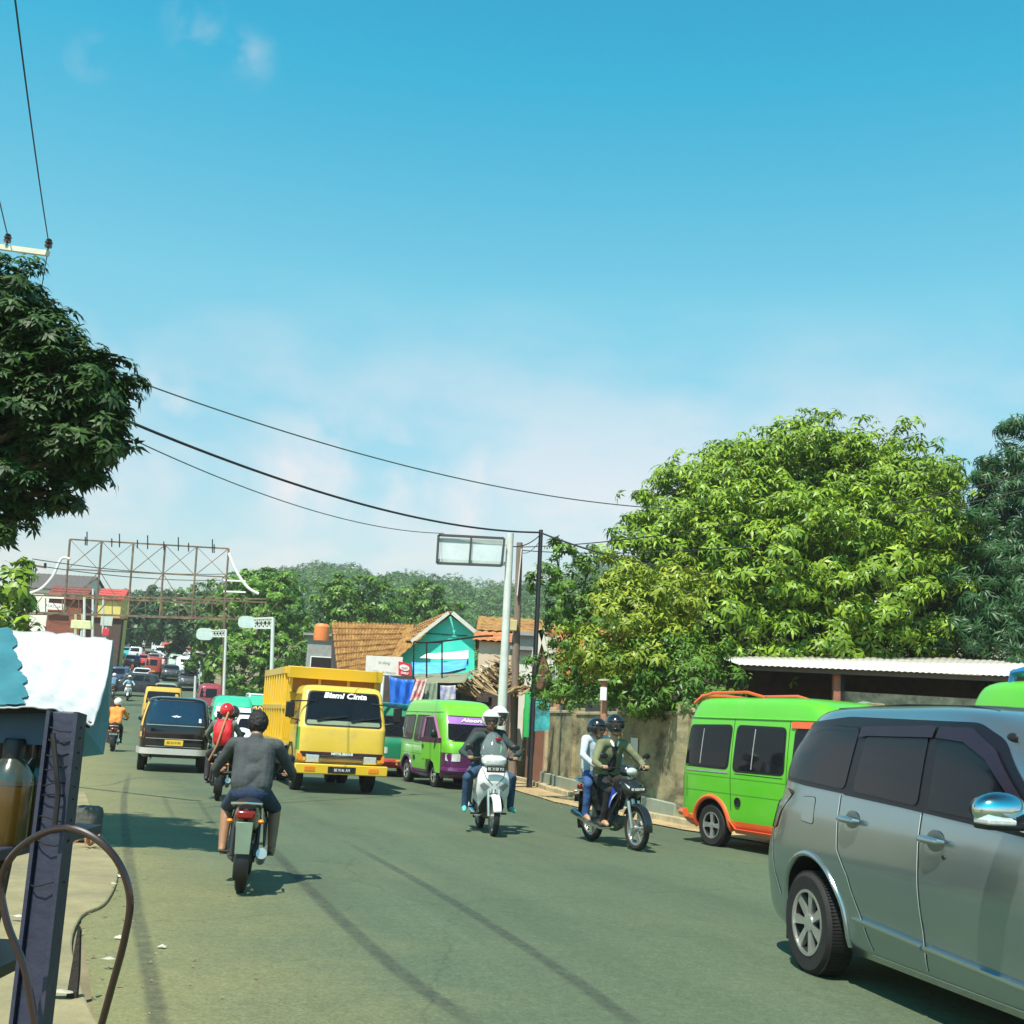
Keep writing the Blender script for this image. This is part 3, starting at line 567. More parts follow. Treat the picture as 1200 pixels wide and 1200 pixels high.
def simple_car(name,label,kind,col,loc,rz,group='vehicles in the far traffic queue',cat='car',light=None,plate_y=False,sc=1.,roof=None):
    """small far-off vehicle: hull body, glass, lamps, bumpers, wheels"""
    root=thing(name,label,cat,loc,rz,group,sc); b=paint('far_'+'_'.join('%02d'%int(c*99) for c in col),col,.35)
    K={'sedan':[(.25,-2.0,2.0,.78,6),(.5,-2.1,2.08,.84,6),(.82,-2.05,1.95,.84,6),(.90,-1.8,1.4,.82,6),(.95,-1.55,1.0,.79,6),(1.32,-.95,.35,.66,6),(1.40,-.7,.1,.5,5)],
       'suv':[(.28,-1.95,1.95,.78,7),(.5,-2.05,2.04,.83,7),(.9,-2.02,1.9,.83,7),(1.0,-2.0,1.4,.81,7),(1.06,-1.98,1.05,.8,7),(1.55,-1.8,.5,.69,7),(1.66,-1.5,.2,.5,5)],
       'jeep':[(.40,-1.85,1.85,.78,10),(.6,-1.9,1.9,.80,12),(1.0,-1.9,1.85,.81,12),(1.1,-1.9,.95,.81,12),(1.72,-1.85,.65,.75,12),(1.85,-1.8,.55,.72,10),(1.9,-1.5,.3,.6,8)],
       'van':[(.26,-1.8,1.8,.70,8),(.5,-1.88,1.86,.76,8),(1.0,-1.85,1.78,.76,8),(1.65,-1.75,1.25,.69,8),(1.82,-1.6,1.0,.6,6),(1.9,-1.2,.6,.4,4)],
       'box':[(.5,-2.4,2.3,.85,14),(.7,-2.45,2.35,.9,14),(2.1,-2.45,2.2,.9,14),(2.25,-2.4,2.1,.85,12)]}[kind]
    H=Hull(K); zt=K[-1][0]; zb={'sedan':.97,'suv':1.08,'jeep':1.15,'van':1.05,'box':1.25}[kind]; zw={'sedan':1.28,'suv':1.5,'jeep':1.66,'van':1.58,'box':1.9}[kind]
    H.body('body',[b],root,na=40,dz=.09)
    def wq(face,z0,z1,m):
        f=H.front if face=='F' else H.back; w0=H.at(z0)[2]-.10; w1=H.at(z1)[2]-.10; return H.patch('windscreen' if face=='F' else 'rear_window',face,rpoly([(-w0,z0),(-w1,z1),(w1,z1),(w0,z0)],.06,2),m,root,.01,cuts=(.4,.3))
    wq('F',zb,zw,M_GLASS); wq('B',zb,zw,M_GLASS)
    for fc in 'LR':
        xr0,xf0=H.at(zb)[:2]; xr1,xf1=H.at(zw)[:2]; n=3; 
        for i in range(n):
            a0=i/n+.02;a1=(i+1)/n-.02; L=lambda t,z: (lambda q:q[0]+.15+(q[1]-q[0]-.3)*t)(H.at(z))
            H.patch('window',fc,[(L(a0,zb),zb),(L(a0,zw),zw),(L(a1,zw),zw),(L(a1,zb),zb)],M_GLASS,root,.008,cuts=(.5,.5))
    for sg in(-1,1):
        H.patch('headlamp','F',[(sg*.42,.62),(sg*.42,.78),(sg*.72,.80),(sg*.72,.64)][::sg],M_LAMP,root,.012,cuts=(.3,.3)); H.patch('tail_lamp','B',[(sg*.55,.68),(sg*.55,.88),(sg*.74,.88),(sg*.74,.68)][::sg],M_RED,root,.012,cuts=(.3,.3))
    for fc,x in(('F',1),('B',-1)):
        mb=MB(); mb.tube([H.pt(fc,-.6+1.2*i/6,.45,.02) for i in range(7)],.07,6); mb.build('bumper',M_BLACK if kind!='sedan' else b,root)
        plate(root,H.pt(fc,0,.52,.11),(0,x,0),'BE 1%d'%random.randint(100,999),M_PLATEY if plate_y else M_PLATE,M_LETK if plate_y else M_LETW)
    if kind=='jeep':
        # seen from the front or back: black roof gutter, stripe, spare
        g=MB(); g.bx(-1.7,.4,-.72,.72,1.895,1.93); g.build('roof_rack',M_BLACK,root)
        H.patch('stripe','B',[(-.45,1.17),(-.45,1.28),(.45,1.28),(.45,1.17)],M_WHITE,root,.02)
    r=.30 if kind!='box' else .4
    xa=(K[1][1]+.72,K[1][2]-.72)
    for x in xa:
        for sg in(-1,1): add_wheel(root,x,sg*(K[1][3]-.09),r,.17,'steel',sg,16)
    return root
# ------------------------------------------------------------------ motorcycles
M_SPOKE=pm('spoke_alloy',(.5,.5,.48),.35,.8); M_ENG=pm('engine_casting',(.12,.12,.12),.5,.5,var=.3,scale=20)
def mc_wheel(parent,name,x,r,wt=.045,style='spoke',n=36):
    key=('mw',r,wt,style)
    if key not in MATS:
        t=MB(); t.lathe([(r-2*wt*.8,-wt*.7),(r-wt*.8,-wt),(r-wt*.2,-wt*.7),(r,0),(r-wt*.2,wt*.7),(r-wt*.8,wt),(r-2*wt*.8,wt*.7)],ax='Y',n=n,closed=True)
        d=MB(); ri=r-2*wt*.75; d.lathe([(ri,-wt*.6),(ri,wt*.6),(ri-.02,wt*.5),(ri-.02,-wt*.5)],ax='Y',n=n,closed=True); d.cyl((0,-.05,0),(0,.05,0),.035,n=14)
        if style=='spoke':
            for i in range(28):
                a=2*math.pi*i/28; b=a+(.35 if i%2 else -.35); d.cyl((.03*math.cos(b),.03*(-1)**i,.03*math.sin(b)),((ri-.01)*math.cos(a),0,(ri-.01)*math.sin(a)),.0022,n=4)
        else:
            for i in range(5):
                a=2*math.pi*i/5
                for da in(-.16,.16): d.beam((.03*math.cos(a),0,.03*math.sin(a)),((ri-.008)*math.cos(a+da),0,(ri-.008)*math.sin(a+da)),.028,.014,up=(0,1,0))
        d.lathe([(.02,.045),(.10,.045),(.10,.052),(.02,.052)],ax='Y',n=24,closed=True)
        MATS[key]=(t.mesh('tyre',M_RUB,40),d.mesh('rim',M_SPOKE,35))
    t,d=MATS[key]; o=obj(t,name,parent); o.location=(x,0,r); obj(d,'rim',o); return o
def fender(parent,x,r,a0,a1,w,mat,name='fender',off=.03):
    mb=MB(); k=14; vs=[]
    for i in range(k+1):
        a=R(a0+(a1-a0)*i/k); c,s=math.cos(a),math.sin(a)
        for j,(yy,rr) in enumerate(((-w,-.03),(-w*.85,-.004),(0,.006),(w*.85,-.004),(w,-.03))): vs.append((x+(r+off+rr)*c,yy,r+(r+off+rr)*s))
    fs=[(i*5+j,i*5+j+1,(i+1)*5+j+1,(i+1)*5+j) for i in range(k) for j in range(4)]
    mb.add(vs,fs); o=mb.build(name,mat,parent); md=o.modifiers.new('s','SOLIDIFY'); md.thickness=.006; return o
def hand_grips(parent,x,z,w=.33,back=-.05):
    b=MB(); b.tube([(x+back,-w,z),(x,-w*.45,z+.03),(x+.01,0,z-.01),(x,w*.45,z+.03),(x+back,w,z)],.011,8); o=b.build('handlebar',M_BLACK,parent)
    for sg in(-1,1):
        g=MB(); g.cyl((x+back*.75,sg*(w-.10),z+.006),(x+back*1.05,sg*(w+.02),z-.002),.018,n=12); g.cyl((x+back+.05,sg*(w-.1),z+.0),(x+back+.04,sg*(w+.02),z-.005),.006,n=6); g.build('grip',M_BLACK,o)
    return o
def mc_mirrors(parent,x,z,w=.26):
    for sg in(-1,1):
        m=MB(); m.tube([(x,sg*.20,z),(x-.02,sg*.27,z+.10),(x-.03,sg*.31,z+.14)],.006,6); m.ball((x-.035,sg*.33,z+.17),(.015,.062,.042),14,8); m.build('mirror',M_BLACK,parent)
def make_moto(name,label,loc,rz,col=(.02,.02,.022),kind='bebek',accent=None,detail=2,group=None,style='spoke',plate_txt='BE 4182 NA',pc=None,scale=1.,lean=0.,wind=False,blue=None):
    root=thing(name,label,'motorcycle' if kind!='scooter' else 'scooter',loc,rz,group,scale); root.rotation_euler=(lean,0,rz)
    body=pm('moto_'+'_'.join('%03d'%int(c*999) for c in col),col,.25,coat=.6,var=.08); n=36 if detail>1 else 16
    wb=.62; r=.285 if kind!='scooter' else .265
    if kind=='scooter': wb=.60
    mc_wheel(root,'front_wheel',wb,r,.042,style,n); mc_wheel(root,'rear_wheel',-wb,r,.048,style,n)
    top=.97 if kind!='scooter' else 1.0
    # fork and column
    f=MB()
    for sg in(-1,1): f.cyl((wb,sg*.075,r),(wb-.10,sg*.075,r+.34),.021,.024,n=10)
    f.cyl((wb-.10,0,r+.30),(wb-.24,0,top),.03,n=10); f.build('front_fork',M_SPOKE if detail>1 else M_BLACK,root)
    fender(root,wb,r,-5 if kind!='scooter' else 15,150 if kind!='scooter' else 130,.062,body if accent is None else accent,'front_fender')
    fender(root,-wb,r,55,205,.07,M_BLACK,'rear_fender',.05)
    e=MB(); e.ball((.02,0,.30),(.17,.11,.11),14,8); e.cyl((.05,0,.33),(.28,0,.36),.07,.06,n=12); e.box((-.15,-.06,.30),(.34,.05,.12)); e.cyl((-.1,.12,.28),(.0,.12,.28),.06,n=12); e.tube([(-.62,.07,.285),(-.30,.09,.34),(-.05,.09,.34)],.02,6); e.build('engine',M_ENG,root)
    fr=MB(); fr.tube([(.32,0,.78),(.20,0,.52),(-.05,0,.46),(-.35,0,.55)],.035,8); fr.tube([(-.62,-.09,.285),(-.12,-.08,.38)],.018,6); fr.tube([(-.62,.09,.285),(-.12,.08,.38)],.018,6)
    for sg in(-1,1): fr.cyl((-.58,sg*.11,.32),(-.42,sg*.11,.66),.022,n=8)
    fr.build('frame',M_BLACK,root)
    # tail body, seat
    tb=MB()
    if kind=='scooter':
        H=Hull([(.36,-.55,.02,.10,2.6),(.46,-.66,.06,.15,2.6),(.60,-.78,.05,.165,2.4),(.70,-.86,.02,.15,2.3),(.76,-.84,.0,.12,2.2)])
    else:
        H=Hull([(.44,-.42,-.02,.08,2.6),(.54,-.62,.08,.11,2.5),(.64,-.82,.12,.125,2.3),(.73,-.90,.10,.12,2.2),(.77,-.86,.05,.10,2.1)])
    H.body('tail_body',[body],root,na=28,dz=.04)
    s=MB(); s.tube([(-.86,0,.79),(-.70,0,.80),(-.45,0,.80),(-.25,0,.775),(-.05,0,.755),(.06,0,.74)],[.06,.10,.12,.13,.11,.06],12)
    for i,v in enumerate(s.v): s.v[i]=(v[0],v[1]*1.05,.785+(v[2]-.785)*.42)
    s.build('seat',M_SEAT,root)
    # leg shield / front body
    if kind=='scooter':
        FH=Hull([(.30,.20,.34,.17,3),(.45,.24,.42,.20,3),(.60,.27,.50,.235,2.8),(.75,.28,.55,.23,2.6),(.88,.27,.53,.19,2.4),(.94,.28,.50,.15,2.2)])
        FH.body('front_panel',[body,M_BLACK],root,na=48,dz=.025,zone=lambda c,n: 1 if (c.x>.30 and abs(c.y)<.10+.10*max(0,.62-c.z)/.3 and c.z<.62-.9*abs(c.y)) else 0)
        fl=MB(); fl.box((.08,0,.35),(.40,.34,.08)); fl.build('floorboard',M_BLACK,root,bevel=.02)
        for sg in(-1,1):
            FH.patch('indicator','F',[(sg*.06,.66),(sg*.13,.60),(sg*.20,.68),(sg*.15,.72)][::sg],pm('grey_lamp_lens',(.25,.27,.27),.15),root,.008,cuts=(.05,.05)); FH.strip('panel_gap','F',[(sg*.17,.92),(sg*.12,.78),(sg*.02,.68)],.008,M_SEAM,root,.004,step=.03)
        hh=Hull([(.93,.30,.50,.10,2.5),(.98,.26,.58,.17,2.4),(1.04,.25,.57,.18,2.4),(1.09,.27,.48,.12,2.2)]); hh.body('handlebar_cowl',[body],root,na=28,dz=.03)
        hh.patch('headlamp','F',rpoly([(-.12,.97),(-.13,1.03),(.13,1.03),(.12,.97)],.02),M_LAMP,root,.006,cuts=(.04,.04))
        hand_grips(root,.36,1.03,.34)
        if wind:
            w=MB(); pr=[(1.03,.56,.17),(1.12,.53,.205),(1.24,.47,.17),(1.36,.39,.10),(1.41,.36,.045)]; vs=[]
            for z,x,hw in pr:
                for j in range(9): t=-1+j/4; vs.append((x-.10*t*t,hw*t,z))
            w.add(vs,[(i*9+j,i*9+j+1,(i+1)*9+j+1,(i+1)*9+j) for i in range(4) for j in range(8)])
            wo=w.build('windshield',pm('clear_acrylic',(.50,.62,.62),.08,var=.05,alpha=.13,spec=.4),root); md=wo.modifiers.new('s','SOLIDIFY'); md.thickness=.004
            st=MB(); st.prism([(.48,-.035,1.05),(.41,-.045,1.36),(.41,.02,1.36),(.48,.03,1.05)],(.035,0,0)); 
            ks=MB(); ks.ball((.455,.05,1.315),(.012,.045,.035),12,6); ks.build('red_sticker',M_RED,wo)
        plate(root,(.60,0,.905),(0,1,0),plate_txt,w=.26,h=.09)
    else:
        # underbone nose: pointed front cowl and leg shields
        for sg in(-1,1):
            sh=MB(); sh.prism([(.36,sg*.10,.92),(.50,sg*.13,.80),(.40,sg*.17,.58),(.20,sg*.17,.36),(.05,sg*.15,.34),(.15,sg*.15,.60),(.22,sg*.10,.84)],(0,sg*.02,0)); o=sh.build('leg_shield',accent if (accent and kind=='sport') else body,root,bevel=.008)
            if blue is not None:
                bl=MB(); bl.prism([(.20,sg*.195,.60),(.31,sg*.195,.78),(.40,sg*.19,.72),(.28,sg*.195,.60),(.24,sg*.195,.50)],(0,sg*.006,0)); bl.build('blue_graphic',blue,o)
                bl=MB(); bl.prism([(.22,sg*.204,.52),(.33,sg*.204,.68),(.44,sg*.195,.735),(.30,sg*.204,.62)],(0,sg*.004,0)); bl.build('white_graphic',M_WHITE,o)
        cw=Hull([(.66,.40,.54,.09,2.3),(.74,.34,.62,.14,2.3),(.84,.28,.60,.15,2.2),(.90,.26,.50,.10,2.2)]); cw.body('front_cowl',[body],root,na=28,dz=.03)
        for sg in(-1,1): cw.patch('indicator','F',[(sg*.03,.74),(sg*.11,.80),(sg*.13,.85),(sg*.06,.78)][::sg],M_LAMP,root,.006,cuts=(.04,.04))
        hh=Hull([(.94,.28,.44,.07,2.5),(.99,.24,.50,.13,2.3),(1.05,.24,.47,.12,2.2),(1.08,.27,.40,.07,2.)]); hh.body('handlebar_cowl',[body],root,na=24,dz=.03)
        hl=MB(); hl.ball((.46,0,1.0),(.06,.085,.055),16,10); hl.build('headlamp',M_LAMP,root)
        hand_grips(root,.33,1.02,.33)
        plate(root,(.635,0,.78),(0,1,0),plate_txt,w=.24,h=.08)
    # lights, plate, exhaust, stand, pegs
    tl=MB(); tl.box((-.90,0,.72),(.08,.17,.075)); tl.build('tail_lamp',M_RED,root,bevel=.02)
    gr=MB(); gr.tube([(-.62,-.13,.78),(-.90,-.13,.82),(-.94,0,.83),(-.90,.13,.82),(-.62,.13,.78)],.013,8); gr.build('grab_rail',M_CHROME if detail>1 else M_STEEL,root)
    pl=MB(); 
    if pc: 
        pp=MB(); pp.prism([(-.965,-.075,.66),(-.965,.075,.66),(-.975,.066,.38),(-.975,-.066,.38)],(.008,0,0)); pp.build('number_plate',pc,root,bevel=.003)
    else: plate(root,(-.93,0,.56),(0,-1,0),plate_txt,w=.24,h=.10)
    mg=MB(); mg.prism([(-.90,-.06,.66),(-.90,.06,.66),(-.955,.045,.36),(-.955,-.045,.36)],(.01,0,0)); mg.build('mudguard_flap',M_BLACK,root)
    ex=MB(); ex.tube([(.15,-.10,.26),(-.10,-.13,.22),(-.40,-.15,.27),(-.85,-.17,.38)],[.018,.02,.045,.05],12); eo=ex.build('exhaust',M_CHROME if kind!='bebek' else M_SPOKE,root)
    for sg in(-1,1):
        pg=MB(); pg.cyl((.12,sg*.10,.27),(.12,sg*.26,.27),.014,n=8); pg.cyl((-.30,sg*.12,.33),(-.30,sg*.25,.33),.012,n=8); pg.build('footpeg',M_BLACK,root)
        ind=MB(); ind.ball((-.86,sg*.14,.66),(.035,.03,.022),10,6); ind.build('indicator',M_AMBER,root)
    if detail>0: mc_mirrors(root,.33,1.03)
    return root
# ------------------------------------------------------------------ people
SKIN=pm('skin',(.30,.155,.085),.55,var=.12,scale=10); SKIN2=pm('light_skin',(.42,.24,.15),.55,var=.1,scale=10)
M_EYE=pm('eye_dark',(.02,.015,.012),.3); M_LIP=pm('lips',(.25,.09,.07),.5); M_HAIR=pm('black_hair',(.008,.006,.007),.55,bump=.6,bscale=90)
def cloth(name,col,rough=.85): return pm(name,col,rough,var=.28,scale=6,bump=1.,bscale=9)
def cap_mesh(mb,a,b,ra,rb,n=14):
    a=Vector(a);b=Vector(b);d=b-a;L=d.length
    if L<1e-5: mb.ball(a,ra,n,8); return
    d.normalize(); pts=[];rs=[]
    for i in range(5): t=math.pi/2*(1-i/4); pts.append(a-d*ra*math.sin(t)); rs.append(max(.0015,ra*math.cos(t)))
    for i in range(5): t=math.pi/2*i/4; pts.append(b+d*rb*math.sin(t)); rs.append(max(.0015,rb*math.cos(t)))
    mb.tube(pts,rs,n)
def fuse(name, prims, zones, parent, voxel, smooth_it=3):
    """one continuous surface grown from overlapping limbs; zone of the nearest limb gives the cloth"""
    mb=MB()
    for p in prims:
        if p[0]=='c': cap_mesh(mb,p[1],p[2],p[3],p[4])
        else: mb.ball(p[1],p[2],18,12,rot=Matrix.Rotation(p[3],3,'Y') if not isinstance(p[3],Matrix) else p[3])
    o=mb.build(name,[SKIN],None,smooth=0)
    md=o.modifiers.new('r','REMESH'); md.mode='VOXEL'; md.voxel_size=voxel; md.use_smooth_shade=True
    s=o.modifiers.new('s','SMOOTH'); s.factor=.5; s.iterations=smooth_it
    bpy.context.view_layer.update()
    me=bpy.data.meshes.new_from_object(o.evaluated_get(bpy.context.evaluated_depsgraph_get())); old=o.data; o.modifiers.clear(); o.data=me; bpy.data.meshes.remove(old)
    n=len(me.polygons); c=np.empty(n*3); me.polygons.foreach_get('center',c); c=c.reshape(-1,3); best=np.full(n,1e9); zi=np.zeros(n,dtype=np.int32)
    names=list(zones)
    for p in prims:
        if p[0]=='c':
            a=np.array(p[1],float);b=np.array(p[2],float);d=b-a;L=max(1e-9,d@d); t=np.clip((c-a)@d/L,0,1); q=np.linalg.norm(c-(a+t[:,None]*d),axis=1)-(p[3]+(p[4]-p[3])*t)
            z=p[5]
        else:
            rot=p[3] if isinstance(p[3],Matrix) else Matrix.Rotation(p[3],3,'Y'); Mi=np.array(rot.inverted()); l=(c-np.array(p[1],float))@Mi.T; r=np.array(p[2] if not isinstance(p[2],(int,float)) else (p[2],)*3)
            q=(np.linalg.norm(l/r,axis=1)-1)*r.min(); z=p[4]
        if z in('eye','lip','front','collar'): q=q-.012
        mk=q<best; best[mk]=q[mk]; zi[mk]=names.index(z)
    me.materials.clear()
    for z in names: me.materials.append(zones[z])
    me.polygons.foreach_set('material_index',zi); me.polygons.foreach_set('use_smooth',np.ones(n,dtype=bool)); me.update()
    o.data.name=name; o.parent=parent; return o
def helmet(parent,c,col,full=False,yaw=0.,rr=.138,vis=True,name='helmet'):
    m=pm('helmet_'+'_'.join('%03d'%int(x*999) for x in col),col,.15,coat=.8,var=.05)
    bm=bmesh.new(); bmesh.ops.create_uvsphere(bm,u_segments=36,v_segments=24,radius=1.)
    kill=[]
    for f in bm.faces:
        d=f.calc_center_median().normalized(); lo=-.62 if not full else -.75
        a=math.atan2(d.y,d.x)
        if d.z<lo: kill.append(f)
        elif abs(a)<R(62) and d.z<.30 and (not full or d.z>-.35): kill.append(f)
    bmesh.ops.delete(bm,geom=kill,context='FACES')
    for v in bm.verts: v.co=Vector((v.co.x*rr*1.1,v.co.y*rr*.95,v.co.z*rr*1.02))
    for f in bm.faces: f.smooth=True
    me=bpy.data.meshes.new(name); bm.to_mesh(me); bm.free(); me.materials.append(m)
    o=obj(me,name,parent); o.location=c; o.rotation_euler=(0,0,yaw); md=o.modifiers.new('s','SOLIDIFY'); md.thickness=.02; md.offset=-1
    br=MB(); br.tube([Vector((rr*1.12*math.cos(a),rr*.98*math.sin(a),rr*.31)) for a in [R(-68+136*i/14) for i in range(15)]],.010,8); br.build('peak',m if not full else M_BLACK,o)
    if vis:
        mb=MB(); vs=[]
        for z in(.28,.02,-.30):
            for i in range(13):
                a=R(-62+124*i/12); q=math.sqrt(max(0,1-z*z)); vs.append((rr*1.13*q*math.cos(a),rr*.98*q*math.sin(a),rr*z))
        mb.add(vs,[(i*13+j,i*13+j+1,(i+1)*13+j+1,(i+1)*13+j) for i in range(2) for j in range(12)]); mb.build('visor',pm('smoked_visor',(.05,.05,.06),.06,alpha=.82 if full else .35,coat=.5),o)
    st=MB(); st.tube([(0.02,rr*.80,-rr*.45),(.05,rr*.45,-rr*.98),(.06,0,-rr*1.12),(.05,-rr*.45,-rr*.98),(0.02,-rr*.80,-rr*.45)],.006,6); st.build('chin_strap',M_BLACK,o)
    return o
def make_person(label,loc,rz,zones,pose=None,helm=None,hair=False,voxel=.012,fingers=True,group=None,scale=1.,lean=0.,full=False,short=False,shorts=False,head_yaw=0.,pillion=False,vis=True,bulk=1.,front=False,sandal=False):
    """rider; joints in the frame of the bike: +X forward, origin under the bike"""
    root=thing('person',label,'person',loc,rz,group,scale); root.rotation_euler=(lean,0,rz)
    J=dict(pelvis=(-.24,0,.88),waist=(-.22,0,1.04),chest=(-.13,0,1.22),neck=(-.03,0,1.42),head=(.02,0,1.555),sh=(-.06,.185,1.345),el=(.10,.36,1.11),wr=(.24,.335,1.055),hand=(.30,.32,1.045),hip=(-.20,.10,.86),kn=(.22,.19,.74),an=(.06,.20,.34),toe=(.22,.22,.295))
    if pillion: J.update(pelvis=(-.60,0,.92),waist=(-.60,0,1.08),chest=(-.56,0,1.27),neck=(-.50,0,1.47),head=(-.46,0,1.60),sh=(-.52,.175,1.39),el=(-.36,.30,1.18),wr=(-.20,.22,1.06),hand=(-.14,.18,1.03),hip=(-.56,.10,.90),kn=(-.18,.24,.80),an=(-.30,.24,.40),toe=(-.16,.26,.35))
    if pose: J.update(pose)
    V=lambda k,s=1: Vector((J[k][0],J[k][1]*s,J[k][2]))
    def JJ(k,s):
        kk=k+('_r' if s<0 else '_l')
        return Vector(J[kk]) if kk in J else V(k,s)
    pr=[]; sl='skin' if short else 'top'; b=bulk
    ch=V('chest');wa=V('waist');pe=V('pelvis');nk=V('neck');hd=V('head')
    tilt=math.atan2(nk.x-pe.x,nk.z-pe.z)
    pr+=[('e',pe-Vector((0,0,.02)),(.135*b,.175*b,.12),0,'leg'),('e',wa,(.118*b,.155*b,.15),tilt,'top'),('e',ch,(.128*b,.178*b,.19),tilt,'top'),('c',JJ('sh',1)*.9+JJ('sh',-1)*.1,JJ('sh',-1)*.9+JJ('sh',1)*.1,.068*b,.068*b,'top'),('c',ch+Vector((0,.085,.05)),pe+Vector((0,.075,.07)),.105*b,.115*b,'top'),('c',ch+Vector((0,-.085,.05)),pe+Vector((0,-.075,.07)),.105*b,.115*b,'top'),('c',nk-Vector((0.02,0,.09)),nk+Vector((.01,0,.05)),.066,.052,'skin'),('c',nk-Vector((.03,0,.07)),nk-Vector((.02,0,.045)),.085,.078,'top')]
    if front: pr+=[('c',ch+Vector((.118,0,.10)),wa+Vector((.118,0,-.02)),.045,.05,'front'),('c',ch+Vector((.12,.045,.15)),ch+Vector((.145,.02,.10)),.018,.014,'collar'),('c',ch+Vector((.12,-.045,.15)),ch+Vector((.145,-.02,.10)),.018,.014,'collar')]
    cy,sy=math.cos(head_yaw),math.sin(head_yaw); hp=lambda x,y,z: hd+Vector((x*cy-y*sy,x*sy+y*cy,z)); hr=Matrix.Rotation(head_yaw,3,'Z')
    pr+=[('e',hd+Vector((0,0,.02)),(.098,.079,.105),hr,'skin'),('e',hp(.03,0,-.055),(.062,.056,.07),hr,'skin'),('c',hp(.094,0,.01),hp(.112,0,-.025),.010,.016,'skin'),('e',hp(-.01,.082,-.01),(.018,.012,.03),hr,'skin'),('e',hp(-.01,-.082,-.01),(.018,.012,.03),hr,'skin'),('c',hp(.082,.045,.035),hp(.088,-.045,.035),.014,.014,'skin')]
    if voxel<.016:
        for s in(-1,1): pr.append(('e',hp(.088,.032*s,.012),(.008,.014,.008),hr,'eye'))
        pr.append(('c',hp(.088,.02,-.062),hp(.088,-.02,-.062),.008,.008,'lip'))
    for s in(-1,1):
        sh,el,wr,ha=JJ('sh',s),JJ('el',s),JJ('wr',s),JJ('hand',s); hi,kn,an,to=JJ('hip',s),JJ('kn',s),JJ('an',s),JJ('toe',s)
        mid=sh.lerp(el,.55)
        pr+=[('c',sh,mid,.064*b,.052*b,'top'),('c',mid,el,.052*b,.044*b,sl),('c',el,wr,.044*b,.031 if short else .038,sl),('e',wr.lerp(ha,.7),(.045,.036,.022),0,'hand')]
        if fingers:
            for i in range(4):
                y=ha.y+s*(-.030+.020*i)*1.0; L=(.92,1.,.96,.8)[i]; p0=Vector((ha.x+.018,y,ha.z+.020)); p1=p0+Vector((.034*L,0,-.002)); p2=p1+Vector((.008,0,-.032*L)); p3=p2+Vector((-.022*L,0,-.010))
                pr+=[('c',ha+Vector((-.02,y-ha.y,.012)),p0,.0105,.0095,'hand'),('c',p0,p1,.0095,.009,'hand'),('c',p1,p2,.009,.0082,'hand'),('c',p2,p3,.0082,.0075,'hand')]
            t0=wr.lerp(ha,.45)+Vector((.0,-s*.030,-.004)); t1=ha+Vector((.012,-s*.052,-.012)); pr+=[('c',t0,t1,.012,.010,'hand'),('c',t1,t1+Vector((.028,s*.010,-.016)),.010,.008,'hand')]
        lw='skin' if shorts else 'leg'
        pr+=[('c',hi,kn,.092*b,.066,'leg'),('c',kn,kn.lerp(an,.35),.062,.056,lw),('c',kn.lerp(an,.3),an,.058,.04 if shorts else .05,lw)]
        d=(to-an); fz='shoe' if not sandal else 'skin'
        pr+=[('c',an+Vector((-.03,0,-.03)),to-d*.25+Vector((0,0,-.0)),.038,.034,fz),('c',an.lerp(to,.55),to,.036,.027,fz),('e',an+Vector((-.035,0,-.035)),(.045,.036,.04),0,fz)]
    zones=dict(zones); zones.setdefault('skin',SKIN); zones.setdefault('hand',zones['skin']); zones.setdefault('eye',M_EYE); zones.setdefault('lip',M_LIP); zones.setdefault('shoe',M_BLACK); zones.setdefault('front',zones['top']); zones.setdefault('collar',M_WHITE)
    fuse('body',pr,zones,root,voxel,3 if voxel<.02 else 2)
    if helm is not None: helmet(root,hd+Vector((-.005,0,.035)),helm,full,head_yaw,vis=vis)
    if hair:
        bm=bmesh.new(); bmesh.ops.create_icosphere(bm,subdivisions=5,radius=1.); 
        from mathutils import noise
        kill=[f for f in bm.faces if (lambda d: (d.x>.35 and d.z<.42) or d.z<-.80 or (d.z<-.1 and d.x>.0))(f.calc_center_median())]
        bmesh.ops.delete(bm,geom=kill,context='FACES')
        for v in bm.verts:
            q=1+.07*noise.noise(v.co*5)+.06*noise.noise(v.co*14)+.04*noise.noise(v.co*30); v.co=Vector((v.co.x*.114*q,v.co.y*(.100-.022*max(0,-v.co.z))*q,v.co.z*.124*q))
        for f in bm.faces: f.smooth=True
        me=bpy.data.meshes.new('hair'); bm.to_mesh(me); bm.free(); me.materials.append(M_HAIR); h=obj(me,'hair',root); h.location=hd+Vector((-.004,0,.022)); h.rotation_euler=(0,0,head_yaw); md=h.modifiers.new('s','SOLIDIFY'); md.thickness=.012
    return root
# ------------------------------------------------------------------ light and sky
SUN_EL=R(60); SUN_H=Vector((-.42,-.90,0)).normalized()
w=bpy.data.worlds.new("World"); SC.world=w; w.use_nodes=True; nt=w.node_tree; nt.nodes.clear(); L=nt.links.new
wo=nn(nt,'ShaderNodeOutputWorld',900); bg=nn(nt,'ShaderNodeBackground',700); bg.inputs['Strength'].default_value=SKY_STR
sky=nn(nt,'ShaderNodeTexSky',-200,_sky_type='NISHITA'); sky.sun_disc=False; sky.sun_elevation=SUN_EL; sky.sun_rotation=math.atan2(SUN_H.x,SUN_H.y); sky.air_density=1.; sky.dust_density=1.2; sky.ozone_density=1.0; sky.altitude=100
tc=nn(nt,'ShaderNodeTexCoord',-1200); sep=nn(nt,'ShaderNodeSeparateXYZ',-1000); L(tc.outputs['Generated'],sep.inputs[0])
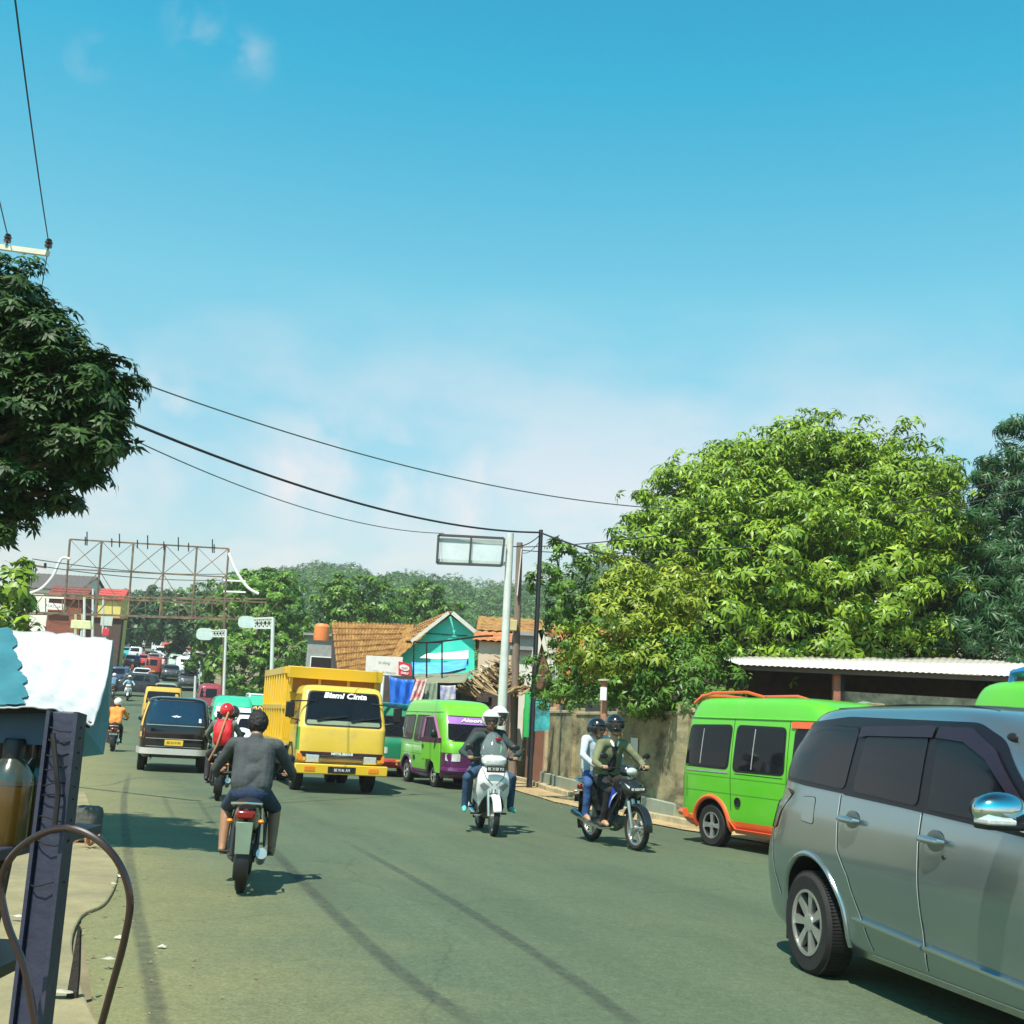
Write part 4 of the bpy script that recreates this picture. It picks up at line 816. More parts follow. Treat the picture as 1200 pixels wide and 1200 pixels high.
# sky colour: pale horizon, cyan higher up, unseen zenith darkened to cut ambient light
cr=nn(nt,'ShaderNodeValToRGB',-600,300); L(sep.outputs['Z'],cr.inputs[0]); el=cr.color_ramp.elements
el[0].position=0.; el[0].color=SKY_C[0]; el[1].position=1.; el[1].color=SKY_C[-1]
for p,c in zip((.08,.2,.34,.5,.62),SKY_C[1:-1]): e=el.new(p); e.color=c
mul=nn(nt,'ShaderNodeMix',100,_data_type='RGBA',_blend_type='MULTIPLY'); mul.inputs[0].default_value=1.; L(sky.outputs[0],mul.inputs[6]); L(cr.outputs[0],mul.inputs[7])
# clouds: a soft bank above the hills, thin wisps overhead
mp=nn(nt,'ShaderNodeMapping',-1000,-400); mp.inputs['Scale'].default_value=(1.,1.,2.2); L(tc.outputs['Generated'],mp.inputs[0])
no=nn(nt,'ShaderNodeTexNoise',-800,-400,Scale=4.6,Detail=7.,Roughness=.55); L(mp.outputs[0],no.inputs['Vector'])
band=nn(nt,'ShaderNodeValToRGB',-800,-700); L(sep.outputs['Z'],band.inputs[0]); be=band.color_ramp.elements; be[0].position=.02; be[0].color=(.35,.35,.35,1); be[1].position=.36; be[1].color=(0,0,0,1); q=be.new(.12); q.color=(.6,.6,.6,1); q=be.new(.24); q.color=(.35,.35,.35,1)
m1=nn(nt,'ShaderNodeMath',-500,-500,_operation='MULTIPLY'); r1=nn(nt,'ShaderNodeMapRange',-600,-400); r1.inputs[1].default_value=.44; r1.inputs[2].default_value=.66; L(no.outputs['Fac'],r1.inputs[0]); L(r1.outputs[0],m1.inputs[0]); L(band.outputs[0],m1.inputs[1])
mp2=nn(nt,'ShaderNodeMapping',-1000,-1000); mp2.inputs['Scale'].default_value=(2.2,2.2,5.); mp2.inputs['Location'].default_value=(.3,.2,.1); L(tc.outputs['Generated'],mp2.inputs[0])
n2=nn(nt,'ShaderNodeTexNoise',-800,-1000,Scale=5.,Detail=8.,Roughness=.6); L(mp2.outputs[0],n2.inputs['Vector']); r2=nn(nt,'ShaderNodeMapRange',-600,-1000); r2.inputs[1].default_value=.60; r2.inputs[2].default_value=.82; r2.inputs[4].default_value=.0; L(n2.outputs['Fac'],r2.inputs[0])
# two small wisps, each at its own place in the sky dome
def wisp(px,py,rad,prev,yy,amt=.34,ns=22.):
    d=ray(px,py).normalized(); vm=nn(nt,'ShaderNodeVectorMath',-700,yy,_operation='DISTANCE'); L(tc.outputs['Generated'],vm.inputs[0]); vm.inputs[1].default_value=d
    rr=nn(nt,'ShaderNodeMapRange',-500,yy); L(vm.outputs['Value'],rr.inputs[0]); rr.inputs[1].default_value=rad; rr.inputs[2].default_value=rad*.1; rr.inputs[3].default_value=0; rr.inputs[4].default_value=amt
    n3=nn(nt,'ShaderNodeTexNoise',-700,yy-200,Scale=ns,Detail=6.,Distortion=.3); L(tc.outputs['Generated'],n3.inputs['Vector']); r3=nn(nt,'ShaderNodeMapRange',-500,yy-200); L(n3.outputs['Fac'],r3.inputs[0]); r3.inputs[1].default_value=.42; r3.inputs[2].default_value=.72
    mm=nn(nt,'ShaderNodeMath',-300,yy,_operation='MULTIPLY'); L(rr.outputs[0],mm.inputs[0]); L(r3.outputs[0],mm.inputs[1]); mx=nn(nt,'ShaderNodeMath',-100,yy,_operation='MAXIMUM'); L(mm.outputs[0],mx.inputs[0]); L(prev,mx.inputs[1]); return mx.outputs[0]
cl=wisp(105,66,.022,m1.outputs[0],-1300); cl=wisp(232,32,.032,cl,-1700); cl=wisp(290,68,.028,cl,-2100)
for k_,(a_,b_,r_,m_) in enumerate(((400,545,.085,1.),(470,560,.07,1.),(330,560,.07,.9),(560,585,.075,.95),(650,590,.09,.9),(730,600,.07,.9),(175,475,.06,.8),(230,560,.09,.6))): cl=wisp(a_,b_,r_,cl,-2500-400*k_,m_,11.)
mc=nn(nt,'ShaderNodeMix',400,_data_type='RGBA'); L(cl,mc.inputs[0]); L(mul.outputs[2],mc.inputs[6]); mc.inputs[7].default_value=CLOUD_C; L(mc.outputs[2],bg.inputs[0]); L(bg.outputs[0],wo.inputs[0])
sl=bpy.data.lights.new('sun','SUN'); sl.energy=SUN_STR; sl.angle=R(.53); sl.color=(1.,.93,.80); so=bpy.data.objects.new('sun',sl); COL.objects.link(so)
so.rotation_euler=(-(SUN_H*math.cos(SUN_EL)+Vector((0,0,math.sin(SUN_EL))))).to_track_quat('-Z','Y').to_euler()
SC.view_settings.view_transform='Standard'; SC.view_settings.look='None'; SC.view_settings.exposure=EXPO
# ------------------------------------------------------------------ ground
def sm(t): t=max(0,min(1,t)); return t*t*(3-2*t)
RIDGE=[(-400,18),(-200,22),(-60,25),(60,28),(150,30),(240,33),(300,38),(400,43),(500,41),(600,40),(700,47),(760,49),(900,46),(1200,40),(1700,30)]
def terrain(x,y):
    z=road_z(y)
    if y>170 and y<1000:
        px=600+1400*x/y
        for (a,h),(b,g) in zip(RIDGE,RIDGE[1:]):
            if px<=b: break
        hh=h+(g-h)*sm((px-a)/(b-a)); lat=sm((px-170)/160) if px<600 else 1.
        t=sm((y-170)/250); zz=hh-1.5*sm((y-430)/500)*hh*.6
        z=z+(max(zz,0)-24)*t*(.35+.65*lat) if y<=400 else max(2,zz)*(.35+.65*lat)+ (1-(.35+.65*lat))*24
    return z
ys=[-60,-20,0,5,10,20,30,42]+[42+ (58-42)*i/4 for i in range(1,5)]+[65,72,79,87,93,100,108,117,128,140,150,160,170,180,190,200,215,230,245,260,280,300,320,340,360,380,400,420,440,470,500,600,800,1100,1600,2600]
mb=MB(); us=[-3,-1.6]+[-1.2+2.4*i/60 for i in range(61)]+[1.6,3]
for y in ys:
    wdt=max(60,abs(y)*1.0)
    for u in us: mb.v.append((u*wdt,y,terrain(u*wdt,y)))
nu=len(us)
for i in range(len(ys)-1):
    for j in range(nu-1): mb.f.append((i*nu+j,i*nu+j+1,(i+1)*nu+j+1,(i+1)*nu+j)); mb.m.append(0)
M_EARTH=pm('dry_earth',(.20,.165,.095),.95,var=.3,scale=1.2,bump=.5,bscale=14,stain=(.07,.10,.035),stain_amt=.8,stain_scale=.25)
tag(mb.build('ground',M_EARTH,None),kind='structure')
# ------------------------------------------------------------------ road
LE=[(-2.0,-1.5),(.5,-.6),(5.8,-1.75),(8.5,-2.75),(12,-4.05),(20,-6.9),(30,-10.5),(39,-13.8),(60,-20.6),(87,-29),(117,-38),(160,-50.5),(200,-63),(260,-82)]
RE=[(-2.0,11.6),(.5,10.8),(5.8,9.0),(8.5,8.1),(12,6.9),(17,5.0),(21,2.9),(25,1.6),(30,.6),(35,0),(42,-2.4),(52,-6.2),(60,-9.6),(87,-19),(117,-28.5),(160,-41.5),(200,-54),(260,-72)]
def lerp(tab,y):
    for (a,b),(c,d) in zip(tab,tab[1:]):
        if y<=c: return b+(d-b)*(y-a)/(c-a)
    return tab[-1][1]
ry=sorted(set([a for a,_ in LE]+[a for a,_ in RE]+[y for y in ys if 0<y<260]+[-60.]+[i*1.5 for i in range(1,28)]))
def strip_sheet(name,fl,fr,dz,mat,n=8,y0=-2,y1=260,thick=0.):
    q=[y for y in ry if y0<=y<=y1]; m=MB()
    for y in q:
        a,b=fl(y),fr(y)
        for j in range(n+1): m.v.append((a+(b-a)*j/n,y,road_z(y)+dz))
    for i in range(len(q)-1):
        for j in range(n): m.f.append((i*(n+1)+j,i*(n+1)+j+1,(i+1)*(n+1)+j+1,(i+1)*(n+1)+j)); m.m.append(0)
    return m.build(name,mat,None)
def asphalt():
    m=bpy.data.materials.new('worn_asphalt'); m.use_nodes=True; nt=m.node_tree; nt.nodes.clear(); L=nt.links.new
    out=nn(nt,'ShaderNodeOutputMaterial',900); b=nn(nt,'ShaderNodeBsdfPrincipled',600,Roughness=.78); b.inputs['Specular IOR Level'].default_value=.28
    tc=nn(nt,'ShaderNodeTexCoord',-1200); v=tc.outputs['Object']
    rot=nn(nt,'ShaderNodeMapping',-1000); rot.inputs['Rotation'].default_value=(0,0,R(-19)); L(v,rot.inputs[0])
    st=nn(nt,'ShaderNodeMapping',-800); st.inputs['Scale'].default_value=(1.0,.10,1); L(rot.outputs[0],st.inputs[0])
    a=nn(nt,'ShaderNodeTexNoise',-600,300,Scale=1.3,Detail=7.,Roughness=.6); L(st.outputs[0],a.inputs[0])
    c=nn(nt,'ShaderNodeTexNoise',-600,0,Scale=.55,Detail=9.,Roughness=.7); L(v,c.inputs[0])
    g=nn(nt,'ShaderNodeTexNoise',-600,-300,Scale=55.,Detail=4.,Roughness=.7); L(v,g.inputs[0])
    r1=nn(nt,'ShaderNodeMapRange',-400,300); r1.inputs[1].default_value=.35; r1.inputs[2].default_value=.65; L(a.outputs[0],r1.inputs[0])
    m1=nn(nt,'ShaderNodeMix',-200,200,_data_type='RGBA'); L(r1.outputs[0],m1.inputs[0]); m1.inputs[6].default_value=(*ASPH[0],1); m1.inputs[7].default_value=(*ASPH[1],1)
    r2=nn(nt,'ShaderNodeMapRange',-400,0); r2.inputs[1].default_value=.50; r2.inputs[2].default_value=.72; r2.inputs[4].default_value=.45; L(c.outputs[0],r2.inputs[0])
    m2=nn(nt,'ShaderNodeMix',0,200,_data_type='RGBA'); L(r2.outputs[0],m2.inputs[0]); L(m1.outputs[2],m2.inputs[6]); m2.inputs[7].default_value=(*ASPH[2],1)
    # dust blown onto the left edge of the road: distance from the edge line x = -.36*y + .3
    sp=nn(nt,'ShaderNodeSeparateXYZ',-1000,-600); L(v,sp.inputs[0]); e=nn(nt,'ShaderNodeMath',-800,-600,_operation='MULTIPLY_ADD'); L(sp.outputs['Y'],e.inputs[0]); e.inputs[1].default_value=.345; L(sp.outputs['X'],e.inputs[2])
    e2=nn(nt,'ShaderNodeMath',-600,-600,_operation='ADD'); L(e.outputs[0],e2.inputs[0]); sc=nn(nt,'ShaderNodeMath',-700,-750,_operation='MULTIPLY'); L(c.outputs[0],sc.inputs[0]); sc.inputs[1].default_value=-2.6; L(sc.outputs[0],e2.inputs[1])
    r3=nn(nt,'ShaderNodeMapRange',-400,-600); L(e2.outputs[0],r3.inputs[0]); r3.inputs[1].default_value=-1.0; r3.inputs[2].default_value=1.1; r3.inputs[3].default_value=.85; r3.inputs[4].default_value=0.
    m3=nn(nt,'ShaderNodeMix',200,200,_data_type='RGBA'); L(r3.outputs[0],m3.inputs[0]); L(m2.outputs[2],m3.inputs[6]); m3.inputs[7].default_value=(*ASPH[3],1)
    r4=nn(nt,'ShaderNodeMapRange',-400,-300); L(g.outputs[0],r4.inputs[0]); r4.inputs[1].default_value=.3; r4.inputs[2].default_value=.7; r4.inputs[3].default_value=.68; r4.inputs[4].default_value=1.32
    m4=nn(nt,'ShaderNodeMix',400,200,_data_type='RGBA',_blend_type='MULTIPLY'); m4.inputs[0].default_value=1; L(m3.outputs[2],m4.inputs[6]); L(r4.outputs[0],m4.inputs[7]); 
    vo=nn(nt,'ShaderNodeTexVoronoi',-600,-900,_feature='DISTANCE_TO_EDGE',Scale=.42); wa=nn(nt,'ShaderNodeMix',-800,-900,_data_type='RGBA'); wa.inputs[0].default_value=.32; L(v,wa.inputs[6]); wn=nn(nt,'ShaderNodeTexNoise',-1000,-1000,Scale=1.7,Detail=6.); L(v,wn.inputs[0]); L(wn.outputs['Color'],wa.inputs[7]); L(wa.outputs[2],vo.inputs['Vector'])
    r5=nn(nt,'ShaderNodeMapRange',-400,-900); L(vo.outputs['Distance'],r5.inputs[0]); r5.inputs[1].default_value=0.; r5.inputs[2].default_value=.006; r5.inputs[3].default_value=.8; r5.inputs[4].default_value=1.
    g2=nn(nt,'ShaderNodeTexNoise',-600,-1100,Scale=11.,Detail=5.,Roughness=.75); L(v,g2.inputs[0]); r6=nn(nt,'ShaderNodeMapRange',-400,-1100); L(g2.outputs[0],r6.inputs[0]); r6.inputs[1].default_value=.3; r6.inputs[2].default_value=.7; r6.inputs[3].default_value=.86; r6.inputs[4].default_value=1.12
    mq=nn(nt,'ShaderNodeMath',-200,-1000,_operation='MULTIPLY'); L(r5.outputs[0],mq.inputs[0]); L(r6.outputs[0],mq.inputs[1])
    m5=nn(nt,'ShaderNodeMix',500,0,_data_type='RGBA',_blend_type='MULTIPLY'); m5.inputs[0].default_value=1; L(m4.outputs[2],m5.inputs[6]); L(mq.outputs[0],m5.inputs[7]); L(m5.outputs[2],b.inputs['Base Color'])
    bp=nn(nt,'ShaderNodeBump',400,-300,Strength=.35,Distance=.01); L(g.outputs[0],bp.inputs['Height']); L(bp.outputs[0],b.inputs['Normal']); L(b.outputs[0],out.inputs[0]); return m
M_ASPH=asphalt()
tag(strip_sheet('road',lambda y:lerp(LE,y),lambda y:lerp(RE,y),.008,M_ASPH,10,-2,260),kind='structure')
M_TAR=bpy.data.materials.new('tar_band'); M_TAR.use_nodes=True
def _tar():
    nt=M_TAR.node_tree; nt.nodes.clear(); L=nt.links.new; o=nn(nt,'ShaderNodeOutputMaterial',600); b=nn(nt,'ShaderNodeBsdfPrincipled',200,Roughness=.7); b.inputs['Base Color'].default_value=(.05,.055,.055,1)
    t=nn(nt,'ShaderNodeBsdfTransparent',200,-200); m=nn(nt,'ShaderNodeMixShader',400); at_=nn(nt,'ShaderNodeAttribute',-400,_attribute_name='soft'); tc=nn(nt,'ShaderNodeTexCoord',-600,-200); n=nn(nt,'ShaderNodeTexNoise',-400,-200,Scale=9.,Detail=6.,Roughness=.7); L(tc.outputs['Object'],n.inputs[0])
    r=nn(nt,'ShaderNodeMapRange',-200,-200); L(n.outputs[0],r.inputs[0]); r.inputs[1].default_value=.3; r.inputs[2].default_value=.62; r.inputs[3].default_value=.1; r.inputs[4].default_value=.5
    mu=nn(nt,'ShaderNodeMath',0,0,_operation='MULTIPLY'); L(at_.outputs['Fac'],mu.inputs[0]); L(r.outputs[0],mu.inputs[1]); L(mu.outputs[0],m.inputs[0]); L(t.outputs[0],m.inputs[1]); L(b.outputs[0],m.inputs[2]); L(m.outputs[0],o.inputs[0])
_tar(); TARP=[]
def tar(pts,w,name='tar_seam'):
    m=MB(); k=len(pts); P_=[G(*p) for p in pts]
    for i,p in enumerate(P_):
        d=(P_[min(i+1,k-1)]-P_[max(i-1,0)]).normalized(); s=Vector((d.y,-d.x,0))*w/2
        for j,t in enumerate((-1,-.45,.45,1)): m.v.append(tuple(p+s*t+Vector((0,0,.013)))); TARP.append((0,1,1,0)[j]*min(1,i/6,(k-1-i)/6)*.8)
    for i in range(k-1):
        for j in range(3): m.f.append((4*i+j,4*i+j+1,4*i+j+5,4*i+j+4)); m.m.append(0)
    return m
def smooth_pts(p,n=10):
    out=[]
    for i in range(len(p)-1):
        a=p[max(i-1,0)];b=p[i];c=p[i+1];d=p[min(i+2,len(p)-1)]
        for k in range(n):
            t=k/n; out.append(tuple(.5*((2*b[j])+(-a[j]+c[j])*t+(2*a[j]-5*b[j]+4*c[j]-d[j])*t*t+(-a[j]+3*b[j]-3*c[j]+d[j])*t**3) for j in range(len(b))))
    out.append(tuple(p[-1])); return out
tt=MB()
for pts,w_ in (([(192,1260),(182,1180),(168,1110),(160,1070),(148,985),(145,940),(152,905)],.13),([(575,1215),(480,1150),(400,1080),(350,1030),(310,985)],.15),([(760,1215),(680,1155),(590,1095),(500,1040),(400,985)],.14),([(90,923),(130,920),(165,912),(260,909)],.09)):
    q=tar(smooth_pts(pts),w_); tt.add(q.v,q.f)
me=bpy.data.meshes.new('road_seams'); me.from_pydata(tt.v,[],tt.f); at_=me.attributes.new('soft','FLOAT','POINT'); at_.data.foreach_set('value',np.array(TARP,dtype=np.float32)); me.materials.append(M_TAR)
tag(obj(me,'road_seams'),kind='structure')
# concrete apron at the left edge, sandy verge and kerb on the right
M_CONC=pm('old_concrete',(.25,.215,.115),.9,var=.22,scale=2.5,bump=.4,bscale=25,stain=(.16,.15,.09),stain_amt=.7,stain_scale=1.6)
ap=MB(); edge=[G(*p) for p in smooth_pts([(150,1260),(108,1195),(92,1150),(84,1110),(96,1078),(122,1064),(136,1040),(138,1015),(126,990),(112,965),(100,930)],4)]
poly=[Vector((p.x,p.y,.0)) for p in edge]; far=[Vector((-9,17,0)),Vector((-12,10,0)),Vector((-9,1,0)),Vector((-1.6,1.5,0))]
ap.prism(poly+far,(0,0,.035)); tag(ap.build('pavement',M_CONC,None,smooth=0,bevel=.015),kind='structure')
strip_v=MB(); WL=[(.9,38.5),(2.0,31),(3.45,22.2),(5.7,18.6),(8.0,12.5),(10.8,5),(13.4,-2)]
M_SAND=pm('sandy_verge',(.40,.29,.15),.95,var=.25,scale=1.5,bump=.4,bscale=20,stain=(.20,.16,.09),stain_amt=.6,stain_scale=1.)
def wallx(y):
    return lerp(sorted([(b,a) for a,b in WL]),y)
tag(strip_sheet('verge',lambda y:lerp(RE,y)-.25+.12*math.sin(y*2.1),lambda y:(wallx(y) if y<38 else lerp(RE,y)+2.5)+.3,.028,M_SAND,4,-2,60),kind='structure')
kb=MB(); q=[Vector((lerp(RE,y)+.35+.35*(y>24),y,road_z(y))) for y in [20.5,22,24,26,28,30,32,34,36,38]]
for a,b in zip(q,q[1:]): kb.beam(a+Vector((0,0,.06)),b+Vector((0,0,.06))-(b-a)*.02,.14,.14)
tag(kb.build('kerb',pm('kerb_stone',(.42,.35,.22),.9,var=.25,scale=3,stain=(.16,.13,.08),stain_amt=.6),None,bevel=.015),kind='structure')
# ------------------------------------------------------------------ foliage
def leaf_whorl(n,length,width,droop,up=.35,fold=.25):
    vs=[];fs=[]
    for i in range(n):
        a=2*math.pi*i/n+random.uniform(-.3,.3); l=length*random.uniform(.7,1.1); w_=width*random.uniform(.8,1.15); ca,sa=math.cos(a),math.sin(a)
        zz=random.uniform(.1,.9)*up*length; o=len(vs)
        def pt(r,s,z): vs.append((ca*r-sa*s,sa*r+ca*s,z+zz))
        pt(l*.06,0,0); pt(l*.45,w_/2,-droop*l*.12+fold*w_*.5); pt(l*.5,0,-droop*l*.08); pt(l*.45,-w_/2,-droop*l*.12+fold*w_*.5); pt(l,0,-droop*l*.55)
        fs+=[(o,o+2,o+1),(o,o+3,o+2),(o+1,o+2,o+4),(o+2,o+3,o+4)]
    return np.array(vs),np.array(fs)
def foliage(name,centers,normals,tmpls,s0,s1,mat,parent,tint_pow=1.,upb=.5):
    C_=np.asarray(centers,float); N=np.asarray(normals,float); n=len(C_); V=[];F=[];T=[];base=0
    which=RNG.integers(0,len(tmpls),n)
    for ti,(tv,tf) in enumerate(tmpls):
        ix=np.where(which==ti)[0]; m=len(ix)
        if not m: continue
        nz=N[ix]+RNG.normal(0,.35,(m,3))+np.array([0,0,upb]); nz/=np.linalg.norm(nz,axis=1)[:,None]+1e-9
        t=RNG.normal(0,1,(m,3)); x=np.cross(t,nz); x/=np.linalg.norm(x,axis=1)[:,None]+1e-9; y=np.cross(nz,x); s=RNG.uniform(s0,s1,m)
        Rm=np.stack([x,y,nz],axis=2)*s[:,None,None]
        v=np.einsum('mij,kj->mki',Rm,tv)+C_[ix][:,None,:]; V.append(v.reshape(-1,3)); k=len(tv)
        f=tf[None]+ (np.arange(m)*k)[:,None,None]+base; F.append(f.reshape(-1,3)); base+=m*k
        lf=len(tf)//4 if len(tf)%4==0 else 1; tl=RNG.random((m,1))*.55+RNG.random((m,lf))*.45; T.append(np.repeat(tl,len(tf)//lf,axis=1).reshape(-1)**tint_pow)
    V=np.concatenate(V);F=np.concatenate(F);T=np.concatenate(T)
    me=bpy.data.meshes.new(name); me.vertices.add(len(V)); me.vertices.foreach_set('co',V.astype(np.float32).ravel()); me.loops.add(F.size); me.loops.foreach_set('vertex_index',F.astype(np.int32).ravel())
    me.polygons.add(len(F)); me.polygons.foreach_set('loop_start',np.arange(0,F.size,3,dtype=np.int32)); me.polygons.foreach_set('loop_total',np.full(len(F),3,dtype=np.int32)); me.update(calc_edges=True)
    a=me.attributes.new('tint','FLOAT','FACE'); a.data.foreach_set('value',T.astype(np.float32)); me.materials.append(mat); o=obj(me,name,parent); return o
def lobe_points(lobes,dens,rmin=.55,keep=.25,clump=.34,core=.35):
    """twig clumps on the outside of overlapping lobes, gaps between them, and a thinner core within"""
    Cs=[];Ns=[]
    L_=np.array([[*l[0],l[1]] for l in lobes])
    for c,r in lobes:
        n=max(10,int(dens*r*r)); m_=10; nc=max(3,int(n*(1-core)/m_)); d=RNG.normal(0,1,(nc,3)); d/=np.linalg.norm(d,axis=1)[:,None]
        q=RNG.uniform(.80,1.0,nc)*RNG.choice([1.,1.,1.,1.06,1.16],nc); cc=np.array(c)+d*(r*q)[:,None]*np.array([1,1,.88])
        dist=np.linalg.norm(cc[:,None,:]-L_[None,:,:3],axis=2)/L_[None,:,3]; m=((dist<.62).sum(axis=1)==0)|(RNG.random(nc)<keep); cc=cc[m]; d=d[m]
        cr=clump*min(1.,.45+.3*r)*RNG.uniform(.7,1.2,len(cc))*(.45+r*.28)
        off=RNG.normal(0,1,(len(cc),m_,3)); off/=np.linalg.norm(off,axis=2)[:,:,None]+1e-9; off*=RNG.uniform(.2,1.,(len(cc),m_,1))**.5
        p=cc[:,None,:]+off*cr[:,None,None]*np.array([1.25,1.25,.55]); nn_=off*.6+d[:,None,:]*.8
        Cs.append(p.reshape(-1,3)); Ns.append(nn_.reshape(-1,3))
        k=int(n*core); d=RNG.normal(0,1,(k,3)); d/=np.linalg.norm(d,axis=1)[:,None]; p=np.array(c)+d*(r*RNG.uniform(min(rmin,.5),.74,k))[:,None]*np.array([1,1,.88]); Cs.append(p); Ns.append(d)
    return np.concatenate(Cs),np.concatenate(Ns)
BARK=pm('bark',(.10,.075,.05),.9,var=.3,scale=6,bump=.8,bscale=18,stretch=(1,1,.25))
def leafmat(name,c1,c2,tr=.3,rough=.45): return pm(name,c1,rough,var=.15,scale=1.2,tint=c2,trans=tr,spec=.4)
BIG=[leaf_whorl(7,.20,.085,1.,.4) for _ in range(4)]; MID=[leaf_whorl(6,.30,.14,.8,.6) for _ in range(3)]; CLP=[leaf_whorl(5,1.,.55,.6,.7) for _ in range(4)]; NARROW=[leaf_whorl(9,.26,.05,1.3,.35) for _ in range(3)]; FORE=[leaf_whorl(9,.15,.045,.9,.35) for _ in range(5)]
def make_tree(name,label,base,lobes,mat,tmpl,s0,s1,dens,cat='tree',group=None,trunk_r=.16,upb=.5,keep=.2,nlimb=None,rmin=.55):
    base=Vector(base); root=thing(name,label,cat,base,0,group); lb=[((c[0]-base.x,c[1]-base.y,c[2]-base.z),r) for c,r in lobes]
    cx=sum(l[0][0] for l in lb)/len(lb);cy=sum(l[0][1] for l in lb)/len(lb);zmin=min(l[0][2]-l[1]*.4 for l in lb); cz=max(zmin,.35*max(l[0][2] for l in lb))
    t=MB(); fork=Vector((cx*.5,cy*.5,cz)); t.tube([(0,0,-.1),(fork.x*.25+.05*trunk_r,fork.y*.25,cz*.35),(fork.x*.7,fork.y*.6,cz*.7),fork],[trunk_r*1.35,trunk_r,trunk_r*.9,trunk_r*.8],9)
    for i,(c,r) in enumerate(lb if not nlimb else lb[:nlimb]):
        c=Vector(c); m=fork.lerp(c,.5)+Vector((random.uniform(-.2,.2)*r,random.uniform(-.2,.2)*r,.12*r)); t.tube([fork,m,c],[trunk_r*.55,trunk_r*.35,trunk_r*.14],7)
        for k in range(3):
            e=c+Vector((random.uniform(-1,1),random.uniform(-1,1),random.uniform(-.4,1))).normalized()*r*.75; t.tube([m.lerp(c,.5),c.lerp(e,.4),e],[trunk_r*.18,trunk_r*.12,trunk_r*.04],5)
    t.build('trunk',BARK,root)
    c,n=lobe_points(lb,dens,rmin,keep); foliage('crown',c,n,tmpl,s0,s1,mat,root,upb=upb); return root
def PL(px,py,D,r): return (tuple(P(px,py,D)),r)
# ------------------------------------------------------------------ roofs and houses
def ribbed(mb,A,B,C_,D_,n,amp,rows=0,m=0,jit=0.):
    """sheet A-B (eave) to D-C (ridge) with n round ribs running up the slope and optional tile courses"""
    A,B,C_,D_=map(Vector,(A,B,C_,D_)); nrm=(B-A).cross(D_-A).normalized()
    if nrm.z<0: nrm=-nrm
    cols=n*4; rws=max(1,rows)*2 if rows else 1; vs=[]
    for i in range(rws+1):
        v=i/rws if not rows else (i//2+(i%2)*.96)/rows if i<rws else 1.
        lift=0. if not rows else (amp*.9 if i%2==0 else 0.)
        for j in range(cols+1):
            u=j/cols; p=A.lerp(B,u).lerp(D_.lerp(C_,u),v); h=abs(math.sin(math.pi*j/4))*amp+lift+(random.uniform(-jit,jit) if jit else 0); vs.append(p+nrm*h)
    mb.add(vs,[(i*(cols+1)+j,i*(cols+1)+j+1,(i+1)*(cols+1)+j+1,(i+1)*(cols+1)+j) for i in range(rws) for j in range(cols)],m)
def sheet_thing(mb,name,mat,parent,t=.02):
    o=mb.build(name,mat,parent,smooth=50); md=o.modifiers.new('s','SOLIDIFY'); md.thickness=t; return o
def cable(name,label,pts,r,mat,parts=14,group=None):
    pts=[Vector(p) for p in smooth_pts([tuple(p) for p in pts],parts)]; m=MB(); m.tube(pts,r,6); o=m.build(name,mat,None); return tag(o,label,'cable',group)
def sag(a,b,s,n=12):
    a=Vector(a);b=Vector(b); return [a.lerp(b,i/n)-Vector((0,0,4*s*(i/n)*(1-i/n))) for i in range(n+1)]
# ================================================================== VEHICLES
def place(root,anchor,world,rz,lean=0.):
    s=root.scale[0]; a=Matrix.Rotation(rz,3,'Z')@Vector((anchor[0]*s,anchor[1]*s,0)); root.location=(world[0]-a.x,world[1]-a.y,world[2]); root.rotation_euler=(lean,0,rz); return root
mpv=make_mpv('silver green people carrier nearest the camera, cut off by the right edge of the photo'); mpv.scale=(1.06,)*3
place(mpv,(-1.40,-.82),G(947,1142),R(-77.5))
van1,H1,mb1,mt1=make_van('green_minibus','bright green minibus with orange rear roof bar and orange skirts, behind the silver car','x' and (.105,.46,.02),(.70,.10,.02),style='orange'); van1.scale=(1.06,)*3
place(van1,(-.97,-.70),G(834,992),R(-61))
rb=MB(); rb.tube([(-1.60,-.56,1.90),(-1.50,-.50,2.0),(-1.3,-.46,2.05),(-.6,-.45,2.06),(-.25,-.44,1.99)],.022,8); rb.tube([(-1.60,.56,1.90),(-1.50,.50,2.0),(-1.3,.46,2.05),(-.6,.45,2.06),(-.25,.44,1.99)],.022,8); rb.tube([(-1.52,-.5,2.0),(-1.58,0,2.02),(-1.52,.5,2.0)],.03,8); rb.build('roof_bar',mt1,van1)
van2,H2,mb2,mt2=make_van('green_minibus','green minibus with blue roof rack, mostly hidden behind the silver car','x' and (.105,.46,.02),(.02,.18,.45),style='plain'); van2.scale=(1.12,)*3; place(van2,(-1.75,-.73),(4.62,12.5,.02),R(-71))
roof_rail(van2,mt2,1.97,-1.2,.7,.50,.10,.07)
purp=paint('purple_paint',(.16,.035,.20),.3); 
van3,H3,mb3,mt3=make_van('green_minibus','green minibus with purple bumper and purple sun strip beside the yellow truck','x' and (.15,.50,.03),(.085,.010,.08),style='purple',front_text=('Aloora',.13,M_LETW),band=pm('purple_film',(.36,.16,.50),.4)); van3.scale=(1.04,)*3
r3=R(-67); f3=at(556,28.5); van3.location=f3-Vector((math.cos(r3),math.sin(r3),0))*1.8; van3.rotation_euler=(0,0,r3)
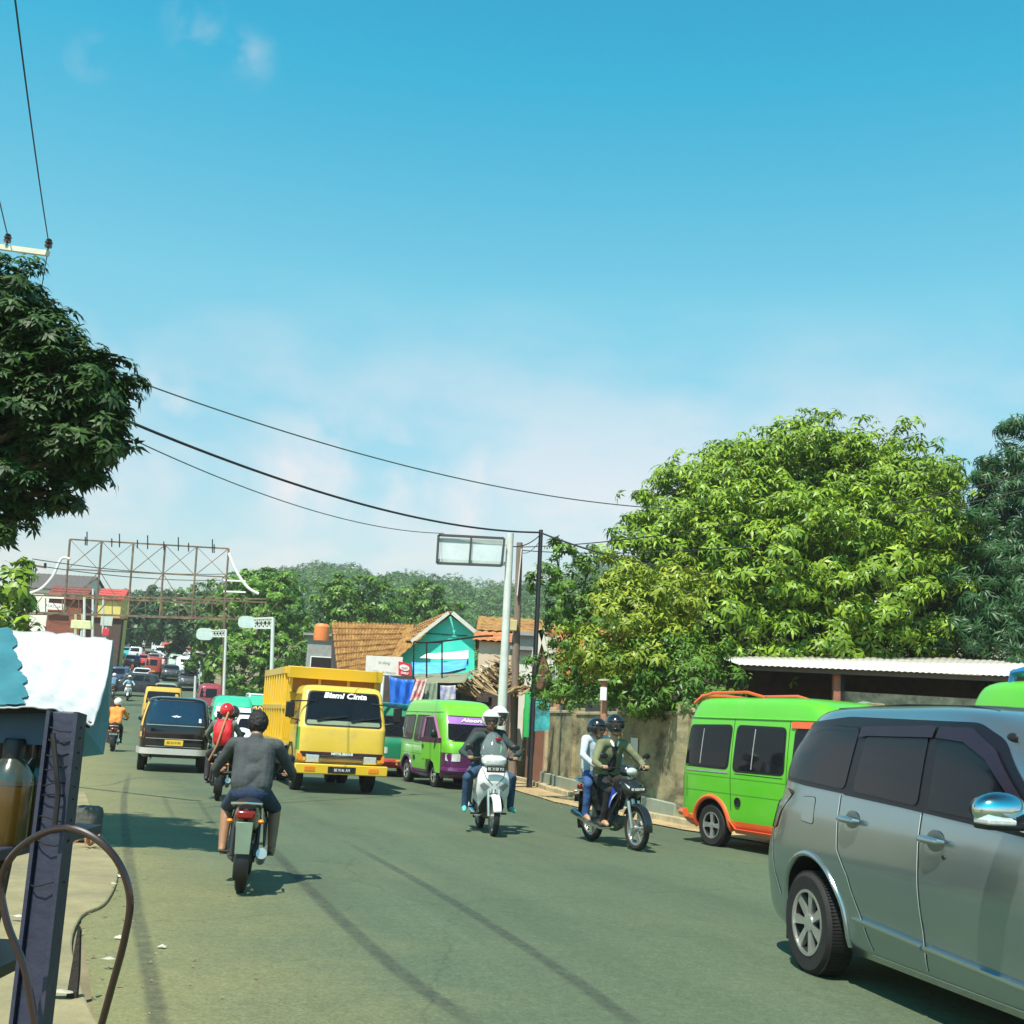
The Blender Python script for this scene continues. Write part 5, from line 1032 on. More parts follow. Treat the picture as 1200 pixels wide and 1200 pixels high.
# ajar driver's door with a purple window frame
dm=MB(); hx=1.36; hull=H3
def dpt(x,z,o=.05): # door plane swung slightly outwards from its front hinge
    p=H3.pt('R',x,z,0); return p+Vector((0,-(o+(hx-x)*.16),0))
pan=[(.56,1.02),(.56,.42),(.70,.42),(.74,.60),(.86,.68),(1.08,.68),(1.22,.56),(1.30,.34),(1.36,.34),(1.36,1.02)]
pan=[(.56,1.0),(.56,.60),(.62,.60),(.66,.62),(1.0,.62),(1.14,.55),(1.22,.34),(1.38,.34),(1.36,1.0)]
dm.prism([dpt(a,z) for a,z in pan],(0,.035,0)); dr=dm.build('door',mb3,van3,bevel=.006)
bt=MB(); bt.prism([dpt(a,z,.052) for a,z in [(.56,1.0),(.56,1.12),(1.34,1.12),(1.36,1.0)]],(0,.035,0)); bt.build('door_band',pm('maroon_band',(.06,.012,.03),.4),dr)
fm=MB(); fm.tube([dpt(.58,1.1),dpt(.60,1.56),dpt(.98,1.58),dpt(1.33,1.10)],.03,8); fm.build('window_frame',pm('mauve_frame',(.35,.12,.28),.4),dr)
gw=MB(); gw.prism([dpt(.59,1.11,.045),dpt(.61,1.55,.045),dpt(.97,1.56,.045),dpt(1.31,1.11,.045)],(0,.008,0)); gw.build('window',M_GLASS,dr)
dh=MB(); dh.box(dpt(.64,.985,.09),(.12,.03,.03)); dh.build('door_handle',M_CHROME,dr)
truck=make_truck(); r=R(-72); f=at(396,24.4); truck.location=f-Vector((math.cos(r),math.sin(r),0))*2.6; truck.rotation_euler=(0,0,r); truck.scale=(1.03,)*3
kij=make_kijang(); r=R(105); f=at(200,28.6); kij.location=f+Vector((math.cos(r),math.sin(r),0))*2.16; kij.rotation_euler=(0,0,r)
dg,_,_,mtg=make_van('green_minibus','dark green minibus squeezed between the yellow truck and the purple trimmed minibus',(.015,.20,.10),(.45,.04,.03),style='orange',detail=False); dg.location=at(452,34.5); dg.rotation_euler=(0,0,R(-72))
t1,_,_,mtt=make_van('teal_minibus','teal minibus with white visor strip waiting right behind the red backpack',(.03,.48,.27),(.7,.72,.7),style='plain',detail=False,band=M_WHITE); t1.location=at(266,43); t1.rotation_euler=(0,0,R(-74)); roof_rail(t1,pm('roof_rack_grey',(.08,.10,.12),.5),1.95,-1.2,.5,.45,.06,.03)
t2,_,_,_=make_van('teal_minibus','teal minibus with ANTIK sign and white roof rail, just left of the truck',(.03,.48,.27),(.7,.72,.7),style='plain',detail=False,front_text=('ANTIK',.20,pm('orange_lettering',(.85,.45,.12),.5)),band=M_BLACK); t2.location=at(301,46.5); t2.rotation_euler=(0,0,R(-74)); roof_rail(t2,M_WHITE,1.95,-1.0,.7,.5,.10,.07)
DIRV=lambda deg: Vector((math.cos(R(deg)),math.sin(R(deg)),0))
CARS=[ # name,label,kind,colour,px,D,heading,scale,yellow plate
('white_car','white sedan partly hidden between the teal minibus and the yellow truck','sedan',(.72,.72,.72),298,37.5,-73,1.,0),
('yellow_jeep','yellow boxy off road car with black roof, directly ahead of the black people carrier','jeep',(.72,.45,.07),186,56,107,1.04,0),
('maroon_car','maroon van with pale pink roof beside the green trees','van',(.28,.03,.05),243,72,107,.98,0),
('black_car','black car crossing side-on at the left edge of the traffic, behind the blue motorcyclist','suv',(.02,.02,.03),152,88,192,1.0,0),
('silver_car','silver car with pale roof just ahead of the yellow jeep','sedan',(.30,.36,.34),192,80,107,1.,0),
('black_car','black car with bright bonnet coming towards the camera, right of the yellow jeep','suv',(.05,.06,.07),219,100,-73,1.,0),
('white_car','white rounded car stopped right behind the crossing black car','sedan',(.66,.68,.68),165,103,107,1.,0),
('red_van','dark red van with yellow rear plate in the middle of the queue','van',(.33,.03,.02),178,112,107,1.,1),
('white_van','white van standing behind the bonnet of the oncoming black car','van',(.72,.74,.72),213,116,-73,1.,0),
('pale_green_car','pale green car left of the white van','suv',(.45,.62,.52),205,126,-73,1.,0),
('dark_car','dark navy car parked under the trees on the right of the queue','suv',(.02,.04,.07),233,122,-73,1.,0),
('blue_car','small cyan car at the far left of the queue','sedan',(.06,.48,.52),145,146,107,1.,0),
('maroon_car','maroon hatchback beyond the small cyan car','suv',(.25,.02,.05),151,160,107,1.,0),
('white_minibus','long white minibus at the far left end of the queue','box',(.7,.7,.66),163,178,107,.85,0),
('dark_car','dark grey car ahead of the dark red van','sedan',(.06,.07,.08),176,138,107,1.,0),
('red_car','red roofed car in the distance under the trees','van',(.62,.08,.05),194,158,-73,1.,0),
('brown_car','brownish car right of the red roofed car','sedan',(.12,.07,.06),203,147,-73,1.,0),
('white_car','white car in the distance just left of the red roofed car','van',(.7,.7,.7),183,170,107,1.,0),
('silver_car','light silver car with bright front parked furthest to the right under the trees','sedan',(.4,.48,.48),238,108,-73,1.,0),
('dark_car','dark car at the far end of the road','van',(.05,.05,.06),172,196,107,1.,0),
('white_van','white delivery van at the very end of the road','box',(.68,.7,.68),190,208,-73,.8,0),
('red_car','small red car beyond the navy car','sedan',(.5,.05,.04),221,160,-73,1.,0),
('blue_car','dark blue hatchback at the left behind the crossing black car','suv',(.03,.05,.16),139,97,107,1.,0),
('white_car','white hatchback between the cyan car and the white minibus','suv',(.7,.7,.72),158,140,107,1.,0),
('red_car','bright red sedan in the left half of the far queue','sedan',(.6,.04,.04),169,127,107,1.,0),
('maroon_car','deep maroon car left of the dark red van','sedan',(.22,.03,.05),154,124,107,1.,0),
('white_car','white hatchback right of the far red sedan','suv',(.75,.75,.74),187,147,107,1.,0),
('grey_car','grey car directly beyond the dark red van','suv',(.2,.22,.24),180,125,107,1.,0),
('black_car','black sedan in front of the white van','sedan',(.03,.03,.035),199,110,-73,1.,0),
('white_minibus','white minibus on the right side of the far queue','van',(.74,.74,.70),213,178,-73,1.,0),
('silver_car','silver hatchback in the right half of the far queue','suv',(.5,.52,.52),226,138,-73,1.,0),
('teal_car','small teal car near the end of the queue','sedan',(.05,.35,.32),160,200,107,1.,0),
('brown_car','dull orange car near the end of the queue','van',(.45,.2,.08),203,188,-73,1.,0),
('dark_car','black hatchback near the right kerb of the far road','suv',(.03,.03,.04),240,131,-73,1.,0),
]
for nm,lab,k,c,px,D,h,s,yp in CARS: simple_car(nm,lab,k,c,at(px,D,dz=.012),R(h),sc=s,plate_y=bool(yp))
# ================================================================== MOTORCYCLES AND RIDERS
greyplate=pm('weathered_plate',(.20,.27,.20),.4,.3)
m1=make_moto('motorcycle','black underbone motorcycle ridden away by the bareheaded man',(0,0,0),0,(.02,.016,.02),'bebek',pc=greyplate,scale=.91); place(m1,(-.62,0),G(281,1046,.008),R(99),.0)
p1=make_person('bareheaded man in dark grey shirt and blue shorts riding away from the camera',m1.location,R(99),{'top':cloth('dark_grey_shirt',(.048,.056,.060)),'leg':cloth('navy_shorts',(.012,.03,.07)),'shoe':pm('dark_shoe',(.03,.03,.03),.7)},pose=dict(head=(-.02,0,1.50),neck=(-.07,0,1.40),sh=(-.10,.205,1.31),el=(.04,.37,1.06),wr=(.25,.37,1.0),chest=(-.16,0,1.19),kn=(.20,.23,.70),an=(.06,.235,.34)),hair=True,voxel=.0085,scale=.92,lean=.0,shorts=True,bulk=1.08,sandal=True)
m2=make_moto('scooter','white scooter with tall clear windscreen coming towards the camera',(0,0,0),0,(.74,.74,.74),'scooter',accent=M_WHITE,wind=True,style='alloy',plate_txt='BE 3158 YU'); place(m2,(.60,0),G(578,980,.008),R(-80),.02)
jeans=cloth('blue_jeans',(.025,.06,.12)); djk=cloth('dark_teal_jacket',(.025,.045,.045))
p2=make_person('rider in white helmet and dark jacket steering the white scooter',m2.location,R(-80),{'top':djk,'leg':jeans,'shoe':pm('turquoise_shoe',(.10,.50,.45),.6)},helm=(.78,.78,.76),voxel=.0085,lean=.02,pose=dict(kn=(.12,.33,.76),an=(.02,.33,.36),toe=(.20,.36,.31),hip=(-.2,.12,.86),el=(.10,.42,1.12)))
p3=make_person('passenger in white helmet peering over the shoulder of the white scooter rider',m2.location,R(-80),{'top':cloth('black_jacket',(.02,.02,.025)),'leg':cloth('grey_jeans',(.06,.09,.12)),'shoe':pm('pale_shoe',(.6,.6,.58),.6)},helm=(.80,.80,.78),voxel=.011,lean=.02,pillion=True,head_yaw=.3,pose=dict(head=(-.42,.20,1.62),neck=(-.48,.10,1.48),sh_l=(-.50,.27,1.38),sh_r=(-.52,-.12,1.40)))
m3=make_moto('motorcycle','black motorcycle with blue and white side graphic and alloy wheels',(0,0,0),0,(.014,.014,.016),'sport',style='alloy',blue=pm('blue_graphic',(.02,.06,.45),.3),plate_txt='BE 6034 NP'); place(m3,(.62,0),G(746,997,.008),R(-66),.03)
oli=cloth('olive_jacket',(.155,.165,.085)); 
p4=make_person('rider in black full face helmet and open olive jacket on the black motorcycle',m3.location,R(-66),{'top':oli,'leg':cloth('black_trousers',(.012,.010,.012)),'front':cloth('black_shirt',(.012,.01,.014)),'skin':SKIN2},helm=(.012,.014,.016),full=True,voxel=.0085,lean=.03,front=True,sandal=True,bulk=1.06,pose=dict(hand=(.28,.32,1.05),head=(.0,0,1.58)))
p5=make_person('passenger in pale blue top and jeans behind the olive jacket rider',m3.location,R(-66),{'top':cloth('pale_blue_top',(.42,.50,.56)),'leg':cloth('bright_blue_jeans',(.03,.08,.22)),'skin':SKIN2},helm=(.012,.012,.014),full=False,voxel=.011,lean=.03,pillion=True,sandal=True,head_yaw=.5,pose=dict(kn=(-.30,.24,.78),an=(-.38,.23,.38),toe=(-.24,.25,.32),head=(-.46,-.03,1.52),neck=(-.5,-.03,1.42)))
m4=make_moto('motorcycle','dark motorcycle carrying the red backpack passenger, left of the bareheaded man',(0,0,0),0,(.02,.02,.025),'bebek',scale=.92); place(m4,(-.62,0),G(254,938,.008),R(101))
p6=make_person('passenger in glossy red helmet and grey sleeves wearing the red backpack',m4.location,R(101),{'top':cloth('grey_sleeves',(.16,.18,.16)),'leg':cloth('dark_trousers',(.02,.02,.025))},helm=(.60,.015,.02),voxel=.014,pillion=True,scale=.92,fingers=False,pose=dict(head=(-.46,-.02,1.60)))
p7=make_person('rider in black helmet with white stripe in front of the red backpack passenger',m4.location,R(101),{'top':cloth('black_top',(.02,.02,.02)),'leg':cloth('dark_trousers',(.02,.02,.025))},helm=(.03,.03,.03),voxel=.014,scale=.92,fingers=False,pose=dict(head=(.02,-.12,1.56),neck=(-.03,-.07,1.43)))
bp=thing('backpack','red backpack with tan strap worn by the motorcycle passenger','backpack',m4.location,R(101),scale=.92)
H=Hull([(1.0,-.92,-.70,.13,3),(1.06,-.95,-.69,.165,3),(1.2,-.965,-.68,.175,3),(1.36,-.92,-.66,.165,2.8),(1.44,-.86,-.65,.12,2.5),(1.47,-.80,-.67,.06,2.2)]); bs=H.body('bag',[cloth('red_nylon',(.60,.012,.02),.6)],bp,na=36,dz=.03)
for s in(-1,1):
    mb=MB(); mb.tube([(-.68,s*.10,1.42),(-.52,s*.13,1.475),(-.42,s*.14,1.40),(-.44,s*.17,1.2),(-.66,s*.13,1.06)],.016,6); mb.build('strap',cloth('red_nylon',(.6,.012,.02)),bp)
mb=MB(); mb.tube([(-.72,-.06,1.60),(-.95,.0,1.35),(-1.0,.08,1.0),(-.90,.20,.72)],.018,6); mb.build('tan_strap',pm('tan_webbing',(.42,.20,.10),.8),bp)
m5=make_moto('motorcycle','red tailed motorcycle of the orange shirted rider on the left lane',at(132,40),R(105),(.03,.02,.02),'bebek',detail=1); 
p8=make_person('rider in orange shirt with a dark shoulder strap and white helmet on the left lane',m5.location,R(105),{'top':cloth('orange_shirt',(.80,.26,.05)),'leg':cloth('dark_trousers',(.02,.02,.025))},helm=(.75,.74,.70),voxel=.018,fingers=False,bulk=1.15)
m6=make_moto('scooter','small white scooter coming towards the camera in front of the crossing black car',at(149,82),R(-75),(.7,.72,.74),'scooter',detail=0)
p9=make_person('rider in pale blue jacket and white helmet in front of the crossing black car',m6.location,R(-75),{'top':cloth('pale_blue_jacket',(.38,.50,.60)),'leg':cloth('dark_trousers',(.02,.02,.025))},helm=(.8,.8,.8),voxel=.03,fingers=False,vis=False)
FM=make_moto('motorcycle','dark motorcycle just beyond the orange shirted rider',at(127,52),R(106),(.03,.03,.035),'bebek',detail=0,group='motorcycles in the far traffic'); 
FP=make_person('rider in dark jacket just beyond the orange shirted rider',FM.location,R(106),{'top':cloth('black_top',(.02,.02,.02)),'leg':cloth('grey_jeans',(.06,.09,.12))},helm=(.05,.05,.05),voxel=.03,fingers=False,vis=False,group='riders in the far traffic')
WM=[('motorcycle riding away at the left of the small white sedan','rider in white helmet at the left of the small white sedan',153,110,106,(.8,.8,.8),(.25,.05,.05)),('motorcycle next to the small cyan car','rider in white helmet next to the small cyan car',159,122,106,(.8,.8,.8),(.05,.06,.2)),('motorcycle right of the dark red van','rider in pale pink top right of the dark red van',189,118,106,(.6,.3,.3),(.6,.35,.33)),('motorcycle between the white van and the red roofed car','rider in black between the white van and the red roofed car',196,132,-74,(.1,.1,.1),(.04,.04,.05)),('motorcycle behind the yellow jeep','rider in orange close behind the silver car ahead of the jeep',173,92,106,(.5,.1,.08),(.7,.25,.15)),('motorcycle nearest the trees in the queue','rider in white shirt nearest the trees',217,140,-74,(.75,.6,.5),(.75,.7,.66)),('motorcycle beside the far red roofed car','rider in pink shirt by the far red roofed car',213,146,-74,(.7,.5,.4),(.7,.42,.36)),('motorcycle in the gap left of the crossing black car','rider in white helmet left of the crossing black car',131,84,106,(.8,.8,.8),(.1,.2,.3))]
for ml,pl,px,D,h,hc,tc_ in WM:
    a=copy_tree(FM); a.location=at(px,D,dz=.012); a.rotation_euler=(0,0,R(h)); a['label']=ml
    make_person(pl,a.location,R(h),{'top':cloth('far_top_%d'%px,tc_),'leg':cloth('dark_trousers',(.02,.02,.025))},helm=hc,voxel=.045,fingers=False,vis=False,group='riders in the far traffic')
# ================================================================== LEFT FOREGROUND: FUEL KIOSK
K=thing('fuel_kiosk','roadside fuel bottle rack with grey steel post under a white and blue tarpaulin','kiosk',(-1.6,3.0,0))
Kl=Vector((-1.6,3.0,0))
stl=pm('grey_blue_steel',(.028,.030,.058),.5,.1,stain=(.10,.06,.05),stain_amt=.35,bump=.15,bscale=30)  # steel colour darkened to stand for shade on post and shelf
def loc(p,o=Kl): return Vector(p)-o
a=P(80,835,2.72);b=P(-4,1560,2.60)
mb=MB(); mb.beam(loc(a),loc(b),.056,.045,up=(0,1,0)); mb.build('post',stl,K,bevel=.004)
mb=MB(); dx=Vector((.031,-.010,0)); mb.beam(loc(a)+dx,loc(b)+dx,.009,.062,up=(0,1,0)); dx2=Vector((-.031,-.01,0)); mb.beam(loc(a)+dx2,loc(b)+dx2,.008,.055,up=(0,1,0)); mb.build('post_flange',stl,K)
mb=MB()
for t in (.03,.05,.075,.10,.13,.15,.19,.23,.30):
    mb=MB(); c=loc(a.lerp(b,t)); mb.tube([c+Vector((.037*math.cos(q),-.010+.032*math.sin(q),.006*math.sin(q*2+t*30))) for q in [2*math.pi*i/12 for i in range(12)]],.0016,5,closed=True); mb.build('wire_lashing',M_DARK,K)
# shelf and rear legs
sh=MB(); z=P(20,998,2.7).z; zt=z
sh.bx(-2.7-Kl.x,-1.06-Kl.x,2.62-Kl.y,3.35-Kl.y,z-.02,z+.005); sh.bx(-2.7-Kl.x,-1.075-Kl.x,2.60-Kl.y,2.625-Kl.y,z-.055,z+.012); sh.build('shelf',stl,K,bevel=.003)
s2=MB(); zz=P(20,1180,2.6).z; s2.bx(-2.7-Kl.x,-1.14-Kl.x,2.64-Kl.y,3.3-Kl.y,zz-.03,zz); s2.build('lower_shelf',M_BLACK,K,bevel=.003)
wood=pm('dark_wood_leg',(.05,.035,.03),.8,var=.3)
for px,D,wd in((12,3.4,.05),(26,3.6,.015),(47,3.3,.035),(-60,3.35,.05)):
    top=P(px,800,D); lg=MB(); lg.beam(loc(top),loc((top.x-.12,top.y,0)),wd,wd,up=(0,1,0)); lg.build('leg',wood,K,bevel=.002)
# tarpaulin: sloping white sheet, drooping at its front right corner
TP=[[P(-150,728,3.45),P(-60,734,3.4),P(20,739,3.4),P(80,743,3.4),P(132,748,3.35)],[P(-150,770,3.1),P(-60,772,3.1),P(20,778,3.1),P(78,782,3.12),P(126,792,3.1)],[P(-150,805,2.9),P(-60,806,2.9),P(20,808,2.86),P(74,815,2.9),P(118,824,2.9)],[P(-150,830,2.72),P(-60,829,2.72),P(10,828,2.7),P(62,829,2.72),P(109,847,2.76)]]
mb=MB(); n=24; rows=[]
def cat(p,t): 
    n_=len(p)-1; i=min(int(t*n_),n_-1); u=t*n_-i; g=lambda k:p[max(0,min(n_,k))]
    a_,b_,c_,d_=g(i-1),g(i),g(i+1),g(i+2); return .5*((2*b_)+(c_-a_)*u+(2*a_-5*b_+4*c_-d_)*u*u+(3*b_-3*c_+d_-a_)*u**3)
for i in range(n+1):
    cols=[cat([TP[r_][c_] for r_ in range(4)],i/n) for c_ in range(5)]
    for j in range(n*2+1):
        p=cat(cols,j/(n*2)); w_=.003*math.sin(j*.9+i*.3)+.002*math.sin(i*1.1+j*.25)+random.uniform(-.0015,.0015)-(.005*math.sin(j*.5)**2 if i==n else 0); mb.v.append(tuple(loc(p)+Vector((0,0,w_))))
c=n*2+1; mb.f=[(i*c+j,i*c+j+1,(i+1)*c+j+1,(i+1)*c+j) for i in range(n) for j in range(c-1)]; mb.m=[0]*len(mb.f)
tw=pm('white_tarpaulin',(.50,.51,.52),.6,var=.07,scale=8,stain=(.30,.34,.36),stain_amt=.55,stain_scale=7,bump=.15,bscale=30)
ts=MB(); cc_=n*2+1  # scalloped teal patch over the white sheet: shade put into its colour
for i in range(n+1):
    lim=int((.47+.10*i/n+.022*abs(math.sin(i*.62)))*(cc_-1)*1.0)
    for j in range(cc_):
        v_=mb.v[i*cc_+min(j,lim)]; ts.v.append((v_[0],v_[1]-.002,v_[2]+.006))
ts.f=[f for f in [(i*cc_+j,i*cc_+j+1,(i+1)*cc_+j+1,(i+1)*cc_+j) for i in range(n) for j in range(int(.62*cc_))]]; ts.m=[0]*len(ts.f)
ts.build('tarp_shade_patch',pm('tarp_shade_teal',(.035,.17,.21),.6,var=.2,scale=6,stain=(.02,.10,.14),stain_amt=.6,stain_scale=5),K)
o=mb.build('tarpaulin',tw,K); md=o.modifiers.new('s','SOLIDIFY'); md.thickness=.004
teal=pm('teal_tarpaulin',(.012,.17,.24),.5,var=.15,bump=.2,bscale=20); blue=pm('blue_board',(.012,.07,.14),.5,var=.15)
fl=MB(); A=[P(133,749,3.37),P(127,800,3.2),P(112,846,2.95)]; B=[P(133,752,3.5),P(131,820,3.45),P(122,886,3.3)]; C_=[P(110,850,3.3),P(104,868,3.25),P(94,886,3.1)]
qs=[A[0],P(131,790,3.42),P(127,845,3.36),P(121,884,3.3),P(96,887,3.15),P(96,850,3.0),P(109,846,2.8),P(118,824,2.92),P(126,792,3.12)]
fl.prism([loc(p) for p in qs],(0,.004,0)); fl.build('side_flap',teal,K,smooth=0)
bb=MB(); q=[P(-140,838,2.78),P(60,832,2.78),P(62,874,2.78),P(-140,862,2.78)]; bb.prism([loc(p) for p in q],(0,.012,0)); bb.build('blue_panel',blue,K,smooth=0)
br=MB(); br.tube([loc(P(-150,834,2.74)),loc(P(0,832,2.72)),loc(P(60,832,2.73)),loc(P(106,850,2.77))],.008,6); br.build('canopy_bar',M_DARK,K)
# bottles on the shelf
glass_b=pm('dusty_glass',(.10,.12,.09),.15,var=.3,coat=.6,alpha=.75); fuelm=pm('amber_fuel',(.075,.042,.006),.2,var=.2,coat=.5); fuel2=pm('brown_fuel',(.035,.024,.008),.25,var=.2)  # fuel tones darkened to stand for shade on the bottles
for i,(px,D,r_,lab,fm_) in enumerate(((4,2.78,.052,'wide bottle of amber fuel at the left end of the kiosk shelf',fuelm),(36,2.86,.042,'dark brown fuel bottle leaning against the kiosk post',fuel2),(20,3.1,.045,'glass fuel bottle with black cap standing behind the amber one',fuel2),(-62,2.9,.06,'glass fuel bottle furthest left on the kiosk shelf',fuelm))):
    p=P(px,980,D); bt=thing('fuel_bottle',lab,'bottle',(p.x,p.y,zt+.006),0,'fuel bottles on the kiosk shelf'); hgt=.20
    m=MB(); m.lathe([(.001,0),(r_*.96,0),(r_,.01),(r_,.135),(r_*.93,.150),(r_*.55,.178),(r_*.36,.19),(r_*.34,.205),(.001,.205)],n=28); m.build('glass',fm_ if i!=1 else fuel2,bt)
    sh_=MB(); sh_.lathe([(r_*1.01,.13),(r_*.95,.152),(r_*.57,.180),(r_*.38,.192),(r_*.36,.20)],n=28); sh_.build('shoulder',pm('dusty_glass_opaque',(.045,.055,.045),.2,var=.35,coat=.5),bt)
    cp=MB(); cp.lathe([(r_*.46,.185),(r_*.48,.225),(r_*.40,.232),(.001,.232)],n=18); cp.build('cap',M_BLACK,bt)
# black hose loop
hp=[(46,1230,2.5),(30,1140,2.5),(8,1080,2.5),(2,1030,2.5),(22,995,2.48),(62,972,2.46),(100,976,2.45),(135,1005,2.44),(152,1050,2.44),(146,1100,2.45),(130,1160,2.48),(108,1240,2.5)]
mb=MB(); mb.tube([P(*q) for q in smooth_pts(hp,8)],.0075,10); tag(mb.build('hose',pm('brown_rubber_hose',(.022,.009,.008),.25,var=.2,coat=.6),None),'glossy dark brown rubber hose looped in front of the kiosk post','hose')
mb=MB(); mb.tube([P(*q) for q in smooth_pts([(62,860,2.66),(66,905,2.64),(68,930,2.64),(63,975,2.63)],6)],.006,8); tag(mb.build('cable',M_DARK,None),'short black cable hanging down along the kiosk post','cable')
# stone block, stake and rubbish at the road side
p=G(100,985,.05); bl=MB(); bl.bx(-.17,.13,-.14,.16,0,.36); o=tag(bl.build('stone_block',pm('dark_stone',(.09,.09,.08),.9,var=.3,bump=.5),None,bevel=.06),'dark rounded stone block standing in the shadow at the road edge','block'); o.location=p
p=G(82,1166,.05); st=MB(); st.prism([(-.02,0,0),(.035,0,.0),(.03,0,.16),(.012,0,.36),(.0,0,.38),(-.008,0,.2)],(0,.03,0)); o=tag(st.build('crack_wedge',pm('crack_dark',(.03,.022,.02),.85,var=.3,bump=.5),None,smooth=0),'added pointed dark stake leaning at the concrete edge','wedge'); o.location=(p.x,p.y,.0)  # upright dark wedge added to stand for the dark crack in the concrete
rot=pm('dry_root',(.30,.15,.08),.9,var=.3)
mb=MB(); c=G(105,992,.05)
for k in range(7): a_=k*.9; mb.tube([c+Vector((0,0,.02)),c+Vector((.10*math.cos(a_),.10*math.sin(a_),.08+.03*(k%3))),c+Vector((.2*math.cos(a_+.3),.2*math.sin(a_+.3),.01))],[.018,.012,.004],6)
tag(mb.build('dry_root',rot,None),'small reddish dry root lying at the road edge by the stone block','root')
lm=[pm('dull_paper',(.45,.44,.38),.9,var=.3),pm('pale_litter',(.36,.35,.28),.9,var=.3)]
for i,(px,py,s,lab) in enumerate(((138,1028,.05,'white scrap of paper on the concrete nearest the root'),(132,1037,.04,'torn pale paper scrap below the topmost one'),(140,1100,.05,'small white wrapper by the hose curve'),(128,1126,.05,'flat white wrapper on the dusty road edge'),(190,1111,.04,'pale wrapper lying alone on the asphalt right of the hose'),(70,1165,.09,'crumpled white rubbish at the foot of the stake'),(22,1076,.06,'white scrap seen behind the kiosk post'))):
    p=G(px,py,.055 if px<135 else .012); m=MB(); 
    pts=[Vector((s*random.uniform(.6,1.1)*math.cos(a_),s*.5*random.uniform(.6,1.1)*math.sin(a_),random.uniform(0,.012))) for a_ in [k*math.pi/4 for k in range(8)]]
    m.add(pts+[Vector((0,0,.022))],[(k,(k+1)%8,8) for k in range(8)]+[tuple(reversed(range(8)))]); o=tag(m.build('litter',lm[i%2],None,smooth=0),lab,'litter','scraps of litter along the road edge'); o.location=p+Vector((0,0,.003))
# pebbles and grit along both road edges (nobody could count them)
pb=MB()
for i in range(900):
    y=random.uniform(3,34)
    if i%2: x=lerp(LE,y)+random.uniform(-.3,1.3)*random.random()
    else: x=lerp(RE,y)+random.uniform(-1.0,.6)*random.random()
    r_=random.uniform(.006,.02); zz_=.012 if i%2 else .03
    pb.add([(x+r_,y,zz_),(x-r_*.6,y+r_*.8,zz_),(x-r_*.5,y-r_*.9,zz_),(x,y,zz_+r_*.8)],[(0,1,3),(1,2,3),(2,0,3)])
tag(pb.build('gravel',pm('road_grit',(.22,.18,.11),.95,var=.5,scale=30),None,smooth=0),kind='stuff')
# ================================================================== TREES
LG=leafmat('dark_glossy_leaf',(.008,.026,.005),(.040,.105,.012),.06,.55)
LB=leafmat('bright_leaf',(.045,.13,.008),(.30,.43,.028),.14); LY=leafmat('yellow_leaf',(.08,.15,.01),(.36,.42,.035),.14)
LB2=leafmat('fresh_leaf',(.055,.14,.02),(.16,.32,.025),.15); LM=leafmat('mid_leaf',(.028,.085,.012),(.14,.27,.022),.12); LN=leafmat('mango_leaf',(.018,.06,.022),(.05,.13,.035),.2,.4); LD=leafmat('dark_far_leaf',(.022,.055,.022),(.05,.11,.03),.2); LH=leafmat('hill_leaf',(.020,.070,.012),(.10,.21,.03),.1)
make_tree('tree','dark leafy tree cut off by the left edge of the photo, beneath the power lines',(-8.6,12.2,0),[PL(55,395,12.00,0.54),PL(0,345,12.30,0.63),PL(108,455,11.70,0.45),PL(60,470,11.85,0.75),PL(-10,450,12.30,1.05),PL(128,500,11.55,0.33),PL(40,545,12.00,0.63),PL(-60,420,12.90,1.35),PL(-80,550,12.45,1.05),PL(98,530,11.85,0.39),PL(5,590,12.00,0.30),PL(-120,480,13.20,1.35),PL(20,500,12.60,0.75),PL(85,420,12.00,0.38),PL(5,620,11.85,0.15),PL(70,575,12.00,0.21)],LG,[leaf_whorl(8,.15,.045,.5,.3) for _ in range(5)],.65,1.15,950,trunk_r=.12,upb=1.5,keep=.1)
bigl=[(850,610,27,2.0),(940,575,27.5,2.0),(1030,590,27,2.0),(1095,650,26.5,1.3),(800,655,26,1.6),(900,665,25.5,2.1),(1005,680,25.5,2.2),(1080,720,25.5,1.3),(845,730,25,1.5),(765,700,25.5,1.1),(955,548,28,1.2),(835,570,28,1.1),(1110,700,27,1.0),(940,745,25,1.5),(1040,755,25.5,1.2),(880,590,29,1.8),(1020,620,30,2.2),(900,545,28,.9),(1045,562,28,1.0),(790,600,27.5,1.1),(1100,600,28,1.1),(1130,650,28,.7)]
make_tree('big_tree','big round bright green broadleaf tree behind the white roofed carport',(9.6,34.5,0),[PL(a,b,c*1.22,d*1.2) for a,b,c,d in bigl],LB,[leaf_whorl(6,.26,.085,.9,.5) for _ in range(5)],.55,1.15,330,trunk_r=.3,upb=.9,keep=.0)
make_tree('small_tree','yellowish leafed small tree in front of the left flank of the big tree',(3.9,25.5,0),[PL(a,b,c,d) for a,b,c,d in[(750,720,24,1.0),(730,690,24.5,.7),(790,690,24.5,.8),(700,760,24,.8),(770,770,23.6,1.0)]],LY,[leaf_whorl(6,.18,.06,.9,.6) for _ in range(5)],.6,1.2,380,trunk_r=.10,upb=.8,keep=.0)
make_tree('bush','dense dark green hedge bush hanging over the boundary wall','bush' and (3.9,24.6,0),[PL(a,b,c,d) for a,b,c,d in[(650,800,26,.7),(690,790,25.5,.9),(730,790,24.5,.9),(780,795,23.5,1.0),(815,800,22.8,.9),(750,818,23.3,.6),(810,820,22.5,.6)]],LM,[leaf_whorl(5,.17,.055,.9,.8) for _ in range(5)],.6,1.2,460,'bush',trunk_r=.08,upb=.7,keep=.0)
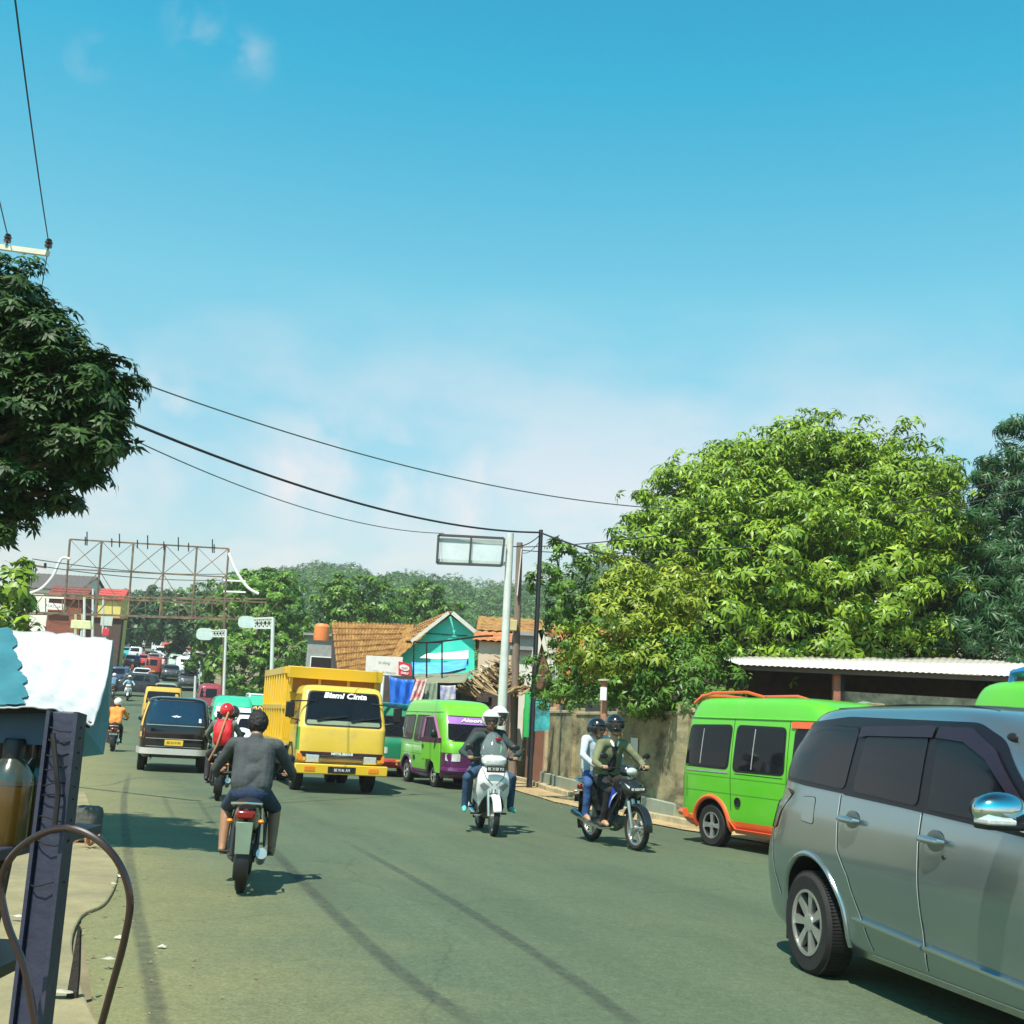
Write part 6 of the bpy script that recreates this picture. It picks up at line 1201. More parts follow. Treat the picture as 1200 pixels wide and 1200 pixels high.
make_tree('slender_tree','slender feathery tree between the dark pole and the big tree',(1.9,33,0),[PL(a,b,c,d) for a,b,c,d in[(650,645,33,.45),(652,675,33,.8),(672,700,33,1.1),(700,690,33.5,.8),(700,730,32.5,1.2),(655,730,33,.7),(690,660,34,.5),(735,690,34,.9)]],LM,[leaf_whorl(6,.19,.085,.8,.6) for _ in range(3)],.7,1.2,150,trunk_r=.09,upb=.5,keep=.15)
make_tree('mango_tree','dark narrow leafed tree at the right edge of the photo','tree' and (15.2,31,0),[PL(a,b,c,d) for a,b,c,d in[(1195,540,31,1.2),(1170,570,31,.9),(1190,620,30.5,1.5),(1165,690,30,1.3),(1200,700,30,1.8),(1235,580,31,1.8),(1150,740,29.5,1.0),(1190,760,29,1.3),(1250,680,30,2.0)]],LN,NARROW,.8,1.3,170,trunk_r=.25,upb=.0,keep=.15)
make_tree('roadside_tree','bright green dense tree left of the yellow truck behind the sign arm',(at(303,80).x,80,1.6),[PL(a,b,c,d) for a,b,c,d in[(315,692,82,2.0),(290,702,81,1.6),(335,712,82,1.9),(308,738,81,2.0),(290,785,79,1.7),(276,808,78,.9),(330,770,80,1.9),(305,812,79,1.4),(345,790,81,1.3),(280,762,79,1.1),(350,740,83,1.4),(300,678,82,.9),(330,690,83,1.1)]],LB2,[leaf_whorl(6,.34,.15,.8,.6) for _ in range(3)],.7,1.3,90,trunk_r=.22,upb=.5,keep=.1)
make_tree('flat_tree','layered dark green tree behind the tan roofed turquoise house',(at(415,88).x,88,2.1),[PL(a,b,c,d) for a,b,c,d in[(400,700,88,2.0),(425,695,88,1.8),(445,710,88,1.8),(380,715,88,1.5),(410,718,87,1.8),(462,718,88,1.3)]],LM,[leaf_whorl(5,.45,.2,.6,.7) for _ in range(3)],.6,1.1,60,trunk_r=.25,upb=1.,keep=.05)
make_tree('round_tree','round dark green tree behind the ridge of the turquoise house',(at(492,96).x,96,2.7),[PL(a,b,c,d) for a,b,c,d in[(480,702,96,1.7),(497,700,96,1.6),(512,712,96,1.4),(475,715,95,1.3),(525,716,96,1.2),(495,718,95,1.6)]],LM,[leaf_whorl(5,.45,.2,.6,.7) for _ in range(3)],.6,1.1,60,trunk_r=.25,upb=.7,keep=.05)
far=[('broad dark tree whose crown overhangs the far traffic',(225,735,128,3.2),(205,728,128,2.6),(245,745,126,2.2)),('dark tree over the left end of the far traffic',(160,735,150,3.2),(145,740,150,2.6),(178,738,150,2.5)),('tall tree rising right behind the middle of the sign gantry',(215,716,175,3.6),(235,712,175,3.6),(252,715,172,3.5)),('grey green tree at the far left end behind the gantry',(165,712,190,4.0),(150,718,190,3.2),(185,716,190,4.0)),('low dark tree closing the end of the road',(190,742,215,4.5),(172,745,215,3.5),(210,744,212,4.0)),('tree crown showing right of the gantry legs',(262,720,95,2.2),(250,735,95,1.6),(275,690,100,2.0)),('tree between the far traffic and the bright roadside tree',(240,770,100,1.6),(252,780,92,1.3),(250,750,100,1.5))]
for lab,*ls in far:
    D=ls[0][2]; x=at(ls[0][0],D).x; make_tree('far_tree',lab,(x,D,road_z(D)),[PL(*l) for l in ls],LD if 'dark' in lab or 'grey' in lab else LM,CLP,.35 if D<140 else .55,.7 if D<140 else 1.,32 if D<140 else 16,group='trees along the far road',trunk_r=.25,upb=.6,keep=.1)
make_tree('left_tree','bushy green tree at the left edge behind the white tarpaulin',(at(8,46).x,46,.1),[PL(a,b,c,d) for a,b,c,d in[(5,690,46,1.3),(-10,720,46,1.5),(20,725,46,1.1),(30,740,45,.8),(-40,690,46,1.6)]],LB,MID,1.1,1.8,45,trunk_r=.15,keep=.1)
# forest on the hill
cs=[];ns=[]
k=0
for i in range(1900):
    y=random.uniform(215,430); px=random.uniform(60,860); x=(px-600)/1400*y
    if px<330 and y<260: continue
    if 540<px<700 and 300<y<360 and random.random()<.93: continue   # open green slope
    z=terrain(x,y); r_=random.choice((2.,3.,4.,5.,6.5))*random.uniform(.85,1.15)*(1.15 if y>400 else 1.)*(.8 if y<280 else 1); c=np.array([x,y,z+r_*.55]); n=int(56*(r_/4)**1.6)
    d=RNG.normal(0,1,(n,3)); d/=np.linalg.norm(d,axis=1)[:,None]; d[:,2]=abs(d[:,2])*1.1-.1; d[:,1]=-abs(d[:,1])*.9+.15; cs.append(c+d*r_*np.array([1,1,.9])*RNG.uniform(.8,1.08,(n,1))); ns.append(d)
tag(foliage('hill_forest',np.concatenate(cs),np.concatenate(ns),[leaf_whorl(5,.8,.45,.5,.7) for _ in range(4)],.55,1.2,LH,None,upb=.3),kind='stuff')
cs=[];ns=[]
for i in range(500):
    y=random.uniform(100,215); px=random.uniform(370,800); x=(px-600)/1400*y; z=terrain(x,y); r_=random.uniform(1.,2.4)
    c=np.array([x,y,z+r_*.3]); n=60; d=RNG.normal(0,1,(n,3)); d/=np.linalg.norm(d,axis=1)[:,None]; d[:,2]=abs(d[:,2]); cs.append(c+d*r_*RNG.uniform(.8,1.08,(n,1))); ns.append(d)
tag(foliage('undergrowth',np.concatenate(cs),np.concatenate(ns),[leaf_whorl(5,.55,.28,.5,.7) for _ in range(3)],.5,.9,LM,None,upb=.4),kind='stuff')
# ================================================================== POLES, SIGN FRAMES, GANTRY
rust=pm('rusty_steel',(.13,.085,.06),.75,var=.35,scale=3,stain=(.35,.28,.12),stain_amt=.7,stain_scale=.7)
gn=thing('sign_gantry','rusty empty billboard truss spanning the road above the traffic','sign gantry',(at(170,74).x,74,road_z(74)))
go=Vector(gn.location)
def gp(px,py,D=74): return P(px,py,D)-go
fr=MB(); tl,tr,bl_,br_=(82,632),(268,643),(75,719),(262,726)
def fq(u,v): # u along, v down
    x=(tl[0]*(1-u)+tr[0]*u)*(1-v)+(bl_[0]*(1-u)+br_[0]*u)*v; y=(tl[1]*(1-u)+tr[1]*u)*(1-v)+(bl_[1]*(1-u)+br_[1]*u)*v; return x,y
for v,w_ in((0,.09),(.40,.07),(1.,.12),(.78,.08)): fr.beam(gp(*fq(0,v)),gp(*fq(1,v)),w_)
for i in range(6): fr.beam(gp(*fq(i/5,0)),gp(*fq(i/5,1)),.10)
for i in range(5):
    a0,a1=i/5,(i+1)/5; q=(.0,.4) 
    fr.beam(gp(*fq(a0,0 if i%2 else .4)),gp(*fq(a1,.4 if i%2 else 0)),.04); fr.beam(gp(*fq(a0,1 if i%2==0 else .4)),gp(*fq(a1,.4 if i%2==0 else 1)),.04)
    fr.beam(gp(*fq(a0,.4 if i%2 else 0),74.7),gp(*fq(a1,0 if i%2 else .4),74.7),.03)
fr.build('frame',rust,gn)
bm_=MB()
for y0,y1,dd in((693,706,0),(716,727,0),(697,702,1.0),(719,724,1.)): bm_.beam(gp(-8,y0,74+dd),gp(312,y1,74+dd),.09)
for i in range(17): px=-5+i*19.5; bm_.beam(gp(px,694+i*.75,74),gp(px,717+i*.62,74),.05); bm_.beam(gp(px,(694 if i%2 else 717)+i*.7,74.5),gp(px+19,(717 if i%2 else 694)+i*.7,74.5),.04)
bm_.build('lower_beam',rust,gn)
for i,px in enumerate((100,102,131,140,161,173,192,209,221,249,251)): m=MB(); m.beam(gp(px,fq((px-82)/186,0)[1]-(10 if i%2 else 4),73.9),gp(px,fq((px-82)/186,0)[1]+6,73.9),.06); m.build('bracket',M_BLACK,gn)
for px in(88,96,262): m=MB(); b=at(px,74)-go; t_=gp(px+1,720); m.beam((b.x,0,-.1),(t_.x,0,t_.z),.16); m.build('leg',pm('yellowish_pole',(.42,.40,.22),.6,var=.2) if px<200 else rust,gn)
for pts in ([(82,655),(72,655),(62,675),(48,690),(32,696)],[(268,648),(276,668),(290,688),(303,696)]):
    m=MB(); m.tube([gp(a_,b_,74) for a_,b_ in smooth_pts(pts,5)],.09,8); m.build('curved_arm',M_WHITE,gn)
m=MB(); 
for px,py in((262,680),(262,693),(50,700)): m.beam(gp(px,py),gp(px+26,py+1),.10)
m.build('side_bar',M_WHITE,gn)
# right: white pole with an empty sign frame
wp=thing('sign_pole','white steel pole with an empty rectangular sign frame, left of the dark pole','sign pole',at(584,30)); o_=Vector(wp.location)
gal=pm('pale_galvanised',(.62,.64,.60),.5,.1,var=.12)
m=MB(); t_=P(598,625,30)-o_; m.cyl((0,0,0),(t_.x*.5,0,t_.z*.5),.125,.11,n=16); m.cyl((t_.x*.5,0,t_.z*.5),(t_.x,0,t_.z),.105,.09,n=16); m.build('pole',gal,wp)
m=MB(); q=[P(a_,b_,29.8)-o_ for a_,b_ in((514,627),(591,631),(588,663),(512,660))]
for i in range(4): m.beam(q[i],q[(i+1)%4],.06)
m.beam((q[0]+q[1])/2,(q[2]+q[3])/2,.05); m.build('sign_frame',pm('dark_frame',(.05,.055,.05),.6),wp)
m=MB(); m.beam(P(514,633,29.9)-o_,P(598,637,30)-o_,.09); m.beam(P(512,657,29.9)-o_,P(597,661,30)-o_,.09); m.build('support_arm',gal,wp)
m=MB(); m.quad(q[0]+Vector((.05,.05,-.05)),q[1]+Vector((-.05,.05,-.05)),q[2]+Vector((-.05,.05,.05)),q[3]+Vector((.05,.05,.05))); o=m.build('blank_sheet',pm('clear_sheet',(.62,.72,.70),.3,alpha=.55),wp); 
def pole(name,label,top,bot,D,r0,mat,arms=()):
    b=at(*bot,z=None) if len(bot)==2 and False else at(bot[0],D); t_=P(top[0],top[1],D); rt=thing(name,label,'pole',b); m=MB(); m.tube([(0,0,-.1),(t_.x-b.x,0,t_.z-b.z)],[r0,r0*.75],12); m.build('shaft',mat,rt); return rt,Vector(b)
dp,do=pole('utility_pole','tall thin dark pole right of the white sign pole',(634,621),(620,0),31,.075,pm('dark_pole',(.025,.022,.03),.7))
wpole,wo_=pole('wooden_pole','weathered wooden utility pole close behind the white sign pole',(609,636),(600,0),36,.13,pm('weathered_wood',(.20,.15,.12),.9,var=.3,stretch=(1,1,.2)))
m=MB(); m.beam(P(611,643,35.8)-wo_,P(606,698,35.8)-wo_,.09,.03); m.build('marker_board',pm('pink_strip',(.7,.6,.58),.6),wpole)
m=MB(); m.box(P(601,733,35.8)-wo_,(.26,.2,.33)); m.build('meter_box',pm('cream_box',(.55,.45,.22),.6),wpole,bevel=.02)
rp,ro=pole('short_post','short reddish post with a small white notice rising behind the rider in the olive jacket',(708,797),(707,0),22.8,.085,pm('terracotta_post',(.38,.17,.10),.8,var=.25))
m=MB(); m.box(P(707,813,22.62)-ro,(.12,.02,.24)); m.build('notice',M_WHITE,rp); m=MB(); m.cyl(P(708,798,22.8)-ro,P(708,796,22.8)-ro,.12,n=12); m.build('cap',pm('cap_stone',(.5,.42,.3),.8),rp)
lp,lo=pole('utility_pole','distant utility pole with a crossarm behind the left trees',(33,658),(30,0),60,.12,rust)
m=MB(); m.beam(P(23,660,59.8)-lo,P(54,665,59.8)-lo,.10); m.build('crossarm',rust,lp)
for px,py in((24,657),(39,660),(53,662)): m=MB(); m.cyl(P(px,py+3,59.8)-lo,P(px,py-2,59.8)-lo,.07,n=8); m.build('insulator',M_BLACK,lp)
# near pole whose crossarm shows above the left tree
np_=thing('power_pole','concrete power pole at the left edge, its pale crossarm showing above the dark tree','pole',(-12.2,19,0)); no_=Vector((-12.2,19,0))
m=MB(); m.tube([(0,0,-.1),(.1,0,9.6)],[.17,.11],14); m.build('shaft',pm('pole_concrete',(.42,.42,.38),.9,var=.15),np_)
m=MB(); m.beam(P(-260,255,19)-no_,P(56,297,16.3)-no_,.075,.075); m.build('crossarm',pm('pale_crossarm',(.62,.60,.48),.6),np_)
for px,py,D in((57,286,16.3),(9,280,16.6)):
    m=MB(); c=P(px,py,D)-no_; m.lathe([(.012,-.10),(.012,-.04),(.05,-.05),(.055,-.02),(.03,-.01),(.055,.01),(.055,.03),(.03,.04),(.045,.055),(.03,.075),(.001,.08)],c,n=16); m.build('insulator',pm('black_ceramic',(.03,.02,.022),.25,coat=.6),np_)
M_W=pm('black_cable',(.015,.015,.017),.6); M_WG=pm('green_grey_wire',(.05,.09,.08),.6)
cable('wire','upper left power wire rising steeply from the insulator at the end of the crossarm',sag(P(57,284,16.3),P(14,-30,8.6),.05),.009,M_W)
cable('wire','short leftmost power wire above the crossarm',sag(P(9,276,16.6),P(-25,120,12.),.03),.009,M_W)
cable('wire','wire dropping from the end insulator behind the tree',[P(57,290,16.3),P(50,330,16.4),P(40,400,16.6)],.007,M_W)
cable('wire','green grey wire highest across the sky, ending in the big tree',sag(P(100,424,16.5),P(800,597,26),.45),.011,M_WG)
cable('wire','thick black cable crossing the sky from the left tree to the dark pole',sag(P(120,481,16.3),P(633,624,31),.42),.024,M_W)
cable('wire','black cable running on from the dark pole into the big tree',sag(P(633,624,31),P(830,672,27),.15),.024,M_W)
cable('wire','thin grey wire lowest across the sky towards the empty sign frame',sag(P(130,503,16.5),P(520,625,30),.35),.010,M_WG)
for i,(a_,b_,lab) in enumerate((((612,641,36),(880,610,26),'thin wire from the wooden pole to the upper right'),((612,645,36),(880,640,26),'lower thin wire from the wooden pole to the big tree'),((634,632,31),(612,648,36),'short slack wire between dark pole and wooden pole'),((1040,590,26),(1260,535,26),'wire leaving the big tree to the upper right'),((1040,604,26),(1260,556,26),'lower wire leaving the big tree to the right'),((598,640,30),(634,626,31),'thin tie wire between the white pole and the dark pole'))):
    cable('wire',lab,sag(P(*a_),P(*b_),.12),.014 if i<2 or i>2 else .01,M_W)
for i,(y,lab) in enumerate(((655,'faint wire behind the top of the gantry'),(662,'second faint wire behind the gantry'))): cable('wire',lab,sag(P(38,y,60),P(330,y+12,100),.6),.025,M_WG)
# sign arms in front of the bright tree
for px,D,w_,top,lab,bx in((320,47,2.1,724,'white lattice sign arm with oval plate reaching left from a white pole',283),(265,70,1.9,738,'smaller white lattice sign arm with oval plate, further left',234)):
    b=at(px-4,D); rt=thing('sign_arm_pole',lab,'sign pole',b,group='lattice sign arms over the road'); m=MB(); t_=P(px,top,D)-b; m.cyl((0,0,0),t_,.09,.07,n=12); m.build('pole',gal,rt); m=MB(); n=5; e=P(bx+14,top+1,D)-b; e2=P(bx+14,top+ (12 if D<50 else 8),D)-b; t2=P(px,top+(12 if D<50 else 8),D)-b
    m.beam(t_,e,.07); m.beam(t2,e2,.07)
    for i in range(n): m.beam(t_.lerp(e,i/n),t2.lerp(e2,(i+1)/n),.04); m.beam(t2.lerp(e2,i/n),t_.lerp(e,(i+1)/n),.04)
    m.build('arm',gal,rt); m=MB(); c=(P(bx+6,top+5,D)-b); s=D/1400; q=[c+Vector((10*s*math.copysign(abs(math.cos(a_))**.6,math.cos(a_)),0,7*s*math.copysign(abs(math.sin(a_))**.7,math.sin(a_)))) for a_ in [2*math.pi*k/20 for k in range(20)]]; m.prism(q,(0,.06,0)); m.build('sign_plate',pm('pale_sign_back',(.50,.60,.58),.5),rt)
# ================================================================== RIGHT SIDE: WALL, CARPORT, HOUSES
M_WALL=pm('mouldy_plaster',(.30,.255,.14),.95,var=.4,scale=2.4,bump=.7,bscale=9,stain=(.035,.028,.022),stain_amt=.95,stain_scale=2.2,stretch=(.38,.38,1.))
M_CAP=pm('wall_coping',(.48,.38,.24),.9,var=.25,scale=2,stain=(.05,.04,.03),stain_amt=.7)
wl=thing('boundary_wall','stained plaster boundary wall with pillars along the sandy verge','wall',(WL[0][0],WL[0][1],0)); wo2=Vector(wl.location)
for i,((x0,y0),(x1,y1)) in enumerate(zip(WL,WL[1:])):
    a=Vector((x0,y0,0))-wo2;b=Vector((x1,y1,0))-wo2; d=(b-a).normalized(); h=(1.95,1.9,1.95,2.0,2.0,2.0)[i]; n_=max(1,int((b-a).length/3.2))
    m=MB(); m.beam(a+Vector((0,0,h/2)),b+Vector((0,0,h/2)),.14,h); m.build('wall_panel',M_WALL,wl,smooth=0,bevel=.01)
    m=MB(); m.beam(a+Vector((0,0,h+.04)),b+Vector((0,0,h+.04)),.20,.08); m.build('coping',M_CAP,wl,smooth=0,bevel=.015)
    for k in range(n_+1):
        if k==n_ and i<len(WL)-2: continue
        c=a.lerp(b,k/n_); m=MB(); m.box(c+Vector((0,0,(h+.18)/2))-Vector((d.y,-d.x,0))*-.0,(.30,.30,h+.18),math.atan2(d.y,d.x)); m.build('pillar',M_CAP if k%2 else M_WALL,wl,smooth=0,bevel=.02)
m=MB(); pts=[Vector((x,y,.15))-wo2+Vector((-.16,0,0)) for x,y in WL[:3]]
for a,b in zip(pts,pts[1:]): m.beam(a,b,.12,.30)
m.build('painted_base',pm('pale_blue_plinth',(.28,.33,.26),.8,var=.2,stain=(.25,.2,.12),stain_amt=.6),wl,smooth=0,bevel=.01)
c=Vector((3.0,24.6,1.25)); n_=Vector((-.98,-.2,0)); m=MB(); pp=P(672,866,24.6); m.box((0,0,0),(.52,.015,.42)); o=tag(m.build('paper_notice',M_WHITE,None,smooth=0),'square white paper notice pasted on the stained wall','notice'); 
dW=(Vector((3.45,22.2,0))-Vector((2.0,31,0))).normalized(); tt_=(31-25.4)/(31-22.2); q=Vector((2.0,31,0)).lerp(Vector((3.45,22.2,0)),tt_); o.location=(q.x-.095,q.y-.02,1.22); o.rotation_euler=(0,0,math.atan2(dW.y,dW.x))
m=MB(); 
for k in range(26): t=k/25; m.v+=[(3.5+2.1*t,21.85-3.3*t,2.02+.04*math.sin(k*1.7)),(3.65+2.1*t,22.1-3.3*t,2.17+.05*math.sin(k*1.1)),(4.2+2.1*t,22.5-3.3*t,2.08)]
for k in range(25): m.f+=[(3*k,3*k+3,3*k+4,3*k+1),(3*k+1,3*k+4,3*k+5,3*k+2)]; m.m+=[0,0]
tag(sheet_thing(m,'green_tarp',pm('faded_green_tarp',(.08,.22,.14),.7,var=.3),None,.01),'faded green tarpaulin draped over the top of the wall behind the riders','tarpaulin')
# carport with white corrugated roof
cp=thing('carport','open carport with white corrugated roof below the big tree','carport',(9.5,26,0)); co=Vector((9.5,26,0))
m=MB(); ribbed(m,P(866,779,24.5)-co,P(1290,797,24.5)-co,P(1330,773,29.5)-co,P(840,769,29.5)-co,60,.018); sheet_thing(m,'roof_sheet',pm('white_sheet_metal',(.58,.56,.52),.6,.0,var=.08,stain=(.4,.33,.25),stain_amt=.3),cp,.012)
m=MB(); m.beam(P(868,782,24.6)-co,P(1290,801,24.6)-co,.06,.10); m.build('eave_beam',pm('brown_beam',(.10,.07,.05),.8),cp)
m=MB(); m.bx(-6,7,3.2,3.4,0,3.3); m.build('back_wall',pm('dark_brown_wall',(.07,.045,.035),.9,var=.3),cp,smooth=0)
for px in(980,985,1190): b=P(px,790,24.8)-co; m=MB(); m.beam((b.x,b.y,0),(b.x,b.y,3.05),.14); m.build('post',pm('brick_post',(.33,.13,.08),.9,var=.3) if px==980 else M_DARK,cp)
m=MB(); a=P(987,800,24.9)-co; m.bx(a.x,a.x+8,a.y,a.y+.2,0,2.62); m.build('stone_half_wall',pm('rubble_stone',(.40,.33,.23),.95,var=.45,scale=5,bump=1.,bscale=9,stain=(.12,.09,.06),stain_amt=.7,stain_scale=6),cp,smooth=0)
tile=pm('mossy_tan_tiles',(.33,.175,.05),.9,var=.4,scale=5,stain=(.17,.062,.025),stain_amt=.85,stain_scale=2.2); otile=pm('orange_tiles',(.50,.19,.07),.85,var=.3,scale=4,stain=(.14,.06,.03),stain_amt=.7,stain_scale=1.8)
turq=pm('turquoise_wall',(.045,.66,.54),.7,var=.12,scale=1,stain=(.20,.55,.48),stain_amt=.5,stain_scale=1.)
# turquoise house
D=50; h=thing('turquoise_house','turquoise gabled house with mossy tan tile roofs behind the yellow truck','house',(at(480,D).x,D,0)); ho=Vector(h.location)
q=lambda px,py,dd=0:P(px,py,D+dd)-ho
m=MB(); gb=[q(528,722),q(556,741),q(556,870),q(400,870),q(398,800),q(484,752)]; gb=[Vector((p.x,p.y,max(p.z,-.1))) for p in gb]; m.prism(gb,(0,.25,0)); m.build('gable_wall',turq,h,smooth=0)
m=MB(); m.bx(gb[3].x-.0,gb[1].x,.26,7.,0,q(400,800).z-.1); m.build('wall',turq,h,smooth=0)
m=MB(); rd=Vector((-1.8,7.5,.0)); ribbed(m,q(481,753,-.35)+Vector((-.05,0,0)),q(481,753,0)+rd+Vector((0,0,-.0)),q(528,718,0)+rd,q(528,718,-.35),14,.06,6,jit=.008); ribbed(m,q(560,743,-.35)+rd+Vector((0,.35,0)),q(560,743,-.35),q(528,718,-.35),q(528,718,0)+rd,14,.06,6,jit=.008); sheet_thing(m,'main_roof',tile,h,.03)
m=MB(); e0,e1=q(398,801,-1.2),q(444,790,-1.2); ribbed(m,q(398,803,-1.6),q(452,787,-1.6),q(486,734,2.5),q(389,731,2.5),24,.07,9,jit=.012); ribbed(m,q(452,787,-1.6),q(500,745,-.5),q(488,738,1.5),q(478,734,2.5),8,.05,4,jit=.01); sheet_thing(m,'wing_roof',tile,h,.03)
m=MB(); m.prism([q(389,731,2.4),q(398,801,-1.5),q(398,870,-1.5),q(386,870,2.4)],(.05,0,0)); m.build('end_wall',pm('dark_plank_wall',(.05,.035,.035),.9),h,smooth=0)
m=MB(); m.beam(q(526,718,-.40),q(482,752,-.40),.05,.14); m.beam(q(530,718,-.40),q(560,743,-.40),.06,.16); m.build('bargeboard',pm('grey_white_board',(.55,.55,.50),.7),h,smooth=0)
m=MB(); m.beam(q(500,742,-.06),q(548,745,-.06),.03); m.build('cable_clip_line',M_DARK,h)
# small houses around
def box_house(name,label,px0,px1,ytop,D,dep,wallm,roofm,rh=.8,zb=None,wins=(),flat=False,over=.25):
    b0=at(px0,D);b1=at(px1,D); zb=b0.z if zb is None else zb; zt_=P((px0+px1)/2,ytop,D).z; o=Vector(((b0.x+b1.x)/2,D,zb)); r_=thing(name,label,'house',o); hw=abs(b1.x-b0.x)/2; H_=zt_-zb
    m=MB(); m.bx(-hw,hw,0,dep,0,H_); wl_=m.build('wall',wallm,r_,smooth=0)
    if flat: m=MB(); m.bx(-hw-over,hw+over,-over,dep+over,H_,H_+.12); m.build('roof',roofm,r_,smooth=0)
    else:
        m=MB(); ribbed(m,(-hw-over,-over,H_-.05),(hw+over,-over,H_-.05),(hw+over,dep/2,H_+rh),(-hw-over,dep/2,H_+rh),max(6,int(hw*5)),.05,5,jit=.006); ribbed(m,(hw+over,dep+over,H_-.05),(-hw-over,dep+over,H_-.05),(-hw-over,dep/2,H_+rh),(hw+over,dep/2,H_+rh),max(6,int(hw*5)),.05,5); sheet_thing(m,'roof',roofm,r_,.03)
        for s in(-1,1): m=MB(); m.prism([(s*hw-.05*s,0,H_),(s*hw-.05*s,dep,H_),(s*hw-.05*s,dep/2,H_+rh*.93)],(.05*s,0,0)); m.build('gable',wallm,r_,smooth=0)
    for x,z,w_,h_ in wins:
        m=MB(); m.bx(x*hw-w_/2-.05,x*hw+w_/2+.05,-.03,.0,z-.05,z+h_+.05); f=m.build('window',M_WHITE,r_,smooth=0); m=MB(); m.bx(x*hw-w_/2,x*hw+w_/2,-.045,-.031,z,z+h_); m.build('pane',M_GLASS,f,smooth=0)
    return r_
cream=pm('cream_wall',(.62,.48,.36),.8,var=.12,stain=(.35,.28,.2),stain_amt=.4); greyw=pm('grey_wall',(.26,.27,.26),.85,var=.2); whitew=pm('white_wall',(.72,.69,.62),.8,var=.1,stain=(.4,.36,.3),stain_amt=.4); brick=pm('red_brown_wall',(.22,.07,.045),.9,var=.25); yelw=pm('yellow_wall',(.62,.50,.14),.8,var=.1)
box_house('cream_house','cream house with small window right of the turquoise gable',553,592,752,47,5,cream,otile,.5,wins=((.0,3.1,.9,.5),))
box_house('brown_roof_house','long low house with brown roof behind the cream house',556,660,742,58,6,pm('orange_brown_wall',(.40,.20,.10),.9,var=.2),tile,.9)
box_house('grey_house','grey plastered house behind the white sign pole',600,628,745,44,5,greyw,greyw,flat=True)
box_house('pale_house','pale concrete house between the poles, white wall',598,624,762,41,3,whitew,greyw,flat=True)
# orange tiled house with a white bargeboard gable (behind bushes)
D2=36; hh=thing('orange_roof_house','house with bright orange tile roof and white gable boards behind the bushes','house',(at(670,D2).x,D2,0)); h2=Vector(hh.location); q2=lambda px,py,dd=0:P(px,py,D2+dd)-h2
m=MB(); ribbed(m,q2(654,800,-1.),q2(740,812,-1.),q2(735,742,2.5),q2(636,738,2.5),22,.06,9,jit=.012); ribbed(m,q2(740,812,6),q2(654,800,6),q2(636,738,2.5),q2(735,742,2.5),22,.06,6); sheet_thing(m,'roof',otile,hh,.03)
m=MB(); g0,g1,g2=q2(634,742,-1.2),q2(650,800,-1.2),q2(622,800,-1.2); m.prism([g0,g1,Vector((g1.x,g1.y,0)),Vector((g2.x,g2.y,0)),g2],(0,3,0)); m.build('gable_wall',pm('brown_gable',(.16,.075,.05),.9),hh,smooth=0)
m=MB(); m.beam(g0+Vector((0,-.1,.1)),g1+Vector((.1,-.1,-.1)),.05,.20); m.beam(g0+Vector((0,-.1,.1)),g2+Vector((-.1,-.1,-.1)),.05,.20); m.build('bargeboard',whitew,hh,smooth=0)
m=MB(); m.prism([q2(640,745,-1.1),q2(652,745,-.9),q2(655,792,-.9),q2(650,798,-1.1)],(0,.06,0)); m.build('gutter_board',whitew,hh,smooth=0)
m=MB(); m.bx(-.3,2.2,0,4,0,2.3); m.build('wall',whitew,hh,smooth=0)
# shack with a heap of broken tiles as roof, dark blue shutters
D3=36; sk=thing('tile_shack','dark shack under a ragged roof of loose brown tiles by the white sign pole','shack',(at(590,D3).x,D3,0)); so3=Vector(sk.location); q3=lambda px,py,dd=0:P(px,py,D3+dd)-so3
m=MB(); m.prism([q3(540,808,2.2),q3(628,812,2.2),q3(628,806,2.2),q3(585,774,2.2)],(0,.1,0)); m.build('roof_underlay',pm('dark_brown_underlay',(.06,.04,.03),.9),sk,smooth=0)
lt=pm('loose_brown_tiles',(.28,.19,.10),.9,var=.5,scale=3); 
m=MB()
for i in range(150):
    u=random.random(); v=random.random(); px=538+90*u; top_=812-42*(1-abs(u-.52)/.52)**.8; py=812-(812-top_)*v; c=q3(px,py,-.8+3*v); a_=random.uniform(-.5,.5); dd=Vector((math.cos(a_),-.35,-.42 if u<.5 else .25)).normalized(); L_=.42
    R_=Matrix.Rotation(random.uniform(-.3,.3)+(.55 if u<.55 else -.5),3,'Y')@Matrix.Rotation(a_,3,'Z'); m.box(c,(.46,.2,.035),R_,m=i%2)
m.build('roof_tiles',[lt,pm('pale_loose_tiles',(.42,.32,.18),.9,var=.4)],sk,smooth=0)
m=MB(); m.bx(q3(604,0).x,q3(622,0).x,.1,.16,0.15,2.2); m.build('shutter',pm('navy_shutter',(.02,.045,.09),.6,var=.2),sk,smooth=0)
m=MB(); m.bx(q3(592,0).x,q3(603,0).x,.1,.2,0.15,2.1); m.build('side_panel',pm('grey_green_panel',(.24,.30,.27),.7),sk,smooth=0)
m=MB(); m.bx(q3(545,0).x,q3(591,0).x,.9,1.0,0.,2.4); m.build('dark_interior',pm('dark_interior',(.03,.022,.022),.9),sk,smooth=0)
for px in(548,590,604,623): m=MB(); b=q3(px,0); m.bx(b.x-.05,b.x+.05,0,.1,0,2.35); m.build('post',wood,sk,smooth=0)
m=MB(); m.box(at(609,37,z=.25),(1.1,.7,.5)); tag(m.build('concrete_step',M_CONC,None,smooth=0,bevel=.03),'pale concrete step at the foot of the dark blue shutters','step')
m=MB(); b=P(619,838,34.6); m.lathe([(.12,-.62),(.125,-.55),(.125,.62),(.12,.64)],b,n=14); m.lathe([(.001,.66),(.13,.62)],b,n=14); tag(m.build('green_banner',pm('green_cloth',(.02,.38,.08),.7,var=.15),None),'rolled bright green cloth hanging at the corner of the shack','banner')
